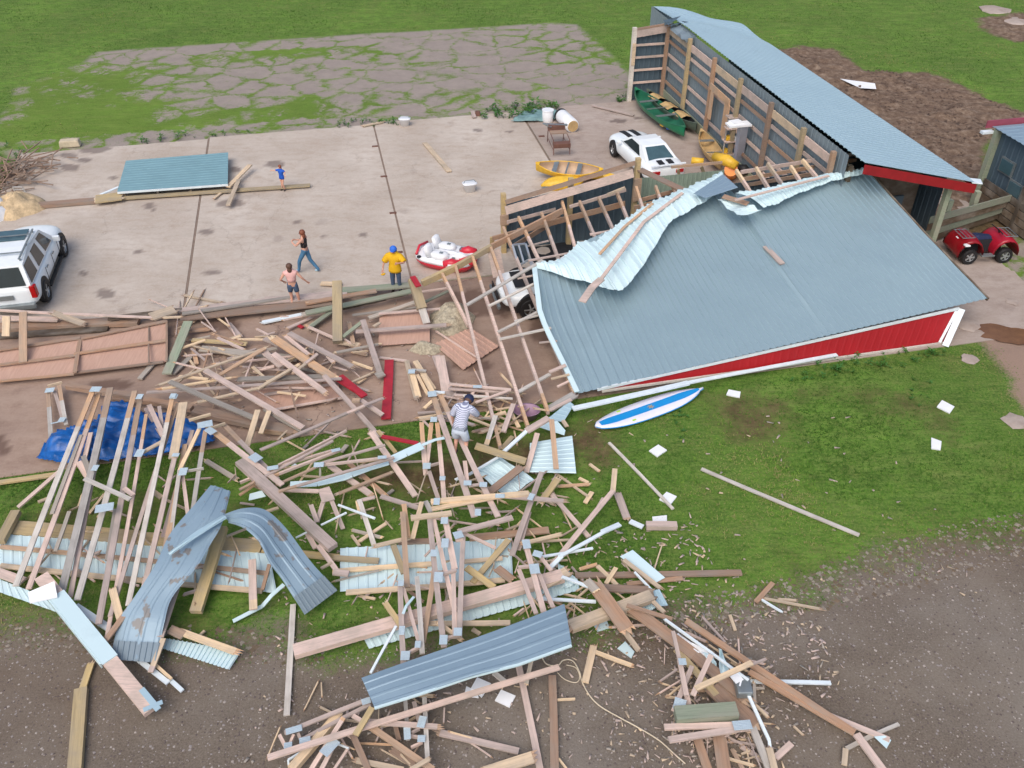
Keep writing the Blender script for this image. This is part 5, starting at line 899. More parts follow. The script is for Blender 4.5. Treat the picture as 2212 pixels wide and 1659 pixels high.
B_ = '''
A 780 1095 1200 1285 42 1.05 1.05 gw
A 565 1010 165 1360 28 .5 .12 p
A 150 1400 0 1680 70 .3 .3 t k
A 520 1055 -40 1135 38 .08 .08 t
A 620 240 1220 335 46 .3 .3 b k
A 1330 370 1770 450 50 .3 .3 b k
4 1260 1000 1910 1140 62 .25 .2 b k
4 950 985 1060 1170 40 .5 .4 p
A 1300 860 1500 750 30 .95 .95 y s
A 1900 930 2180 1100 50 .12 .12 g s
A 350 1310 480 1262 20 .06 .06 y
A 830 1410 960 1240 24 .06 .06 y s
A 1410 1210 1490 1270 50 .5 .5 y
A 720 940 820 1100 55 .7 .4 p
7 730 500 780 690 50 .6 .5 y s
7 680 840 880 570 34 .5 .8 b
7 1150 480 1040 810 40 .6 .5 p
7 1060 820 975 1040 34 .45 .3 y H
7 1440 100 1270 650 70 .7 .3 t k
7 1635 310 1642 632 55 .5 .35 p H
7 1745 340 1700 505 25 .4 .3 b
7 60 105 900 175 90 .1 .1 t k
7 900 180 1700 232 85 .1 .1 t k
7 1700 245 2230 300 46 .1 .1 t
7 0 225 860 305 28 .22 .22 o
7 860 305 1735 398 28 .22 .22 o
7 0 348 1000 452 34 .22 .22 y
7 1000 452 1702 512 34 .22 .22 y
7 -40 380 150 450 60 .3 .3 p
7 1620 920 2000 930 0 0 0 p
7 490 610 740 775 46 .35 .35 w
7 900 960 1090 1108 34 .2 .15 w
7 975 960 1112 1082 18 .22 .2 y
7 1095 1082 1182 1160 28 .1 .1 w
7 590 985 530 1165 42 .08 .08 t 0
7 528 1150 486 1680 74 .09 .09 t k
7 1900 600 1858 1320 42 .08 .08 gw
7 1180 780 1525 905 45 .3 .25 y s
7 1100 760 1190 800 60 .35 .3 o s
7 1265 830 1325 770 14 .1 .1 y
7 2160 390 2260 400 40 .4 .4 p
V 635 1408 1215 1244 25 .35 .45 p k
V 1175 1262 1226 1235 26 .46 .5 y s
4 150 365 150 690 48 1.0 .3 o
4 42 390 38 520 44 .9 .4 y
4 -20 352 1010 400 16 .5 .4 p
4 -20 400 380 412 34 .35 .3 p
4 -20 465 900 425 46 .12 .12 b k
4 350 370 540 440 42 .5 .3 y s
4 980 395 1130 345 60 .4 .4 y s
4 -20 520 700 470 40 .08 .08 d
4 1060 400 1175 395 12 .5 .5 y s
4 1170 400 2150 300 50 .25 .25 b
4 1130 355 2212 235 30 .3 .3 p
4 1180 375 1900 265 20 .35 .35 g
4 700 405 1180 350 26 .3 .3 d
4 1660 300 2250 250 36 .3 .3 p
E 360 215 1010 100 36 .35 .4 b
E 640 100 1340 45 58 .3 .3 gg
E 360 305 1340 100 44 .4 .4 gg
E 330 320 610 265 36 .3 .3 g
E 700 525 890 380 36 .4 .5 gg
E 940 350 1370 205 34 .3 .4 g
E 1400 230 1680 100 26 .35 .4 gg
E 700 240 1300 130 26 .25 .3 d
E 1420 110 1700 70 16 .4 .4 p
E 790 325 1400 250 18 .3 .3 g
E 0 385 320 320 22 .1 .1 y s
E 400 440 600 290 34 .2 .3 gg 0
E 270 405 335 440 34 .08 .08 r
E 650 20 655 575 92 1.3 .3 t K
E 500 30 690 42 40 .1 .1 y
E 1345 -10 1430 265 90 1.3 .6 t K
E 1430 262 1475 400 80 .6 .3 gw
E 1400 60 1345 -30 60 1.4 1.5 r
E 885 370 1045 865 62 .55 .25 p
E 1010 885 1080 860 60 .26 .26 g
E 985 430 1045 395 28 .5 .5 y s
E 820 475 1655 415 32 .4 .4 p 1
E 1035 312 1700 258 18 .4 .4 p
E 1000 590 1060 590 12 .2 .2 y
E 660 570 850 600 46 .2 .2 y s
E 800 660 920 690 30 .1 .1 o s
E 760 400 800 590 46 .25 .25 o s
E 70 540 620 905 84 .65 .45 o s
E 205 490 790 800 56 .55 .4 p 1
E -20 540 120 600 50 .5 .5 p
E 60 680 540 1040 60 .75 .5 p 1
E -20 650 110 790 46 .6 .45 p
E 470 680 320 800 26 .7 .5 p
E 300 780 -20 965 30 .6 .5 y s
E 530 880 990 1390 50 .75 .3 p
E 870 1110 1070 1245 45 .5 .3 p
E 640 905 900 1068 50 .4 .25 r
E 1130 740 1100 1280 100 .12 .12 r
E 1040 715 1290 748 22 .08 .08 p
E 840 950 910 905 26 .12 .12 y s
E 900 890 990 850 12 .1 .1 y s
E -20 1190 340 1400 46 .5 .3 g
E 160 1478 900 1160 28 .7 .6 p
E 895 1160 1075 1090 28 .6 .5 p s
E -20 1370 300 1400 70 .2 .2 b k
E 950 1400 1060 1430 70 .3 .3 p s
E 790 1110 860 1110 36 .6 .6 o
E 1290 745 1380 1090 55 .15 .15 y 1
E 1370 750 1540 1010 60 .2 .2 y
E 1560 700 1700 1080 90 .3 .3 p
E 1680 960 2160 1010 20 .5 .5 p
E 1680 1000 2210 1030 22 .45 .4 p
E 1860 1010 2212 1060 20 .5 .4 p
E 1730 1060 2030 1075 22 .5 .45 p
E 1820 1170 2010 1075 46 .35 .35 b s
E 1780 1080 1790 1200 70 .2 .2 p s
E 1400 1270 1760 1215 12 .5 .5 y s
4 1030 837 1700 605 14 .5 .5 y s
4 1100 815 1645 1050 36 .75 .5 g
4 1330 740 1965 1115 40 .85 .4 p
4 950 885 2212 795 18 .5 .5 p
4 1280 948 1710 848 14 .6 .6 y s
4 1400 785 1715 600 22 .6 .7 o s
4 1160 780 1350 800 18 .4 .4 y
4 1670 862 1890 730 18 .7 .7 y
4 1695 610 1825 718 46 .6 .5 p
4 1540 800 2150 780 30 .4 .4 g
4 1600 1235 1672 1000 40 .5 .6 y
4 1690 1150 1745 1005 34 .5 .6 y
4 1220 425 1080 765 62 .45 .2 gg
4 1242 648 1118 765 32 .1 .1 g
4 1000 690 905 797 32 .08 .08 g
4 1245 545 1600 570 26 .2 .2 t
4 1300 600 1930 665 46 .15 .15 g
4 1705 430 1950 380 20 .1 .1 w s
4 2155 355 1995 470 30 .25 .1 gg
4 1200 255 1430 300 16 .08 .08 y s
4 700 910 1400 1010 40 .2 .2 b
4 1450 560 1560 520 14 .2 .2 y s
4 1480 440 1560 530 40 .1 .1 p
4 1250 590 1275 700 30 .1 .1 o
4 1400 700 2000 640 12 .35 .35 p s
4 1050 860 1500 790 12 .55 .55 y s
B 0 500 965 1395 112 .85 .5 p k
B 350 620 380 690 60 .5 .5 y
B 100 720 260 790 50 .5 .5 o
B 1360 200 1820 860 70 .75 .35 p
B 1430 180 1615 410 46 .6 .4 t
B 1470 240 1845 312 42 .65 .7 r
B 930 540 1350 840 66 .55 .3 p 1
B 1130 520 1490 840 56 .35 .3 b 1
B 1020 835 1560 620 30 .45 .45 o s
B 470 795 820 808 40 .5 .55 p
B 865 915 800 1130 50 .5 .2 p
B 945 895 1070 1200 52 .5 .15 p
B 735 950 800 1130 55 .5 .3 p
B 1235 895 1390 1370 58 .55 .2 gw
B 1212 910 1235 1030 34 .45 .4 y
B 1400 870 1260 900 32 .6 .5 p
B 1460 860 1845 980 50 .45 .4 p
B 1700 945 1745 1285 60 .55 .5 o
B 1885 920 1790 1300 56 .6 .5 y
B 1400 1378 1765 1290 40 .4 .4 y s
B 1640 1335 1970 1325 55 .2 .2 b
B 1590 1370 1700 1659 72 .4 .4 t
B 970 1500 1440 1530 58 .25 .25 t
B 960 1640 2000 1560 48 .25 .25 y
B 840 1160 1105 1030 12 .5 .6 w
B 1020 950 1400 1090 20 .55 .6 w
B 580 1290 700 1230 10 .5 .5 w
B 700 1250 785 1400 60 .35 .3 p
B 810 1370 1010 1640 58 .45 .35 p
B 840 1610 950 1550 26 .4 .4 y
B 1160 1265 1240 1375 34 .08 .08 y
B 1050 400 1110 330 46 .15 .15 g
B 210 382 1110 -2 30 .8 .75 p
B 640 380 700 330 30 .1 .1 g
B 0 930 150 950 16 .1 .1 p
B 270 1020 400 980 26 .3 .3 y
B 1510 855 1590 795 34 .1 .1 g
B 540 560 580 530 26 .1 .1 w
5 270 415 275 415 0 0 0 p
5 120 400 270 790 0 0 0 p
5 1000 1035 940 1225 36 .5 .3 gw H
5 1115 960 1050 1140 38 .6 .4 p
5 870 1230 1195 1332 46 .75 .5 t
5 1205 1130 1052 1270 26 .7 .5 w
5 1345 1050 1200 1135 46 .8 .7 p
5 1362 1060 1392 1380 40 1.0 .6 o
5 1270 1150 1200 1400 40 .6 .3 p
5 825 1418 1015 1305 16 .5 .5 w
5 740 1450 790 1430 16 .4 .4 w s
5 940 1545 1165 1370 56 .55 .55 b s
5 580 1592 1215 1538 34 .95 .95 y
5 585 1640 1050 1552 30 .9 .9 y
5 1045 1555 1440 1588 28 .9 .9 p 1
V 1170 1020 1106 1200 14 .7 .5 p
V 1143 1106 1120 1188 12 .5 .4 p
5 1400 1450 1290 1600 50 .4 .35 t s
5 1773 1380 1760 1525 40 .5 .4 y
V 1325 1060 1186 1230 13 .45 .5 p
V 1187 1063 1272 1160 11 .3 .3 p
5 1790 1540 1850 1700 56 .15 .15 p s
5 1410 1492 1605 1480 18 .1 .1 o s
5 1385 1405 1600 1560 16 .08 .08 y s
5 1625 1530 1580 1600 34 .08 .08 y
5 1735 1210 2150 1640 20 .08 .08 gw l
V 1515 1013 1856 1156 7 .06 .06 gw l
5 1500 990 2250 822 34 .45 .4 w
6 -10 830 1000 640 24 .3 .2 w
5 1350 992 1510 900 60 .4 .4 gw s
5 1350 1000 1490 930 24 .5 .5 p
5 700 830 1100 868 16 .6 .6 p
5 1040 1250 1110 1170 34 .2 .2 t
5 1100 1020 1150 1110 30 .3 .3 y
5 1430 1060 1460 1105 30 .3 .3 y s
5 1660 1640 1700 1570 30 .1 .1 p
5 1540 1440 1600 1470 20 .06 .06 y
5 1610 1350 1670 1395 20 .06 .06 y s
5 640 650 680 880 72 .35 .3 p
5 530 770 600 900 40 .3 .3 y
5 300 420 340 400 0 0 0 p
8 450 40 715 8 34 1.0 1.0 y
8 755 130 1110 36 34 .8 .8 p
8 398 0 428 490 42 .75 .55 o
8 530 845 605 360 38 .55 .75 o
8 30 522 560 485 34 .28 .28 y
8 520 490 1060 440 34 .28 .28 y
8 790 322 1045 300 28 .3 .3 y
8 790 135 1000 235 20 .7 .5 p
8 1010 365 1105 440 60 .4 .4 b s
8 810 360 990 490 46 .5 .4 t
8 850 460 1085 180 44 .3 .4 t
8 830 168 1345 118 46 .2 .2 b
8 1170 205 1425 145 28 .5 .3 y s
8 560 722 1095 718 34 .4 .4 y
8 625 715 780 830 28 .7 .6 y s
8 285 590 395 750 40 .75 .6 t 0
8 355 740 190 1045 18 .75 .6 w
8 850 760 900 792 28 .1 .1 y
8 210 1300 700 1180 0 0 0 p
V 578 1637 1208 1441 13 .6 .6 p
8 1150 1000 1290 1680 48 .12 .12 p
8 1366 1060 1382 1680 58 .12 .12 b
8 1230 970 1200 1110 30 .5 .15 g s
8 985 1040 1060 1100 34 .3 .1 gw
8 1635 870 1580 1105 52 .08 .08 y 0
8 1640 905 1880 995 26 .08 .08 y s
8 1400 1218 1515 1212 12 .1 .1 y
8 1410 1600 1470 1680 14 .1 .1 y s
V 1242 1243 1602 1237 13 .15 .12 b
8 1850 468 2212 430 28 .12 .12 b
8 1660 350 1785 475 30 .15 .15 y
8 1780 362 1715 465 32 .2 .2 y
8 1550 370 1655 340 22 .08 .08 o s
8 1830 310 2065 492 28 .3 .2 y 1
8 1900 390 2015 510 14 .35 .3 w
8 1480 745 2010 545 74 .5 .4 y k s
8 1640 470 1850 760 108 .7 .6 b s
8 1590 445 1650 510 60 .75 .75 g s
V 1353 1306 1500 1415 27 .42 .35 b
V 1500 1415 1610 1510 25 .35 .3 b 1
8 1825 760 1925 895 34 .55 .2 y s
8 1850 605 2145 695 24 .55 .5 b
8 1700 492 1985 505 50 .35 .35 b s
8 2000 560 2090 650 28 .4 .35 y s
8 1265 560 1650 582 20 .5 .5 w
8 1430 420 1605 485 20 .6 .75 w
8 1300 290 1630 235 14 .6 .5 w
8 1345 370 1430 285 30 .5 .6 w
8 1410 292 1710 125 24 .6 .6 w
8 1690 130 1805 80 36 .6 .5 w
8 1870 60 1955 98 32 .1 .1 w
8 1975 88 2175 90 38 .12 .12 p k
8 1430 155 1530 95 10 .06 .06 y s
8 450 1290 640 1330 0 0 0 p
8 640 1432 1150 1552 44 .12 .12 p 0
8 930 1690 1240 1590 76 .25 .3 y s
8 1140 640 1230 1600 0 0 0 p
D 960 665 420 1290 84 .3 .3 y k
D 1010 860 1110 930 60 .3 .3 p
D 1090 880 1270 1290 74 .35 .15 b
D 1315 600 1130 905 74 .8 .75 t
D 1240 775 1990 1290 72 .5 .3 o
D 1270 755 2035 812 56 .55 .4 p 1
D 1100 690 1190 745 48 .45 .45 p
D 1540 1065 1790 1230 90 .15 .15 b 0
D 1145 1185 1660 1290 60 .15 .15 y 0
D 1950 1165 1740 1290 50 .5 .4 y 0
D 1060 1035 890 1290 30 .3 .25 p
D 920 1000 1055 1050 14 .35 .35 w
D 1545 700 1610 960 56 .2 .15 b
D 640 1025 385 1180 18 .35 .2 w
D 385 1180 400 1290 24 .2 .15 w
D 2050 880 2212 930 0 0 0 p
V 1482 1341 1846 1583 13 .45 .15 b
9 430 1035 1105 1430 36 .3 .15 b
9 930 1312 1340 1478 34 .12 .12 p
C 865 605 1175 955 34 .12 .15 p s
C 345 637 1000 1110 34 .6 .6 w
C 1000 1110 1500 1480 34 .6 .6 w
9 425 1185 560 1480 20 .5 .3 w
9 560 1480 575 1600 20 .3 .2 w
9 415 1098 960 1108 24 .12 .12 w
C 455 800 545 1200 58 .85 .7 p
C 545 1200 640 1690 74 .7 .6 p
C 985 1130 730 1690 78 .8 .6 p
C 770 1595 1545 1235 80 .95 .9 y
C 1500 1280 1740 1185 34 .7 .6 p 1
C 500 1050 1060 1690 96 .35 .25 t
9 200 1130 460 1390 130 .25 .25 b 1
9 120 1100 330 1290 40 .2 .2 p s
9 -50 1318 350 1290 86 .5 .5 gg K
9 -120 1395 430 1378 40 .45 .45 p
9 -90 1478 430 1395 42 .5 .45 p
9 95 1470 170 1690 60 .2 .2 b
9 235 1440 270 1690 92 .2 .2 b
9 450 1390 570 1690 50 .25 .2 gw
9 560 1530 600 1690 46 .3 .3 y s
9 705 1500 600 1595 44 .12 .12 p
9 1125 1440 1310 1690 48 .12 .12 p
9 1060 1535 1235 1445 28 .1 .1 g
9 1230 1448 1400 1375 22 .1 .1 gw
9 1055 1535 1046 1640 36 .1 .1 y
9 475 582 585 460 34 .08 .08 b
9 530 560 885 628 14 .06 .06 y s
9 620 566 735 574 14 .06 .06 y s
9 515 570 637 645 12 .07 .07 w s
9 320 1540 385 1659 26 .1 .1 o s
9 380 1520 600 1659 30 .1 .1 p s
9 300 1600 460 1645 16 .12 .12 y s
9 470 1250 550 1330 18 .2 .2 y s
9 720 1390 780 1445 10 .06 .06 y s
9 305 668 340 768 22 .06 .06 y
9 20 780 150 840 14 .1 .1 p s
1 205 1335 620 1300 30 .12 .12 b k
1 600 1298 2010 1200 26 .12 .12 t
1 620 1292 790 1270 70 .2 .2 t s
1 1478 1330 1548 1165 30 .25 .3 y
1 1478 1212 1622 1068 30 .25 .35 y
1 1388 1286 1445 1238 16 .1 .1 y s
1 650 1262 770 1212 12 .2 .3 w
2 540 925 700 1112 36 .08 .08 y
2 1628 682 1895 748 16 .08 .08 p
2 140 816 272 790 14 .08 .08 y s
2 850 720 862 760 30 .15 .1 p
6 610 0 640 50 0 0 0 p
1 180 1320 320 1335 16 .05 .05 p
E 1080 150 1400 75 22 .3 .35 b
E 700 270 1100 180 18 .2 .2 d
E -20 175 600 150 40 .2 .2 p
E -20 215 360 195 30 .2 .2 y
4 2080 600 2160 690 30 .4 .4 p s
4 1850 520 2000 640 30 .5 .4 p s
4 1900 760 1980 700 20 .6 .6 y s
5 -10 780 150 910 50 .35 .3 r
5 40 830 190 765 12 .2 .2 y s
'''
for ln in B_.strip().split('\n'):
    q = ln.split(); 
    if float(q[5]) == 0: continue
    board(q[0], *[float(x) for x in q[1:8]], q[8], ''.join(q[9:]))
# the loose plank lying on the fallen roof
p, q = above_roof(*px('M', 1155, 1042), .06), above_roof(*px('M', 1312, 1205), .06)
o = timber('plank', p, q, .2, 'p', .05); tag(o, 'short brown plank lying alone in the middle of the fallen roof', 'plank')
# extra small timber caught in the tangle
HOT = [(210, 700, 470, 200, 70, 24, .45), (1010, 885, 90, 45, 0, 26, .35), (950, 1180, 180, 120, 0, 16, .3), (1290, 1290, 150, 80, 0, 16, .2), (1560, 1530, 80, 90, 0, 16, .2), (880, 1560, 120, 70, 0, 6, .2), (330, 1180, 200, 110, 0, 14, .45), (600, 790, 190, 80, 0, 26, .4)]
HOT[0] = (560, 730, 160, 60, 0, 12, .4)
for (u, v, su, sv, _, n_, zz) in HOT:
    for k_ in range(n_):
        a = random.gauss(0, .42) * (1 if random.random() < .6 else 3); l_ = random.uniform(12, 55); uu, vv = u + random.uniform(-su, su), v + random.uniform(-sv, sv)
        board('V', uu - l_ * math.cos(a), vv - l_ * math.sin(a), uu + l_ * math.cos(a), vv + l_ * math.sin(a), random.choice((3, 4, 5, 7)), random.uniform(.05, zz), random.uniform(.05, zz), random.choice('yyppgob'), random.choice(('s', 's', '0', '')))

SPL = [(560, 740, 230, 90, 30, .5), (330, 1150, 260, 120, 22, .5), (700, 1020, 200, 90, 24, .4), (970, 1180, 200, 160, 28, .5), (1060, 890, 110, 60, 22, .5), (1290, 1270, 160, 100, 22, .3), (1530, 1530, 110, 130, 30, .3), (820, 1570, 230, 90, 16, .2), (1120, 1080, 110, 90, 14, .3)]
for (u, v, su, sv, n_, zz) in SPL:
    for k_ in range(n_):
        a = random.gauss(0, .9); l_ = random.uniform(10, 42); uu, vv = u + random.uniform(-su, su), v + random.uniform(-sv, sv)
        o = board('V', uu - l_ * math.cos(a), vv - l_ * math.sin(a), uu + l_ * math.cos(a), vv + l_ * math.sin(a), random.choice((2, 2.5, 3, 4)), random.uniform(.04, zz), random.uniform(.04, zz), random.choice('yyypp'), 's'); o.name = 'splinter'; o.data.name = 'splinter'; BOARDS[-1][7] = 'splinter'
# ---------------------------------------------------------------- trusses: chords, webs, galvanised plates
def truss(label, members, plates, group='fallen roof trusses'):
    pts = [GC(m[0], m[1], m[2], m[6]) for m in members]; base = Vector((sum(p.x for p in pts) / len(pts), sum(p.y for p in pts) / len(pts), 0)); t = empty('roof_truss', base, 0, label, 'truss', group)
    for (c, u0, v0, u1, v1, wd, z0, z1, mat, kind, heel) in members:
        p, q = GC(c, u0, v0, z0), GC(c, u1, v1, z1); wd_ = wd * CR[c][0] * ((p + q) / 2 - cam.location).length / CAM_F
        wd_ *= .8; timber(kind, p, q, wd_, mat, .04 if wd_ > .07 else .07, (0, 0), heel, t, sub='o')
    for (c, u, v, z, w_, h_, rot) in plates:
        p = GC(c, u, v, z); k_ = CR[c][0] * (p - cam.location).length / CAM_F; b = MB(); b.box((0, 0, 0), (w_ * k_, h_ * k_, .006))
        n_ = max(3, int(h_ * k_ / .03))
        for i in range(n_): b.box((0, (-.5 + (i + .5) / n_) * h_ * k_, .005), (w_ * k_ * .92, .008, .004))
        mesh_obj('gusset_plate', b.v, b.f, 'plate', t, Matrix.Translation(p + Vector((0, 0, .025))) @ Matrix.Rotation(R(rot), 4, 'Z'), b.m)
    return t
V_ = 'V'
truss('fallen truss over the left tip of the blue tarpaulin', [(V_, 204, 836, 34, 1266, 13, .95, .5, 'gw', 'chord', .24), (V_, 214, 850, 62, 1272, 12, .8, .45, 'p', 'chord', .22), (V_, 196, 935, 178, 1010, 11, .7, .5, 'p', 'web', 0), (V_, 150, 1105, 120, 1190, 9, .6, .5, 'g', 'web', 0), (V_, 175, 940, 112, 1110, 9, .75, .6, 'g', 'web', 0)], [(V_, 207, 842, 1.0, 20, 16, 0)])
truss('wide pale truss crossing the middle of the blue tarpaulin', [(V_, 238, 838, 133, 1278, 17, 1.05, .55, 'gw', 'chord', .18), (V_, 226, 905, 152, 1290, 11, .75, .45, 'p', 'chord', 0), (V_, 180, 985, 196, 1030, 12, .7, .6, 'g', 'web', 0)], [(V_, 206, 1012, .9, 12, 16, 0)])
truss('tall truss with yellow top right of the tarpaulin notch', [(V_, 291, 845, 167, 1296, 14, 1.1, .6, 'gw', 'chord', .16), (V_, 304, 852, 213, 1348, 14, 1.0, .55, 'p', 'chord', .22), (V_, 316, 895, 230, 1382, 9, .85, .45, 'p', 'chord', .14), (V_, 268, 1055, 288, 1070, 12, .9, .9, 'p', 'web', 0), (V_, 250, 1100, 232, 1210, 11, .7, .6, 'g', 'web', 0)], [(V_, 302, 858, 1.12, 12, 16, 0), (V_, 302, 980, 1.0, 16, 22, 0), (V_, 226, 1098, 1.0, 34, 22, 15)])
truss('truss with broad orange end next to the curled steel sheet', [(V_, 372, 862, 277, 1308, 12, 1.1, .6, 'gw', 'chord', .14), (V_, 384, 872, 238, 1332, 10, .95, .5, 'p', 'chord', .2), (V_, 344, 878, 352, 935, 9, .9, .8, 'p', 'web', 0), (V_, 322, 875, 352, 940, 12, .8, 1.0, 'p', 'web', 0)], [(V_, 376, 858, 1.15, 14, 14, 0)])
truss('broad doubled truss ending in orange wood above the curled sheet', [(V_, 396, 870, 374, 990, 22, 1.15, 1.0, 'y', 'chord', 0), (V_, 378, 985, 300, 1320, 13, 1.0, .5, 'p', 'chord', 0), (V_, 400, 960, 346, 1240, 13, .9, .5, 'o', 'chord', 0), (V_, 416, 930, 352, 1160, 10, .8, .5, 'p', 'chord', 0)], [(V_, 380, 984, 1.08, 14, 10, 0), (V_, 374, 856, 1.18, 12, 14, 0)])
truss('narrow forked truss with bright plate at the top, beside the big brown beam', [(V_, 431, 926, 388, 1016, 10, 1.15, .9, 'y', 'chord', 0), (V_, 388, 1016, 370, 1150, 10, .9, .6, 'gw', 'chord', 0), (V_, 444, 930, 417, 1100, 11, 1.1, .7, 'gw', 'chord', .3), (V_, 392, 1010, 408, 1130, 9, .8, .6, 'p', 'web', 0), (V_, 400, 1018, 440, 1012, 4, .95, .95, 'gw', 'web', 0)], [(V_, 443, 918, 1.22, 30, 20, 20), (V_, 396, 1020, 1.0, 16, 22, 5)])
truss('truss running right from the bright apex plate toward the brown beam', [(V_, 447, 920, 610, 1048, 15, 1.15, .7, 'p', 'chord', .3), (V_, 484, 918, 600, 1036, 13, 1.0, .65, 'p', 'chord', .3), (V_, 408, 908, 455, 895, 5, 1.2, 1.2, 'y', 'web', 0), (V_, 455, 925, 486, 915, 5, 1.2, 1.1, 'y', 'web', 0)], [(V_, 455, 932, 1.2, 24, 16, -40), (V_, 552, 990, .95, 26, 20, -40)])
truss('small inverted V truss piece alone on the bare floor at left', [(V_, 103, 838, 110, 948, 10, .3, .2, 'gw', 'chord', .4), (V_, 128, 833, 143, 918, 9, .3, .2, 'gw', 'chord', .4), (V_, 118, 845, 135, 905, 8, .25, .2, 'p', 'web', 0), (V_, 103, 834, 134, 826, 4, .34, .34, 'y', 'web', 0)], [(V_, 108, 844, .36, 16, 14, 10), (V_, 134, 908, .28, 12, 14, 0), (V_, 122, 914, .3, 20, 3, 20)])
truss('long low truss crossing behind the brown beam, pointing upper right', [('B', -5, 795, 965, 285, 34, .75, .9, 'p', 'chord', .2), ('B', -5, 850, 400, 560, 34, .6, .75, 'o', 'chord', 0), ('B', 400, 540, 1105, 180, 24, .78, .9, 'p', 'chord', 0), ('B', 0, 720, 400, 555, 26, .7, .75, 'p', 'web', 0)], [('B', 340, 572, .85, 110, 60, 15)])
truss('middle truss of the fan with a plate near its upper tip', [('B', 240, 690, 1045, 380, 30, .7, .8, 'p', 'chord', .2), ('B', 370, 745, 830, 540, 34, .65, .75, 'o', 'chord', 0), ('B', 380, 560, 960, 385, 24, .72, .82, 'p', 'chord', 0), ('B', 830, 560, 830, 650, 50, .7, .4, 'gw', 'web', 0)], [('B', 995, 388, .85, 90, 44, 20), ('B', 818, 540, .82, 100, 70, 5)])
truss('lowest truss of the fan lying along the white gutter', [('B', 400, 810, 1600, 460, 40, .8, .85, 'p', 'chord', .15), ('B', 830, 520, 1505, 330, 36, .8, .95, 'p', 'chord', 0), ('B', 860, 535, 1500, 462, 26, .75, .88, 'p', 'chord', 0)], [('B', 1475, 462, .93, 90, 46, 5)])
truss('small upright truss left of the bending man, two plates', [('B', 1882, 95, 1925, 640, 58, .8, .35, 'p', 'chord', .38), ('B', 1985, 100, 1935, 560, 54, .75, .4, 'p', 'chord', .4), ('B', 2045, 100, 2115, 880, 58, .85, .5, 'p', 'chord', .3), ('B', 1860, 65, 2000, 45, 30, .9, .9, 'y', 'web', 0), ('B', 1980, 540, 2080, 515, 24, .6, .6, 'p', 'web', 0), ('B', 1960, 600, 2060, 900, 52, .4, .35, 'p', 'web', 0)], [('B', 2010, 70, .92, 70, 80, 0), ('B', 1938, 552, .55, 80, 90, 0), ('B', 2100, 680, .65, 60, 60, 0)])
truss('long truss the bending man stands on', [('5', 588, 890, 862, 1690, 48, 1.05, .8, 'p', 'chord', .2), ('5', 640, 900, 1015, 1690, 44, 1.0, .8, 'p', 'chord', .16), ('5', 825, 1490, 925, 1478, 24, .9, .9, 'p', 'web', 0), ('5', 600, 880, 670, 885, 22, 1.1, 1.1, 'w', 'web', 0), ('5', 800, 1330, 815, 1470, 34, .8, .8, 'p', 'web', 0), ('5', 545, 1590, 580, 1659, 40, .5, .5, 'gw', 'web', 0)], [('5', 588, 898, 1.12, 56, 56, 10), ('5', 818, 1475, .96, 50, 44, 0), ('5', 920, 1485, .96, 50, 44, 0)])
truss('short yellow-headed truss piece on the floor by the upright red board', [('5', 455, 750, 500, 915, 46, .3, .15, 'y', 'chord', 0), ('5', 492, 770, 560, 900, 26, .25, .15, 'y', 'chord', 0), ('5', 455, 735, 550, 745, 20, .33, .33, 'gw', 'web', 0)], [('5', 456, 752, .36, 44, 44, 0)])
truss('truss of thin boards behind the bending man cap', [('5', 690, 862, 1085, 885, 20, .55, .5, 'p', 'chord', 0), ('5', 790, 905, 1110, 925, 20, .5, .5, 'gw', 'chord', 0), ('5', 870, 860, 845, 900, 26, .5, .45, 'p', 'web', 0), ('5', 870, 950, 1090, 870, 22, .6, .6, 'p', 'web', 0)], [('5', 882, 850, .62, 56, 30, 0)])
truss('tall narrow truss under the upper yellow rung, left of centre bundle', [('8', 570, 20, 665, 878, 44, .95, .75, 'p', 'chord', 0), ('8', 600, 50, 765, 790, 36, .9, .7, 'p', 'web', 0), ('8', 650, 405, 745, 378, 22, .9, .9, 'p', 'web', 0)], [('8', 600, 270, .97, 44, 56, 0), ('8', 630, 425, .96, 56, 80, 0), ('8', 662, 832, .86, 50, 70, 0)])
truss('tall truss with four plates in the centre bundle', [('8', 665, 0, 735, 370, 48, .98, .85, 'p', 'chord', 0), ('8', 790, 150, 765, 815, 40, .95, .75, 'p', 'chord', 0), ('8', 725, 360, 735, 820, 36, .85, .7, 'p', 'chord', 0), ('8', 660, 822, 770, 800, 20, .8, .8, 'p', 'web', 0), ('8', 740, 185, 790, 180, 18, .95, .95, 'p', 'web', 0)], [('8', 672, 205, 1.03, 46, 76, 0), ('8', 668, 60, 1.03, 46, 56, 0), ('8', 758, 152, 1.03, 60, 60, 20), ('8', 755, 780, .86, 52, 60, 0)])
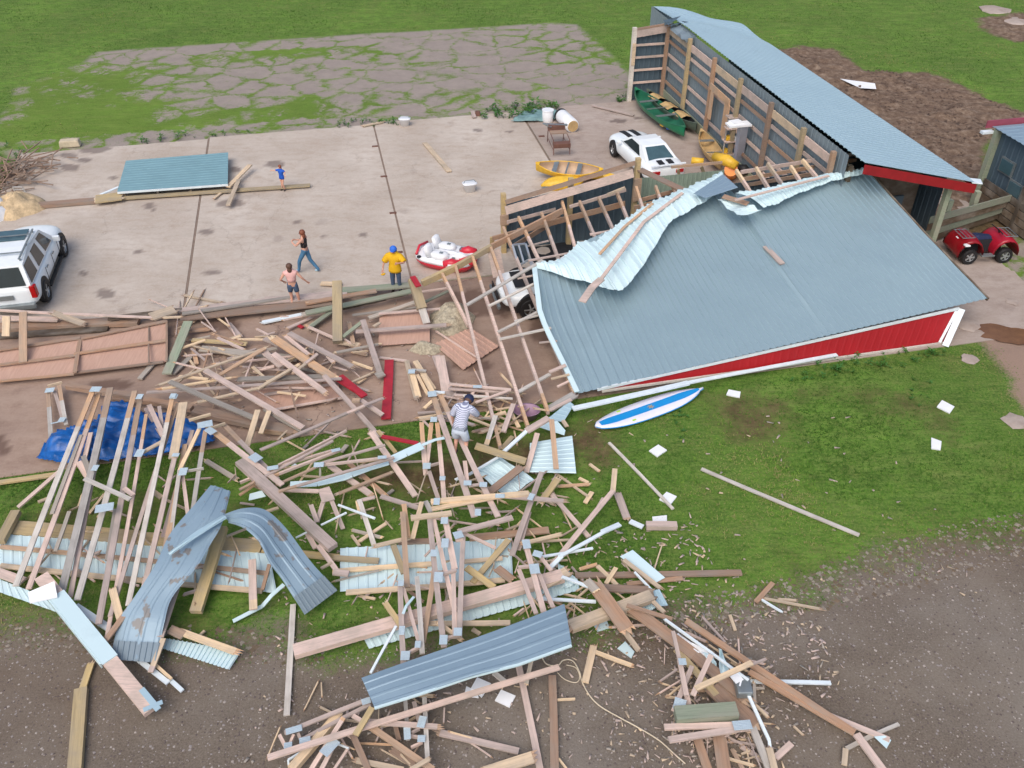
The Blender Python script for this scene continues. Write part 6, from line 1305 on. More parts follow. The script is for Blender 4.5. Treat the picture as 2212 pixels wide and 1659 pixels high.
truss('left truss passing under the big fallen blue sheet', [('8', 380, 450, 402, 985, 42, .75, .65, 'p', 'chord', 0), ('8', 400, 490, 508, 870, 28, .7, .65, 'p', 'web', 0), ('8', 490, 420, 525, 920, 38, .75, .7, 'gw', 'chord', 0), ('8', 438, 912, 505, 878, 20, .7, .7, 'p', 'web', 0), ('8', 395, 960, 432, 1480, 30, .5, .3, 'gw', 'chord', 0), ('8', 470, 1230, 510, 1380, 32, .4, .3, 'p', 'web', 0), ('8', 538, 1200, 558, 1600, 34, .45, .3, 'gw', 'chord', 0), ('D', 1750, 880, 1840, 835, 30, .35, .35, 'p', 'web', 0), ('D', 1740, 915, 1840, 935, 30, .3, .3, 'p', 'web', 0), ('D', 1745, 1045, 1870, 985, 30, .3, .3, 'p', 'web', 0)],
      [('8', 386, 466, .82, 36, 44, 0), ('8', 392, 772, .78, 36, 66, 0), ('8', 415, 935, .75, 56, 66, 0), ('8', 496, 862, .78, 36, 50, 0), ('D', 1865, 765, .5, 80, 130, -10), ('D', 1703, 890, .42, 70, 140, 8), ('D', 1860, 950, .4, 80, 76, 0)])
truss('right truss with three plates leaning on the broken pale beam', [('8', 1188, 180, 1312, 650, 44, .8, .85, 'p', 'chord', 0), ('8', 1150, 372, 1262, 660, 34, .75, .85, 'p', 'chord', 0), ('8', 1280, 400, 1372, 620, 34, .75, .85, 'p', 'web', 0), ('8', 1145, 360, 1225, 352, 22, .8, .8, 'p', 'web', 0), ('8', 1290, 290, 1360, 380, 30, .7, .7, 'p', 'web', 0)], [('8', 1200, 212, .86, 50, 76, 8), ('8', 1252, 372, .88, 62, 80, 6), ('8', 1272, 276, .86, 60, 50, -20)])
truss('long flat truss on the gravel under the near end of the blue sheet', [('D', 345, 880, 1265, 512, 54, .35, .55, 'p', 'chord', 0), ('D', 520, 965, 1295, 562, 50, .3, .5, 'p', 'chord', 0), ('D', 290, 905, 365, 1055, 42, .3, .25, 'p', 'web', 0), ('D', 495, 885, 535, 985, 36, .3, .25, 'p', 'web', 0), ('D', 450, 900, 400, 1015, 34, .3, .25, 'p', 'web', 0)], [('D', 450, 852, .42, 160, 70, 18), ('D', 572, 970, .4, 110, 76, 14), ('D', 386, 1030, .36, 80, 76, 10), ('D', 1248, 535, .6, 90, 70, 20)])
truss('steep truss at the bottom edge with one very long plate', [('D', 1000, 712, 630, 1300, 60, .6, .3, 'p', 'chord', .06), ('D', 870, 1060, 745, 1300, 58, .4, .3, 'p', 'chord', 0)], [('D', 848, 1042, .52, 110, 190, -35)])
truss('pale crossed truss pieces in the right-hand pile', [('9', -5, 1050, 40, 1250, 40, .5, .4, 'p', 'chord', 0), ('9', -60, 1290, 60, 1000, 36, .5, .5, 'p', 'web', 0)], [('C', 585, 1230, .8, 100, 100, 0), ('9', 385, 1385, .52, 110, 60, 5), ('9', -20, 1250, .5, 70, 80, -20)])
p = GC('5', 1030, 1555, .97)
for q_, (u, v, w_, h_, r_) in enumerate(((1028, 1554, 60, 36, 0), (618, 1590, 40, 60, 0), (1230, 1560, 36, 60, -20), (885, 1660, 40, 60, 0))):
    p = GC('5', u, v, 1.0); k_ = (p - cam.location).length / CAM_F / 3; b = MB(); b.box((0, 0, 0), (w_ * k_, h_ * k_, .006)); 
    for i in range(8): b.box((0, (-.5 + (i + .5) / 8) * h_ * k_, .005), (w_ * k_ * .9, .01, .004))
    tag(b.build('gusset_plate', 'plate', world=Matrix.Translation(p) @ Matrix.Rotation(R(r_), 4, 'Z')), ['metal plate joining the two long yellow boards in front of the white sheets', 'metal plate at the left ends of the long yellow boards', 'metal plate on the steep board right of the white sheets', 'metal plate at the top of the centre bundle, below the yellow boards'][q_], 'plate', 'loose galvanised plates')

# ---------------------------------------------------------------- sheets of steel and fibreboard
def psheet(name, c, q, zs, mat, rib, period, width, label, cat, th=.008, swap=False, wav=0, ns=8, nt=8, group=None):
    P_ = [GC(c, u, v, z) for (u, v), z in zip(q, zs)]
    if swap: P_ = [P_[0], P_[3], P_[2], P_[1]]
    f = bil(P_); g_ = (lambda s, t: f(s, t) + Vector((0, 0, wav * math.sin(s * 9 + 1) * math.sin(t * 7)))) if wav else f
    return sheet(name, g_, ns, nt, mat, None, rib, period, width, th, label=label, cat=cat, group=group)
psheet('wall_panel', '7', ((-30, 140), (1745, 270), (1795, 525), (-30, 350)), (.14, .14, .14, .14), 'under', .015, .3, 8.6, 'long white ribbed wall panel under the left row of trusses', 'panel')
psheet('wall_panel', '7', ((-30, 425), (280, 545), (400, 660), (-30, 510)), (.2, .25, .2, .2), 'under', .012, .3, 2.2, 'pale sheet strip at left border below the long wall panel', 'panel')
psheet('wall_panel', '7', ((1080, 820), (1560, 905), (1485, 1022), (1055, 885)), (.1, .1, .1, .1), 'under', .03, .11, 1.9, 'white closely ribbed sheet with splintered board, bottom of the narrow curled sheet', 'panel')
psheet('wall_panel', '8', ((-8, 235), (1100, 172), (1112, 430), (-8, 515)), (.16, .16, .16, .16), 'under', .02, .32, 5.6, 'white ribbed wall panel in the centre, under the upright bundle', 'panel')
psheet('wall_panel', '8', ((145, 820), (1530, 428), (1545, 505), (180, 885)), (.12, .12, .12, .12), 'under', .02, .22, 6.5, 'narrow white ribbed sheet below the long pale beam', 'panel')
psheet('steel_sheet', '5', ((870, 1400), (1030, 1298), (1255, 1450), (1075, 1560)), (.3, .35, .2, .2), 'under', .01, .25, 1.8, 'bent pale sheet with brown boards on it in front of the bending man', 'sheet', wav=.05)
psheet('steel_sheet', '5', ((1222, 1212), (1496, 1164), (1522, 1408), (1220, 1400)), (.3, .3, .25, .25), 'under', .015, .25, 1.9, 'square white sheet with an orange board across it', 'sheet', swap=True)
psheet('steel_sheet', '5', ((1230, 1092), (1400, 1068), (1452, 1130), (1445, 1162)), (.35, .4, .3, .25), 'under', .01, .3, 1.4, 'leaf-shaped pale sheet behind the square white sheet', 'sheet')
psheet('steel_sheet', '5', ((1330, 1060), (1478, 940), (1508, 965), (1440, 1075)), (.4, .5, .4, .3), 'roof2', .01, .3, 1.4, 'grey sheet corner under the lowest corner of the fallen roof', 'sheet')
psheet('steel_sheet', '8', ((1805, 288), (1888, 245), (2098, 425), (2035, 460)), (.2, .25, .2, .15), 'under', 0, .3, 2, 'smooth white strip of sheet on the lawn above the right pile', 'sheet')
psheet('steel_sheet', '8', ((2000, 512), (2062, 500), (2118, 605), (2058, 612)), (.3, .3, .2, .2), 'roof2', .01, .2, .8, 'small pale blue sheet scrap right of the broken yellow beam', 'sheet')
psheet('steel_sheet', '8', ((1920, 590), (2020, 545), (2040, 620), (1940, 675)), (.2, .2, .15, .15), 'under', .02, .12, .8, 'small corrugated scrap beneath the broken yellow beam', 'sheet')
psheet('steel_sheet', '8', ((1400, 330), (1450, 360), (1545, 460), (1420, 500)), (.3, .3, .2, .2), 'under', .02, .2, .9, 'crumpled white sheet end at the tip of the long pale beam', 'sheet', wav=.05)
psheet('steel_sheet', 'C', ((415, 885), (530, 825), (1010, 1150), (850, 1215)), (.3, .35, .4, .3), 'paper', 0, .3, 2, 'torn white membrane sheet in the right-hand pile', 'sheet', wav=.06)
psheet('steel_sheet', 'C', ((850, 1080), (1010, 1130), (1065, 1300), (1000, 1310)), (.4, .4, .3, .3), 'under', 0, .3, 1, 'torn pale rag of sheet under the white pole', 'sheet', wav=.06)
psheet('steel_sheet', 'C', ((1085, 1030), (1130, 1050), (1240, 1380), (1110, 1390)), (.3, .35, .5, .4), 'under', 0, .3, 1, 'twisted white flashing right of the torn membrane', 'sheet', wav=.05)
psheet('steel_sheet', 'B', ((100, 835), (225, 800), (270, 862), (90, 905)), (.5, .5, .4, .4), 'under', 0, .3, .8, 'white flap of sheet under the upper end of the brown beam', 'sheet')
psheet('steel_sheet', '8', ((280, 0), (0, 0), (0, 1), (1, 1)), (0, 0, 0, 0), 'under', 0, .3, 1, 'x', 'sheet') if False else None
psheet('plywood_gusset', 'B', ((810, 790), (925, 757), (985, 890), (850, 925)), (.58, .58, .55, .55), 'p', 0, .3, 1, 'square plywood gusset joining three boards on the grass in the centre', 'gusset', .02)
psheet('steel_sheet', '9', ((1240, 1455), (1310, 1448), (1352, 1478), (1322, 1532)), (.15, .15, .12, .12), 'under', 0, .3, .6, 'small white bent cap at the far lower right board end', 'cap', .01)
psheet('fibreboard_panel', '4', ((525, 528), (1082, 418), (1082, 684), (478, 762)), (.32, .3, .12, .14), 'pink', 0, .3, 3, 'pinkish fibreboard panel with battens, right one of the left pair', 'panel', .02)
psheet('fibreboard_panel', '4', ((-30, 608), (520, 528), (474, 764), (-30, 812)), (.28, .3, .12, .12), 'pink', 0, .3, 3, 'pinkish fibreboard panel reaching the left border', 'panel', .02)
psheet('fibreboard_panel', 'E', ((-240, 1010), (640, 850), (690, 1095), (20, 1215)), (.12, .12, .1, .1), 'pink', 0, .3, 3, 'pinkish fibreboard panel under the tangled boards', 'panel', .02)
psheet('fibreboard_panel', 'E', ((1040, 325), (1500, 278), (1505, 570), (1030, 604)), (.25, .25, .12, .12), 'pink', 0, .3, 2, 'square pinkish fibreboard panel left of the large insulation heap', 'panel', .02)
psheet('fibreboard_panel', 'E', ((1540, 590), (1880, 440), (2145, 608), (1812, 826)), (.1, .1, .1, .1), 'pink', .03, .3, 2.4, 'diamond-turned ribbed fibreboard panel below the insulation heap', 'panel', .02)
for (c, a, z, lab) in (('4', (530, 535, 1085, 420, 16), .36, 'top batten'), ('4', (480, 635, 1085, 545, 16), .3, 'middle batten'), ('4', (480, 758, 1060, 686, 14), .2, 'low'), ('4', (-20, 612, 520, 530, 16), .34, ''), ('4', (-20, 708, 500, 642, 16), .28, ''), ('4', (-20, 812, 480, 765, 14), .18, ''), ('4', (1080, 425, 1080, 680, 14), .34, ''), ('4', (520, 540, 485, 755, 26), .3, ''), ('4', (965, 455, 965, 690, 10), .3, ''),
                       ('E', (-20, 1058, 640, 955, 22), .18, ''), ('E', (20, 1205, 690, 1088, 18), .16, ''), ('E', (-100, 985, 500, 1000, 14), .3, ''), ('E', (1560, 470, 1960, 728, 16), .16, '')):
    board(c, *a[:4], a[4], z, z, 'p' if c == 'E' else 'b')
# white cladded trim box at lower left
t = empty('cladded_beam', GC('7', 600, 860), 0, 'long brown beam clad in white metal, angled across the lower left', 'beam')
p, q = GC('7', 270, 420, .75), GC('7', 980, 1290, .3); d = (q - p).normalized()
b = MB(); b.bar(p, q, .3, .12); wbuild(b, 'timber_core', 'p', t)
b = MB(); b.bar(p.lerp(q, .16) + Vector((0, 0, .07)), p.lerp(q, .66) + Vector((0, 0, .07)), .34, .03); b.bar(p.lerp(q, .16) + Vector((-.17, -.1, 0)), p.lerp(q, .66) + Vector((-.17, -.1, 0)), .03, .16); wbuild(b, 'metal_cladding', 'under', t)
b = MB(); b.bar(p.lerp(q, .88) + Vector((.1, .05, .075)), p.lerp(q, 1.02) + Vector((.1, .05, .075)), .12, .02); b.bar(q + Vector((-.13, -.03, .08)), q + Vector((.2, .16, .08)), .1, .02); wbuild(b, 'end_flashing', 'roof2', t)
b = MB(); b.quad([GC('7', 180, 520, .85), GC('7', 352, 448, .95), GC('7', 372, 552, .8), GC('7', 192, 590, .8)]); b.quad([v - Vector((0, 0, .02)) for v in b.v[:4]]); wbuild(b, 'end_cap', 'paper', t)
# narrow curled steel sheets
def ribbon(name, c, L_, R_, zl, mat, label, period=.2, width=.9, lead=None):
    A = [GC(c, u, v, z) for (u, v), z in zip(L_, zl)]; B = [GC(c, u, v, z) for (u, v), z in zip(R_, zl)]
    def cr(P_, t):                                        # Catmull-Rom through the points
        n_ = len(P_) - 1; i = min(int(t * n_), n_ - 1); f = t * n_ - i; p0 = P_[max(i - 1, 0)]; p1 = P_[i]; p2 = P_[i + 1]; p3 = P_[min(i + 2, n_)]
        return .5 * ((2 * p1) + (p2 - p0) * f + (2 * p0 - 5 * p1 + 4 * p2 - p3) * f * f + (3 * p1 - p0 - 3 * p2 + p3) * f ** 3)
    return sheet(name, lambda s, t: cr(A, t).lerp(cr(B, t), s) + Vector((0, 0, .05 * math.sin(math.pi * s) * (.5 + .5 * math.sin(t * 9)))), 6, 40, mat, None, .018, period, width, .008, label=label, cat='roof sheet', group='torn blue-grey roof sheets')
WAVY = ribbon('roof_strip', 'V', ((455, 1048), (420, 1090), (368, 1152), (335, 1220), (290, 1290), (262, 1330), (246, 1385), (241, 1422)), ((498, 1062), (480, 1130), (455, 1175), (425, 1225), (372, 1290), (355, 1345), (346, 1390), (338, 1430)), (1.3, 1.35, 1.25, 1.15, .9, .7, .4, .3), 'stained', 'long wavy blue-grey roof sheet ending at the gravel, left of the arched one', .3)
ARCH = ribbon('roof_strip', 'V', ((482, 1112), (525, 1098), (572, 1101), (617, 1140), (665, 1205), (700, 1245), (728, 1273)), ((496, 1130), (528, 1142), (560, 1172), (582, 1215), (608, 1250), (635, 1292), (658, 1326)), (1.3, 1.6, 1.55, 1.3, .95, .6, .3), 'stained', 'arched blue-grey roof sheet with rusty stains beside the big brown beam', .3)
ribbon('roof_strip', '8', ((130, 1075), (400, 978), (800, 840), (1150, 712), (1445, 595)), ((215, 1268), (500, 1180), (850, 1062), (1150, 985), (1492, 858)), (.95, 1.0, 1.05, 1.05, 1.1), 'bluest', 'big flat blue-grey roof sheet with a dent, lying over the near beams', .32, 1.3)
def bare_end(strip, q, zs):
    P_ = [G(u, v, z) for (u, v), z in zip(q, zs)]; sheet('bare_end', bil([P_[0], P_[1], P_[2], P_[3]]), 4, 4, 'inner', strip, .02, .12, .9)
bare_end(WAVY, ((246, 1384), (346, 1389), (338, 1432), (240, 1424)), (.45, .45, .34, .34)); bare_end(ARCH, ((635, 1290), (700, 1243), (729, 1275), (658, 1328)), (.66, .66, .34, .34))
b = MB(); P_ = [GC('8', u, v, z) for u, v, z in ((215, 1272, .98), (500, 1184, 1.0), (850, 1066, 1.0), (1150, 990, 1.05), (1492, 866, 1.12))]
for p, q in zip(P_, P_[1:]): b.bar(p, q, .05, .04)
o = b.build('flashing_strip', 'under'); origin_to(o, P_[2]); tag(o, 'thin pale flashing along the lower edge of the big flat roof sheet', 'flashing')
ribbon('roof_strip', 'V', ((362, 1195), (420, 1150), (482, 1112)), ((368, 1200), (428, 1158), (490, 1120)), (1.4, 1.5, 1.5), 'roof2', 'thin folded edge strip joining the wavy and the arched roof sheets', .1, .12)
# white gutter ribbons
def strip(pts, wd, mat, label, name='trim_strip', cat='trim'):
    P_ = [GC(*q) for q in pts]; b = MB()
    for p, q in zip(P_, P_[1:]): b.bar(p, q, wd, .02)
    o = b.build(name, mat); origin_to(o, sum(P_, Vector()) / len(P_)); return tag(o, label, cat)
strip([('B', 520, 740, .6), ('B', 800, 725, .55), ('B', 1080, 665, .55), ('B', 1160, 632, .6), ('B', 1350, 560, .6), ('B', 1540, 505, .65)], .22, 'under', 'long white gutter under the fan of trusses')
strip([('B', 1580, 475, .7), ('B', 1720, 410, .8), ('B', 1890, 335, .85)], .28, 'under', 'wide white gutter piece left of the small upright truss'); strip([('B', 1890, 330, .95), ('B', 2020, 275, 1.0), ('B', 2120, 255, 1.0)], .09, 'under', 'narrow white strip leading to the bending man')
strip([('7', 1840, 470, .4), ('7', 1760, 540, .35), ('7', 1700, 610, .2), ('7', 1510, 708, .1)], .1, 'under', 'white bent strip on the grass below the arched roof sheet')
strip([('8', 470, 550, .75), ('8', 420, 610, .8), ('8', 400, 660, .8)], .06, 'under', 'short curved white strip by the left centre truss')
strip([('8', 2090, 700, .3), ('C', 345, 637, .5)], .05, 'under', 'thin white strip beside the brown batten in the right pile')
strip([('C', 1290, 1390, .6), ('C', 1380, 1500, .6), ('C', 1490, 1560, .55)], .2, 'paper', 'white elbow of pipe at the grey junction box'); 
o = tag(MB().box((0, 0, 0), (.32, .42, .2)).build('junction_box', 'grey', world=Matrix.Translation(GC('9', 392, 1135, .5)), bevel=.03), 'grey metal box where the white pole ends in the right pile', 'box')
# rope
def rope(pts, label, r_=.012):
    P_ = [GC(c, u, v, .04) for c, u, v in pts]; Q = []
    for i in range(len(P_) - 1):
        p0 = P_[max(i - 1, 0)]; p1 = P_[i]; p2 = P_[i + 1]; p3 = P_[min(i + 2, len(P_) - 1)]
        for k_ in range(6): f = k_ / 6; Q.append(.5 * ((2 * p1) + (p2 - p0) * f + (2 * p0 - 5 * p1 + 4 * p2 - p3) * f * f + (3 * p1 - p0 - 3 * p2 + p3) * f ** 3))
    b = MB(); b.tube(Q, r_, 5); o = b.build('rope', 'rope', smooth=True); origin_to(o, P_[0]); tag(o, label, 'rope')
rope([('8', *q) for q in ((1300, 940), (1330, 985), (1400, 995), (1440, 960), (1500, 965), (1545, 1040), (1560, 1100), (1610, 1190), (1680, 1260), (1800, 1330), (1930, 1400), (2060, 1480), (2150, 1560), (2240, 1640))], 'pale rope snaking across the gravel from under the big sheet', .016)
rope([('8', *q) for q in ((1400, 1040), (1450, 1085), (1520, 1105), (1545, 1070), (1520, 1010), (1450, 990))], 'small loop of pale rope beside the long rope')

# ---------------------------------------------------------------- people
def person(label, foot, rz, J, body, clothes, hair, cap=None, scale=1.0, face=True):
    """J: joint positions (m) facing +y; body radii built in; clothes: list of (name, mat, [(chain of joint names)], extra radius)"""
    t = empty('person', foot, rz, label, 'person'); t.scale = (1, 1, 1); T = t.matrix_basis.copy()
    J = {k_: Vector(v) * scale for k_, v in J.items()}
    rad = dict(pelvis=.125, waist=.115, chest=.13, upper=.115, neck=.05, head=.085, crown=.07, shL=.062, shR=.062, elL=.042, elR=.042, wrL=.028, wrR=.028, palmL=.03, palmR=.03, hipL=.088, hipR=.088, knL=.056, knR=.056, anL=.036, anR=.036, toeL=.034, toeR=.034, thL=.08, thR=.08, amL=.055, amR=.055)
    E = [('pelvis', 'waist'), ('waist', 'chest'), ('chest', 'upper'), ('upper', 'neck'), ('neck', 'head'), ('head', 'crown')]
    for s_ in 'LR': E += [('upper', 'sh' + s_), ('sh' + s_, 'el' + s_), ('el' + s_, 'wr' + s_), ('wr' + s_, 'palm' + s_), ('pelvis', 'hip' + s_), ('hip' + s_, 'kn' + s_), ('kn' + s_, 'an' + s_), ('an' + s_, 'toe' + s_)]
    def grow(name, mat, edges, extra, parent, fingers=False, root='pelvis'):
        names = []; torso = ('pelvis', 'waist', 'chest', 'upper', 'shL', 'shR')
        for a, b_ in edges:
            for q in (a, b_):
                if q not in names: names.append(q)
        bm = bmesh.new(); sk = bm.verts.layers.skin.verify(); vs = {}
        for q in names:
            v = bm.verts.new(J[q]); vs[q] = v; r_ = (rad[q] + extra) * scale; v[sk].radius = (r_ * (1.25 if q in ('pelvis', 'waist', 'chest', 'upper') else 1), r_) if True else 0; v[sk].use_root = (q == (root if root in names else names[0]))
        for a, b_ in edges: bm.edges.new((vs[a], vs[b_]))
        if fingers:
            for s_ in 'LR':
                w_, pm = J['wr' + s_], J['palm' + s_]; d_ = (pm - w_).normalized(); sd = d_.cross(Vector((0, 1, .3))).normalized()
                for k_, (off, ln) in enumerate(((-.03, .07), (-.01, .08), (.01, .075), (.03, .06), (-.045, .05))):
                    base = vs['palm' + s_]; p1 = pm + sd * off * scale + d_ * (.03 if k_ < 4 else .0) * scale; p2 = p1 + (d_ * .6 + Vector((0, 0, -.35)) + sd * (off * 4)) * ln * .6 * scale; p3 = p2 + (d_ * .4 + Vector((0, 0, -.6))) * ln * .5 * scale; pv = base
                    for q in (p1, p2, p3): nv = bm.verts.new(q); nv[sk].radius = (.009 * scale, .009 * scale); bm.edges.new((pv, nv)); pv = nv
            hd = J['head']; f = (J['crown'] - J['neck']).normalized(); fw = Vector((0, 1, 0)) - f * f.y
            if fw.length < .2: fw = Vector((0, 0, -1))
            fw.normalize(); nv = bm.verts.new(hd + fw * .105 * scale); nv[sk].radius = (.014 * scale, .018 * scale); bm.edges.new((vs['head'], nv))
            for s_ in (-1, 1): nv = bm.verts.new(hd + f.cross(fw) * s_ * .088 * scale); nv[sk].radius = (.018 * scale, .012 * scale); bm.edges.new((vs['head'], nv))
            J['_fw'] = fw; J['_f'] = f
        me = bpy.data.meshes.new(name); bm.to_mesh(me); bm.free(); me.materials.append(M[mat]); o = bpy.data.objects.new(name, me); link(o, parent, T)
        m = o.modifiers.new('skin', 'SKIN'); m.use_smooth_shade = True; m.branch_smoothing = .4; m = o.modifiers.new('sub', 'SUBSURF'); m.levels = 1; m.render_levels = 2; return o
    bo = grow('body', body, E, 0, t, True)
    bpy.context.view_layer.update(); ev = bo.evaluated_get(bpy.context.evaluated_depsgraph_get()); em = ev.to_mesh()
    co = np.array([v.co[:] for v in em.vertices]); no = np.array([v.normal[:] for v in em.vertices]); fs = [tuple(p.vertices) for p in em.polygons]; ev.to_mesh_clear()
    best = np.full(len(co), 1e9); seg = np.zeros(len(co), int); tt = np.zeros(len(co))
    for i, (a, b_) in enumerate(E):                       # which limb each vertex of the body belongs to
        A_, B2 = np.array(J[a]), np.array(J[b_]); d_ = B2 - A_; t_ = np.clip(((co - A_) @ d_) / (d_ @ d_), 0, 1); ds = np.linalg.norm(co - A_ - t_[:, None] * d_, axis=1) / ((rad[a] * (1 - t_) + rad[b_] * t_) * scale)
        k_ = ds < best; best[k_] = ds[k_]; seg[k_] = i; tt[k_] = t_[k_]
    alias = {'amL': 'elL', 'amR': 'elR', 'thL': 'knL', 'thR': 'knR'}
    for nm, mat, ed, ex in clothes:                       # clothes follow the body a finger's breadth outside it
        on = np.zeros(len(co), bool)
        for a, b_ in ed:
            full = alias.get(b_, b_); i = [k_ for k_, e in enumerate(E) if e == (a, full)]
            if not i: continue
            lim = 1.01 if full == b_ else (J[b_] - J[a]).length / max(1e-6, (J[full] - J[a]).length); on |= (seg == i[0]) & (tt <= lim)
        F2 = [q for q in fs if sum(on[k_] for k_ in q) >= len(q) * .5]; used = sorted({k_ for q in F2 for k_ in q}); ix = {k_: i for i, k_ in enumerate(used)}
        if not F2: continue
        V2 = [Vector(co[k_] + no[k_] * ex * .8 * scale) for k_ in used]; n0 = len(V2); V2 += [Vector(co[k_] + no[k_] * .002) for k_ in used]
        from collections import Counter
        ec = Counter(); 
        for q in F2:
            for x, y in zip(q, q[1:] + q[:1]): ec[(x, y)] += 1
        F3 = [tuple(ix[k_] for k_ in q) for q in F2] + [(ix[y], ix[x], ix[x] + n0, ix[y] + n0) for (x, y) in ec if (y, x) not in ec]
        mesh_obj(nm, V2, F3, mat, t, T, None, True)
    fw, f = J['_fw'], J['_f']; hd = J['head']
    def blob(name, mat, c_, r_, sq=(1, 1, 1)):
        bm = bmesh.new(); bmesh.ops.create_icosphere(bm, subdivisions=2, radius=r_ * scale); 
        for v in bm.verts: v.co = Vector((v.co.x * sq[0], v.co.y * sq[1], v.co.z * sq[2])) + c_
        me = bpy.data.meshes.new(name); bm.to_mesh(me); bm.free(); me.materials.append(M[mat]); me.polygons.foreach_set('use_smooth', [True] * len(me.polygons)); return link(bpy.data.objects.new(name, me), t, T)
    for s_ in (-1, 1): blob('eye', 'blkc', hd + fw * .092 * scale + f.cross(fw) * s_ * .032 * scale + f * .012 * scale, .011)
    blob('mouth', 'red2', hd + fw * .088 * scale - f * .05 * scale, .013, (1.6, 1, .5))
    if hair: blob('hair', hair, hd + f * (.0 if cap else .035) * scale - fw * .03 * scale, .098 if cap else .112, (1, 1, 1.02)); 
    if hair and not cap: blob('hair_length', hair, hd - f * .09 * scale - fw * .07 * scale, .085, (1, .7, 1.4))
    if cap: 
        blob('cap', cap, hd + f * .05 * scale - fw * .015 * scale, .125); b = MB(); c_ = hd + f * .06 * scale + fw * .13 * scale; s2 = f.cross(fw); b.loft([[c_ - fw * .05 * scale - s2 * .08 * scale, c_ - fw * .05 * scale + s2 * .08 * scale, c_ + fw * .06 * scale + s2 * .05 * scale, c_ + fw * .06 * scale - s2 * .05 * scale], [q - f * .012 for q in (c_ - fw * .05 * scale - s2 * .08 * scale, c_ - fw * .05 * scale + s2 * .08 * scale, c_ + fw * .06 * scale + s2 * .05 * scale, c_ + fw * .06 * scale - s2 * .05 * scale)]])
        mesh_obj('cap_peak', b.v, b.f, cap, t, T)
    return t
ST = dict(pelvis=(0, 0, .93), waist=(0, 0, 1.08), chest=(0, .01, 1.25), upper=(0, 0, 1.4), neck=(0, 0, 1.48), head=(0, .02, 1.6), crown=(0, .01, 1.69), shL=(-.19, 0, 1.39), shR=(.19, 0, 1.39), elL=(-.25, .02, 1.12), elR=(.25, .02, 1.12), wrL=(-.27, .1, .88), wrR=(.27, .1, .88), palmL=(-.27, .12, .81), palmR=(.27, .12, .81),
          hipL=(-.1, 0, .88), hipR=(.1, 0, .88), knL=(-.11, .03, .48), knR=(.11, .03, .48), anL=(-.12, 0, .08), anR=(.12, 0, .08), toeL=(-.13, .16, .04), toeR=(.13, .16, .04))
leg = lambda a='an': [('pelvis', 'hipL'), ('hipL', 'knL'), ('knL', 'anL'), ('pelvis', 'hipR'), ('hipR', 'knR'), ('knR', 'anR')]
def ext(J, k_, a, b_, f): J[k_] = tuple(Vector(J[a]).lerp(Vector(J[b_]), f))
# woman in jeans walking left, arms folded up
J = dict(ST); J.update(elL=(-.3, .16, 1.22), wrL=(-.2, .34, 1.28), palmL=(-.14, .38, 1.3), elR=(.24, .14, 1.2), wrR=(.1, .36, 1.24), palmR=(.04, .4, 1.26), knL=(-.12, .22, .5), anL=(-.12, .3, .1), toeL=(-.12, .46, .04), knR=(.1, -.1, .48), anR=(.12, -.38, .1), toeR=(.14, -.22, .04))
person('woman with auburn hair and blue jeans walking on the yard, hands raised before her', G(666, 588, .02), R(75), J, 'skin', [('top', 'blkc', [('waist', 'chest'), ('chest', 'upper')], .012), ('jeans', 'jeans', leg(), .022)] + [('shoes', 'shoe', [('anL', 'toeL')], .014), ('shoes', 'shoe', [('anR', 'toeR')], .014)], 'hair')
# woman in pink top seen from behind
J = dict(ST); J.update(elL=(-.36, -.05, 1.16), wrL=(-.3, .12, 1.0), palmL=(-.26, .16, .95), elR=(.36, -.05, 1.18), wrR=(.48, .05, .98), palmR=(.52, .08, .93), knL=(-.1, .05, .48), knR=(.13, -.02, .48), anR=(.14, .1, .08), toeR=(.16, .26, .04))
ext(J, 'thL', 'hipL', 'knL', .45); ext(J, 'thR', 'hipR', 'knR', .45)
person('woman in pale pink top and dark denim shorts seen from behind by the fallen beams', G(640, 664, .05), R(8), J, 'skin', [('top', 'pinkc', [('waist', 'chest'), ('chest', 'upper'), ('upper', 'shL'), ('upper', 'shR')], .035), ('shorts', 'denim', [('pelvis', 'hipL'), ('hipL', 'thL'), ('pelvis', 'hipR'), ('hipR', 'thR')], .03), ('shoes', 'shoeb', [('anL', 'toeL')], .012), ('shoes', 'shoeb', [('anR', 'toeR')], .012)], 'hairb')
# man in yellow shirt
J = dict(ST); J.update(elL=(-.36, .06, 1.2), wrL=(-.22, .28, 1.28), palmL=(-.17, .33, 1.31), elR=(.36, .02, 1.14), wrR=(.4, .08, .92), palmR=(.41, .1, .86)); ext(J, 'amL', 'shL', 'elL', .75); ext(J, 'amR', 'shR', 'elR', .75)
person('man in loose yellow shirt and blue cap standing at the slab edge', G(858, 630, .02), R(172), J, 'skin', [('shirt', 'yshirt', [('pelvis', 'waist'), ('waist', 'chest'), ('chest', 'upper'), ('upper', 'shL'), ('upper', 'shR'), ('shL', 'amL'), ('shR', 'amR'), ('pelvis', 'hipL'), ('pelvis', 'hipR')], .085), ('jeans', 'denim', leg(), .03), ('shoes', 'shoeb', [('anL', 'toeL')], .014), ('shoes', 'shoeb', [('anR', 'toeR')], .014)], 'hairb', 'bluecap', 1.04)
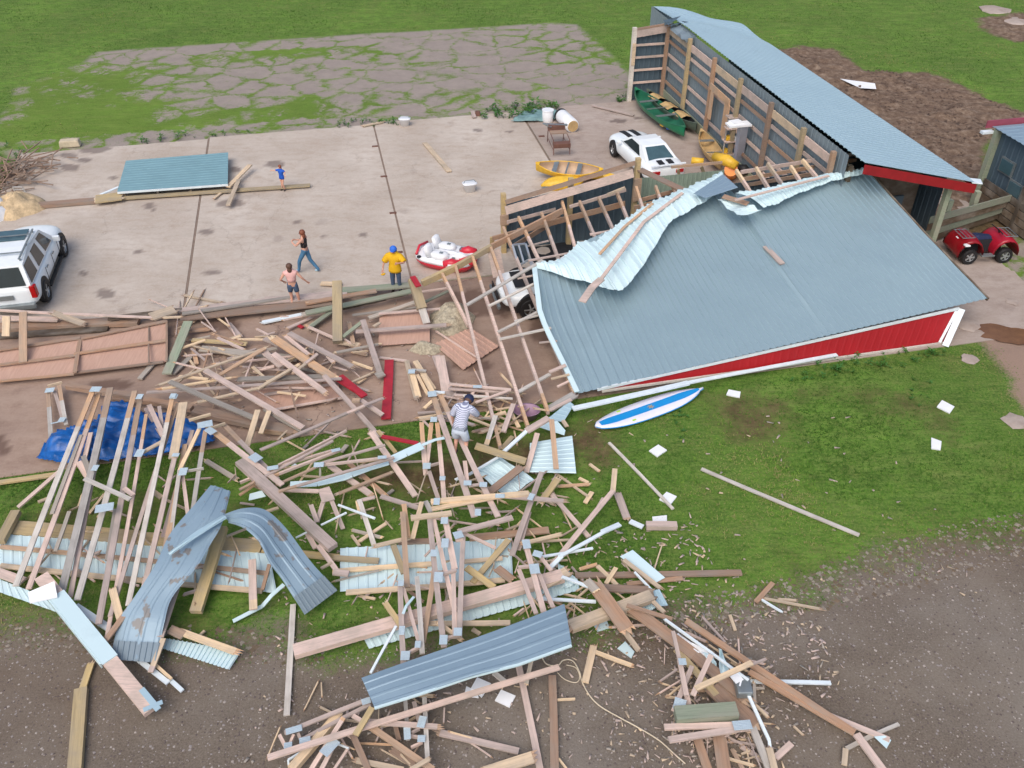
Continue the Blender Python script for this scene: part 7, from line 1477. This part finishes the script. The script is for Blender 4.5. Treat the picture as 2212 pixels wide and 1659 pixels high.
# child in blue
J = dict(ST); J.update(elL=(-.34, .05, 1.3), wrL=(-.42, .2, 1.2), palmL=(-.45, .25, 1.18), elR=(.36, .05, 1.34), wrR=(.55, .1, 1.34), palmR=(.62, .1, 1.34), head=(0, .03, 1.62), crown=(0, .02, 1.74), knL=(-.06, .1, .48), knR=(.06, .0, .48)); ext(J, 'amL', 'shL', 'elL', .6); ext(J, 'amR', 'shR', 'elR', .6)
person('small child in blue dress with auburn hair, standing by the long yard board', G(613, 411, .03), R(160), J, 'skin', [('dress', 'blue', [('pelvis', 'waist'), ('waist', 'chest'), ('chest', 'upper'), ('upper', 'shL'), ('upper', 'shR'), ('shL', 'amL'), ('shR', 'amR'), ('pelvis', 'hipL'), ('pelvis', 'hipR')], .03), ('shoes', 'shoeb', [('anL', 'toeL')], .014), ('shoes', 'shoeb', [('anR', 'toeR')], .014)], 'hair', None, .66)
# man bending over the trusses
J = dict(ST); J.update(pelvis=(0, 0, .86), waist=(0, .12, .98), chest=(0, .27, 1.1), upper=(0, .4, 1.2), neck=(0, .47, 1.24), head=(.02, .58, 1.26), crown=(.02, .65, 1.3), shL=(-.2, .38, 1.18), shR=(.2, .38, 1.17), elL=(-.3, .32, .92), elR=(.28, .5, .95), wrL=(-.3, .36, .7), wrR=(.26, .68, .78), palmL=(-.3, .4, .64), palmR=(.26, .74, .73),
    hipL=(-.11, 0, .8), hipR=(.11, 0, .8), knL=(-.14, .14, .44), knR=(.12, .12, .44), anL=(-.14, -.02, .08), anR=(.14, .0, .08), toeL=(-.15, .14, .04), toeR=(.17, .16, .04)); ext(J, 'amL', 'shL', 'elL', .8); ext(J, 'amR', 'shR', 'elR', .8); ext(J, 'thL', 'hipL', 'knL', .8); ext(J, 'thR', 'hipR', 'knR', .8)
person('man in striped shirt, pale shorts and dark cap bending over the fallen trusses', G(995, 985, .55), R(-18), J, 'skin', [('shirt', 'shirt', [('pelvis', 'waist'), ('waist', 'chest'), ('chest', 'upper'), ('upper', 'shL'), ('upper', 'shR'), ('shL', 'amL'), ('shR', 'amR')], .045), ('shorts', 'khaki', [('pelvis', 'hipL'), ('hipL', 'thL'), ('pelvis', 'hipR'), ('hipR', 'thR')], .045), ('shoes', 'shoeb', [('anL', 'toeL')], .016), ('shoes', 'shoeb', [('anR', 'toeR')], .016)], 'hairb', 'navy', 1.12)

# ---------------------------------------------------------------- scattered stuff: chips, stones, tufts, weeds
def scatter(name, polys, n_, mat, kind, seed, mn, mx, clump=None, colors=None, zoff=0.0):
    r2 = np.random.default_rng(seed); P_ = []
    for poly, share in polys:
        xs = [p[0] for p in poly]; ys = [p[1] for p in poly]; need = int(n_ * share)
        while need > 0:
            x = r2.uniform(min(xs), max(xs), need * 2 + 50); y = r2.uniform(min(ys), max(ys), need * 2 + 50); k_ = sdist(x, y, poly) > 0
            if clump: k_ &= fbm(x, y, clump, 3, seed) > .45
            x, y = x[k_][:need], y[k_][:need]; need -= len(x); P_.append(np.stack([x, y], 1))
            if len(x) == 0: break
    P_ = np.concatenate(P_); N = len(P_); s_ = r2.uniform(mn, mx, N) * r2.uniform(.5, 1, N); a = r2.uniform(0, 6.28, N)
    return P_, N, s_, a, r2
def ground_z(x, y):
    i = np.clip(((x - gx[0]) / .2).astype(int), 0, nx - 1); j = np.clip(((y - gy[0]) / .2).astype(int), 0, ny - 1); return H_[j, i]
def at_mask(A, x, y):
    i = np.clip(((x - gx[0]) / .2).astype(int), 0, nx - 1); j = np.clip(((y - gy[0]) / .2).astype(int), 0, ny - 1); return A[j, i]
# wood chips
P_, N, s_, a, r2 = scatter('c', [(PV((1240, 1160), (1500, 1130), (1620, 1280), (1760, 1330), (1830, 1460), (1700, 1659), (1380, 1700), (1230, 1420)), .5), (PV((600, 1100), (1230, 1000), (1300, 1180), (1250, 1420), (600, 1420)), .14), (PV((1450, 1400), (1640, 1400), (1680, 1700), (1450, 1700)), .16), (PV((560, 1500), (1300, 1450), (1400, 1750), (500, 1750)), .08), (PV((1200, 900), (1900, 900), (2150, 1300), (1400, 1250)), .04), (PV((350, 780), (860, 640), (1060, 850), (640, 980), (300, 960)), .08)], 1500, None, None, 5, .05, .24)
ca, sa = np.cos(a), np.sin(a); wd = r2.uniform(.012, .045, N); z = np.maximum(ground_z(P_[:, 0], P_[:, 1]), 0) + .02 + r2.uniform(0, .02, N)
V = np.zeros((N, 4, 3)); L2 = s_ / 2
for k_, (lx, ly) in enumerate(((-1, -.6), (1, -.3), (.8, .5), (-.9, .9))): V[:, k_, 0] = P_[:, 0] + ca * lx * L2 - sa * ly * wd; V[:, k_, 1] = P_[:, 1] + sa * lx * L2 + ca * ly * wd; V[:, k_, 2] = z + r2.uniform(-.008, .02, N)
chips = bm_mesh('wood_chips', V.reshape(-1, 3), np.arange(N * 4).reshape(-1, 4), ['y', 'p', 'g'], mi=r2.choice([0, 1, 1, 2], N)); tag(chips, kind='stuff')
m = chips.modifiers.new('s', 'SOLIDIFY'); m.thickness = .012
# stones on the gravel
P_, N, s_, a, r2 = scatter('s', [(PV((-100, 1360), (740, 1400), (1240, 1370), (1700, 1275), (2260, 1140), (2500, 1300), (2400, 1750), (-200, 1750)), 1)], 12000, None, None, 6, .01, .042)
k_ = at_mask(gravel, P_[:, 0], P_[:, 1]) > .4; P_, s_, a = P_[k_], s_[k_], a[k_]; N = len(P_); oct_ = np.array([(1, 0, 0), (0, 1, 0), (-1, 0, 0), (0, -1, 0), (0, 0, .6), (0, 0, -.3)]); fo = np.array([(0, 1, 4), (1, 2, 4), (2, 3, 4), (3, 0, 4)])
V = oct_[None] * s_[:, None, None] * r2.uniform(.6, 1.2, (N, 6, 1)); x = V[..., 0] * np.cos(a)[:, None] - V[..., 1] * np.sin(a)[:, None]; y = V[..., 0] * np.sin(a)[:, None] + V[..., 1] * np.cos(a)[:, None]
V = np.stack([x + P_[:, :1], y + P_[:, 1:], V[..., 2] + ground_z(P_[:, 0], P_[:, 1])[:, None]], 2)
st = bm_mesh('gravel_stones', V.reshape(-1, 3), (fo[None] + (np.arange(N) * 6)[:, None, None]).reshape(-1, 3), [plain('pebble_grey', srgb(146, 138, 134), .9, .2), plain('pebble_dark', srgb(96, 84, 80), .9, .2), plain('pebble_pale', srgb(168, 158, 150), .9, .2)], mi=np.repeat(r2.choice([0, 0, 1, 1, 1, 2], N), 4)); tag(st, kind='stuff')
# grass tufts
gm = []
for nm, c_ in (('grass_blade', srgb(88, 128, 48)), ('grass_blade_dark', srgb(68, 104, 38)), ('grass_blade_light', srgb(118, 148, 62)), ('grass_blade_dry', srgb(146, 144, 92))): gm.append(plain(nm, c_, .8, .25, 1.2, 0, .15))
P_, N, s_, a, r2 = scatter('g', [(PV((-200, 1000), (740, 925), (1150, 880), (2200, 640), (2500, 900), (2500, 1250), (1700, 1330), (1240, 1420), (740, 1440), (-200, 1420)), .6), (PV((-100, -20), (2400, -20), (2600, 320), (-100, 330)), .4)], 170000, None, None, 7, .035, .085)
gvl = np.maximum.reduce([at_mask(q, P_[:, 0], P_[:, 1]) for q in (gravel, mud, track, dirt)]); od = at_mask(old, P_[:, 0], P_[:, 1]); cv = at_mask(cover, P_[:, 0], P_[:, 1])
bb_, aa_ = CB * P_[:, 0] + SB * P_[:, 1], -SB * P_[:, 0] + CB * P_[:, 1]; inslab = (bb_ > -18) & (bb_ < 26) & (aa_ > 19.95) & (aa_ < 43.4); inslab &= ~((bb_ > 18.5) & (aa_ > 28)) & ~(bb_ < -14.2)
k_ = (gvl < r2.uniform(.15, .9, len(P_))) & ((od < .5) | (cv > .62 + r2.uniform(-.1, .1, len(P_)))) & ~inslab
P_, s_, a = P_[k_], s_[k_], a[k_]; N = len(P_); s_ = s_ * np.where(P_[:, 1] > 34, 1.25, 1) * (.6 + fbm(P_[:, 0], P_[:, 1], 2.5, 3, 71) * 1.0); z = ground_z(P_[:, 0], P_[:, 1]) - .01; nb = 3; V = np.zeros((N, nb, 3, 3))
for q in range(nb):
    an = a + q * 2.1; w_ = s_ * .16; dx, dy = np.cos(an), np.sin(an)
    V[:, q, 0] = np.stack([P_[:, 0] - dy * w_, P_[:, 1] + dx * w_, z], 1); V[:, q, 1] = np.stack([P_[:, 0] + dy * w_, P_[:, 1] - dx * w_, z], 1); V[:, q, 2] = np.stack([P_[:, 0] + dx * s_ * .7, P_[:, 1] + dy * s_ * .7, z + s_ * r2.uniform(.5, 1, N)], 1)
pat = fbm(P_[:, 0], P_[:, 1], 3, 3, 77) + r2.uniform(-.2, .2, N); ci = np.where(pat < .42, 1, np.where(pat < .62, 0, np.where(pat < .74, 2, 3)))
gr = bm_mesh('grass', V.reshape(-1, 3), np.arange(N * nb * 3).reshape(-1, 3), gm, mi=np.repeat(ci, nb)); tag(gr, kind='stuff')
# weeds along slab edges and on the fallen wall
r2 = np.random.default_rng(9); VV = []
def weeds(poly, n_, hmin, hmax):
    xs = [p[0] for p in poly]; ys = [p[1] for p in poly]
    for _ in range(n_):
        x, y = r2.uniform(min(xs), max(xs)), r2.uniform(min(ys), max(ys))
        if sdist(np.array([x]), np.array([y]), poly)[0] < 0: continue
        h = r2.uniform(hmin, hmax)
        for q in range(9):
            an = r2.uniform(0, 6.28); l_ = h * r2.uniform(.4, .9); dx, dy = math.cos(an), math.sin(an); z0 = r2.uniform(0, h * .5); w_ = h * .14
            VV.extend([(x + dx * l_ * .3 - dy * w_, y + dy * l_ * .3 + dx * w_, z0 + h * .25), (x + dx * l_ * .3 + dy * w_, y + dy * l_ * .3 - dx * w_, z0 + h * .25), (x + dx * l_, y + dy * l_, z0 + h * r2.uniform(.1, .5))]); VV.extend([(x - dy * .01, y + dx * .01, 0), (x + dy * .01, y - dx * .01, 0), (x + dx * l_ * .4, y + dy * l_ * .4, z0 + h * .35)])
weeds(PV((1025, 258), (1060, 235), (1110, 228), (1190, 225), (1215, 235), (1190, 248), (1100, 258)), 90, .15, .5); weeds(PV((700, 272), (780, 258), (860, 262), (860, 272), (720, 278)), 50, .1, .3); weeds(PV((300, 305), (420, 290), (540, 280), (540, 290), (420, 298), (310, 312)), 70, .1, .35)
weeds(PV((0, 310), (40, 305), (55, 330), (30, 370), (0, 380)), 40, .1, .3); weeds(PV((1330, 212), (1356, 205), (1356, 220), (1335, 222)), 20, .1, .3); weeds(PV((1680, 805), (1850, 765), (2040, 755), (2060, 780), (1900, 800), (1720, 830)), 90, .1, .26); weeds(PV((1950, 830), (2010, 800), (2010, 870), (1980, 900)), 25, .06, .16)
weeds(PV((1440, 870), (1480, 860), (1500, 935), (1450, 960)), 20, .06, .15); weeds(PV((700, 935), (1150, 880), (1150, 890), (700, 945)), 40, .08, .2)
wd_ = bm_mesh('weeds', VV, np.arange(len(VV)).reshape(-1, 3), [gm[1], plain('weed_leaf', srgb(64, 116, 48), .8, .3)], mi=r2.choice([0, 1], len(VV) // 3)); tag(wd_, kind='stuff')
# rubble lumps along mud and slab border
P_, N, s_, a, r2 = scatter('m', [(PV((1680, 110), (1900, 150), (2200, 235), (2212, 280), (2140, 285), (2060, 440), (1900, 300)), 1)], 2600, None, None, 16, .03, .13, 2.2)
V = oct_[None] * s_[:, None, None] * r2.uniform(.5, 1.3, (N, 6, 1)); V = np.stack([V[..., 0] + P_[:, :1], V[..., 1] + P_[:, 1:], V[..., 2] * .8 + ground_z(P_[:, 0], P_[:, 1])[:, None]], 2)
mc = bm_mesh('mud_clods', V.reshape(-1, 3), (fo[None] + (np.arange(N) * 6)[:, None, None]).reshape(-1, 3), [plain('clod', srgb(112, 92, 78), .95, .35), plain('clod_dark', srgb(84, 66, 54), .95, .35)], mi=np.repeat(r2.choice([0, 1], N), 4), smooth=False); tag(mc, kind='stuff')
o = sheet('plastic_film', bil([G(1815, 170, .2), G(1890, 180, .25), G(1893, 192, .2), G(1858, 190, .2)]), 5, 3, 'paper', None, 0, .2, 1, .01, label='bright white plastic film lying on the churned mud behind the barn', cat='film')
for u, v, s_, lab in ((2095, 775, .3, 'flat pale concrete chunk in the grass near the red wall corner, left one'), (2090, 700, .45, 'flat concrete chunk beside the puddle'), (2150, 22, 1.2, 'flat pale stone slab in the far right field'), (2195, 45, 1.0, 'grey stone slab at the far right border'), (2195, 910, .4, 'grey stone in the track edge at right border'), (2188, 652, .25, 'small pale stone by the puddle near the roof corner')):
    bm = bmesh.new(); bmesh.ops.create_icosphere(bm, subdivisions=2, radius=s_)
    for q in bm.verts: q.co *= random.uniform(.75, 1.1); q.co.z *= .12
    me = bpy.data.meshes.new('stone'); bm.to_mesh(me); bm.free(); me.materials.append(M['slab2']); o = bpy.data.objects.new('stone', me); link(o, None, Matrix.Translation(G(u, v, .02))); tag(o, lab, 'stone')

# ---------------------------------------------------------------- labels for the loose timber
LM = [((375, 380), 'by the steel panel on the yard'), ((600, 400), 'by the child in blue'), ((900, 300), 'on the open back yard'), ((1300, 250), 'between tank and green canoe'), ((60, 650), 'by the white vehicle at left'), ((170, 740), 'on the left fibreboard panels'), ((480, 640), 'in the low row of fallen beams left of the women'),
      ((640, 650), 'by the woman in shorts'), ((725, 680), 'around the leaning post'), ((860, 640), 'below the man in yellow'), ((960, 660), 'by the large insulation heap'), ((860, 710), 'on the square fibreboard panel'), ((390, 740), 'right of the fibreboard pair'), ((520, 780), 'at the left of the floor tangle'), ((620, 760), 'in the middle of the floor tangle'), ((700, 850), 'below the floor tangle'), ((600, 850), 'on the half-buried fibreboard'),
      ((840, 850), 'by the upright red board'), ((930, 830), 'right of the upright red board'), ((1040, 880), 'under the fallen rafters'), ((1130, 900), 'by the lilac tub'), ((1010, 960), 'by the bending man'), ((250, 950), 'over the blue tarpaulin'), ((420, 880), 'above the apex plate'), ((60, 1060), 'on the grass at the left border'), ((150, 1200), 'on the long white panel, left half'), ((430, 1210), 'on the long white panel, right half'), ((300, 1330), 'around the wavy roof sheet end'), ((150, 1500), 'on the gravel at lower left'), ((560, 1240), 'by the arched roof sheet'), ((620, 1100), 'under the big brown beam'),
      ((690, 960), 'at the slab edge in the centre'), ((780, 1030), 'near the long white gutter'), ((700, 1110), 'by the plywood gusset'), ((840, 1110), 'on the grass in the centre'), ((1060, 1050), 'by the bent pale sheet'), ((1190, 1010), 'by the square white sheet'), ((1290, 1060), 'on the lawn right of the square sheet'), ((850, 1210), 'on the central white panel, left half'), ((1040, 1210), 'on the central white panel, right half'), ((960, 1110), 'at the top of the centre bundle'), ((960, 1300), 'in the lower centre bundle'),
      ((1230, 1170), 'by the crumpled white strips'), ((1380, 1180), 'by the smooth white strip'), ((1330, 1300), 'by the broken yellow beam'), ((1300, 1400), 'right of the big flat sheet'), ((1420, 1340), 'in the gap before the right pile'), ((1540, 1290), 'where lawn meets gravel at right'), ((1530, 1420), 'by the torn white membrane'), ((1620, 1450), 'by the grey box'), ((1530, 1560), 'by the grey-green log'), ((1640, 1630), 'at the bottom of the right pile'), ((1850, 1580), 'on the gravel at lower right'), ((1700, 1080), 'on the open lawn'), ((1200, 1560), 'on the gravel below the big sheet'), ((860, 1560), 'under the near end of the big sheet'), ((700, 1600), 'at the bottom left of the near pile'), ((940, 1640), 'at the bottom edge, centre'), ((660, 1400), 'on the gravel left of the big sheet'), ((1700, 800), 'along the red wall'), ((1260, 900), 'under the lowest roof corner')]
CN = {'y': 'pale yellow', 'o': 'orange-toned', 'p': 'pinkish weathered', 'g': 'grey', 'b': 'brown', 't': 'olive-brown', 'd': 'dark', 'gw': 'silvery', 'r': 'red painted', 'w': 'white', 'gg': 'green-grey'}
from collections import defaultdict
D_ = defaultdict(list)
for r_ in BOARDS:
    o, mat, L, wd, c, p0, p1, nm = r_
    ln = 'long' if L > 2.6 else ('short' if L < 1.0 else 'mid-length'); wn = 'wide' if wd > .2 else ('thin' if wd < .08 else '')
    dx, dy = p1[0] - p0[0], p1[1] - p0[1]
    if dx < 0: dx, dy = -dx, -dy
    an = math.degrees(math.atan2(dy, dx)); dr = 'level' if abs(an) < 14 else ('upright' if abs(an) > 72 else ('falling to the right' if an > 0 else 'rising to the right'))
    lm = min(LM, key=lambda q: math.hypot(q[0][0] - c[0], q[0][1] - c[1]))[1]
    noun = nm.replace('_', ' '); lab = ' '.join(x for x in (ln, wn, CN[mat], noun, dr, lm) if x); D_[lab].append(r_); r_.append(noun)
ORD = ['leftmost', 'second from left', 'third from left', 'fourth from left', 'fifth from left', 'sixth from left', 'seventh from left', 'eighth from left', 'ninth from left', 'tenth from left']
for lab, rs in D_.items():
    rs.sort(key=lambda r_: r_[4][0])
    for i, r_ in enumerate(rs):
        if len(lab.split()) > 11: lab = lab.replace(' mid-length', '').replace('mid-length ', '').replace('weathered ', '').replace('-toned', '')
        l2 = lab if len(rs) == 1 else lab + ', ' + (ORD[i] if i < len(rs) - 1 or len(rs) > 10 else 'rightmost')
        if len(l2.replace(',', '').split()) > 16: l2 = l2.replace(' rising to the right', ' rising').replace(' falling to the right', ' falling').replace('second from left', 'second').replace(' in the low row of fallen beams', ' in the low beam row').replace(', sixth from left', ', sixth').replace(', seventh from left', ', seventh').replace(', eighth from left', ', eighth').replace('short ', '', 1)
        tag(r_[0], l2, r_[-1], 'splinters in the debris' if r_[-1] == 'splinter' else 'loose timber in the debris')
print('BOARDS', len(BOARDS), 'objects', len(bpy.data.objects))

P_, N, s_, a, r2 = scatter('k', [(PV((1240, 1330), (1500, 1290), (1720, 1240), (2050, 1130), (2260, 1100), (2240, 1200), (1900, 1290), (1700, 1340), (1300, 1400)), .7), (PV((-100, 1320), (700, 1370), (700, 1440), (-100, 1400)), .3)], 1800, None, None, 26, .03, .09)
V = oct_[None] * s_[:, None, None] * r2.uniform(.5, 1.3, (N, 6, 1)); V = np.stack([V[..., 0] + P_[:, :1], V[..., 1] + P_[:, 1:], V[..., 2] * .6 + ground_z(P_[:, 0], P_[:, 1])[:, None]], 2)
tag(bm_mesh('border_rubble', V.reshape(-1, 3), (fo[None] + (np.arange(N) * 6)[:, None, None]).reshape(-1, 3), [plain('rubble_grey', srgb(142, 132, 120), .9, .3), plain('rubble_brown', srgb(110, 94, 76), .9, .3)], mi=np.repeat(r2.choice([0, 1], N), 4)), kind='stuff')
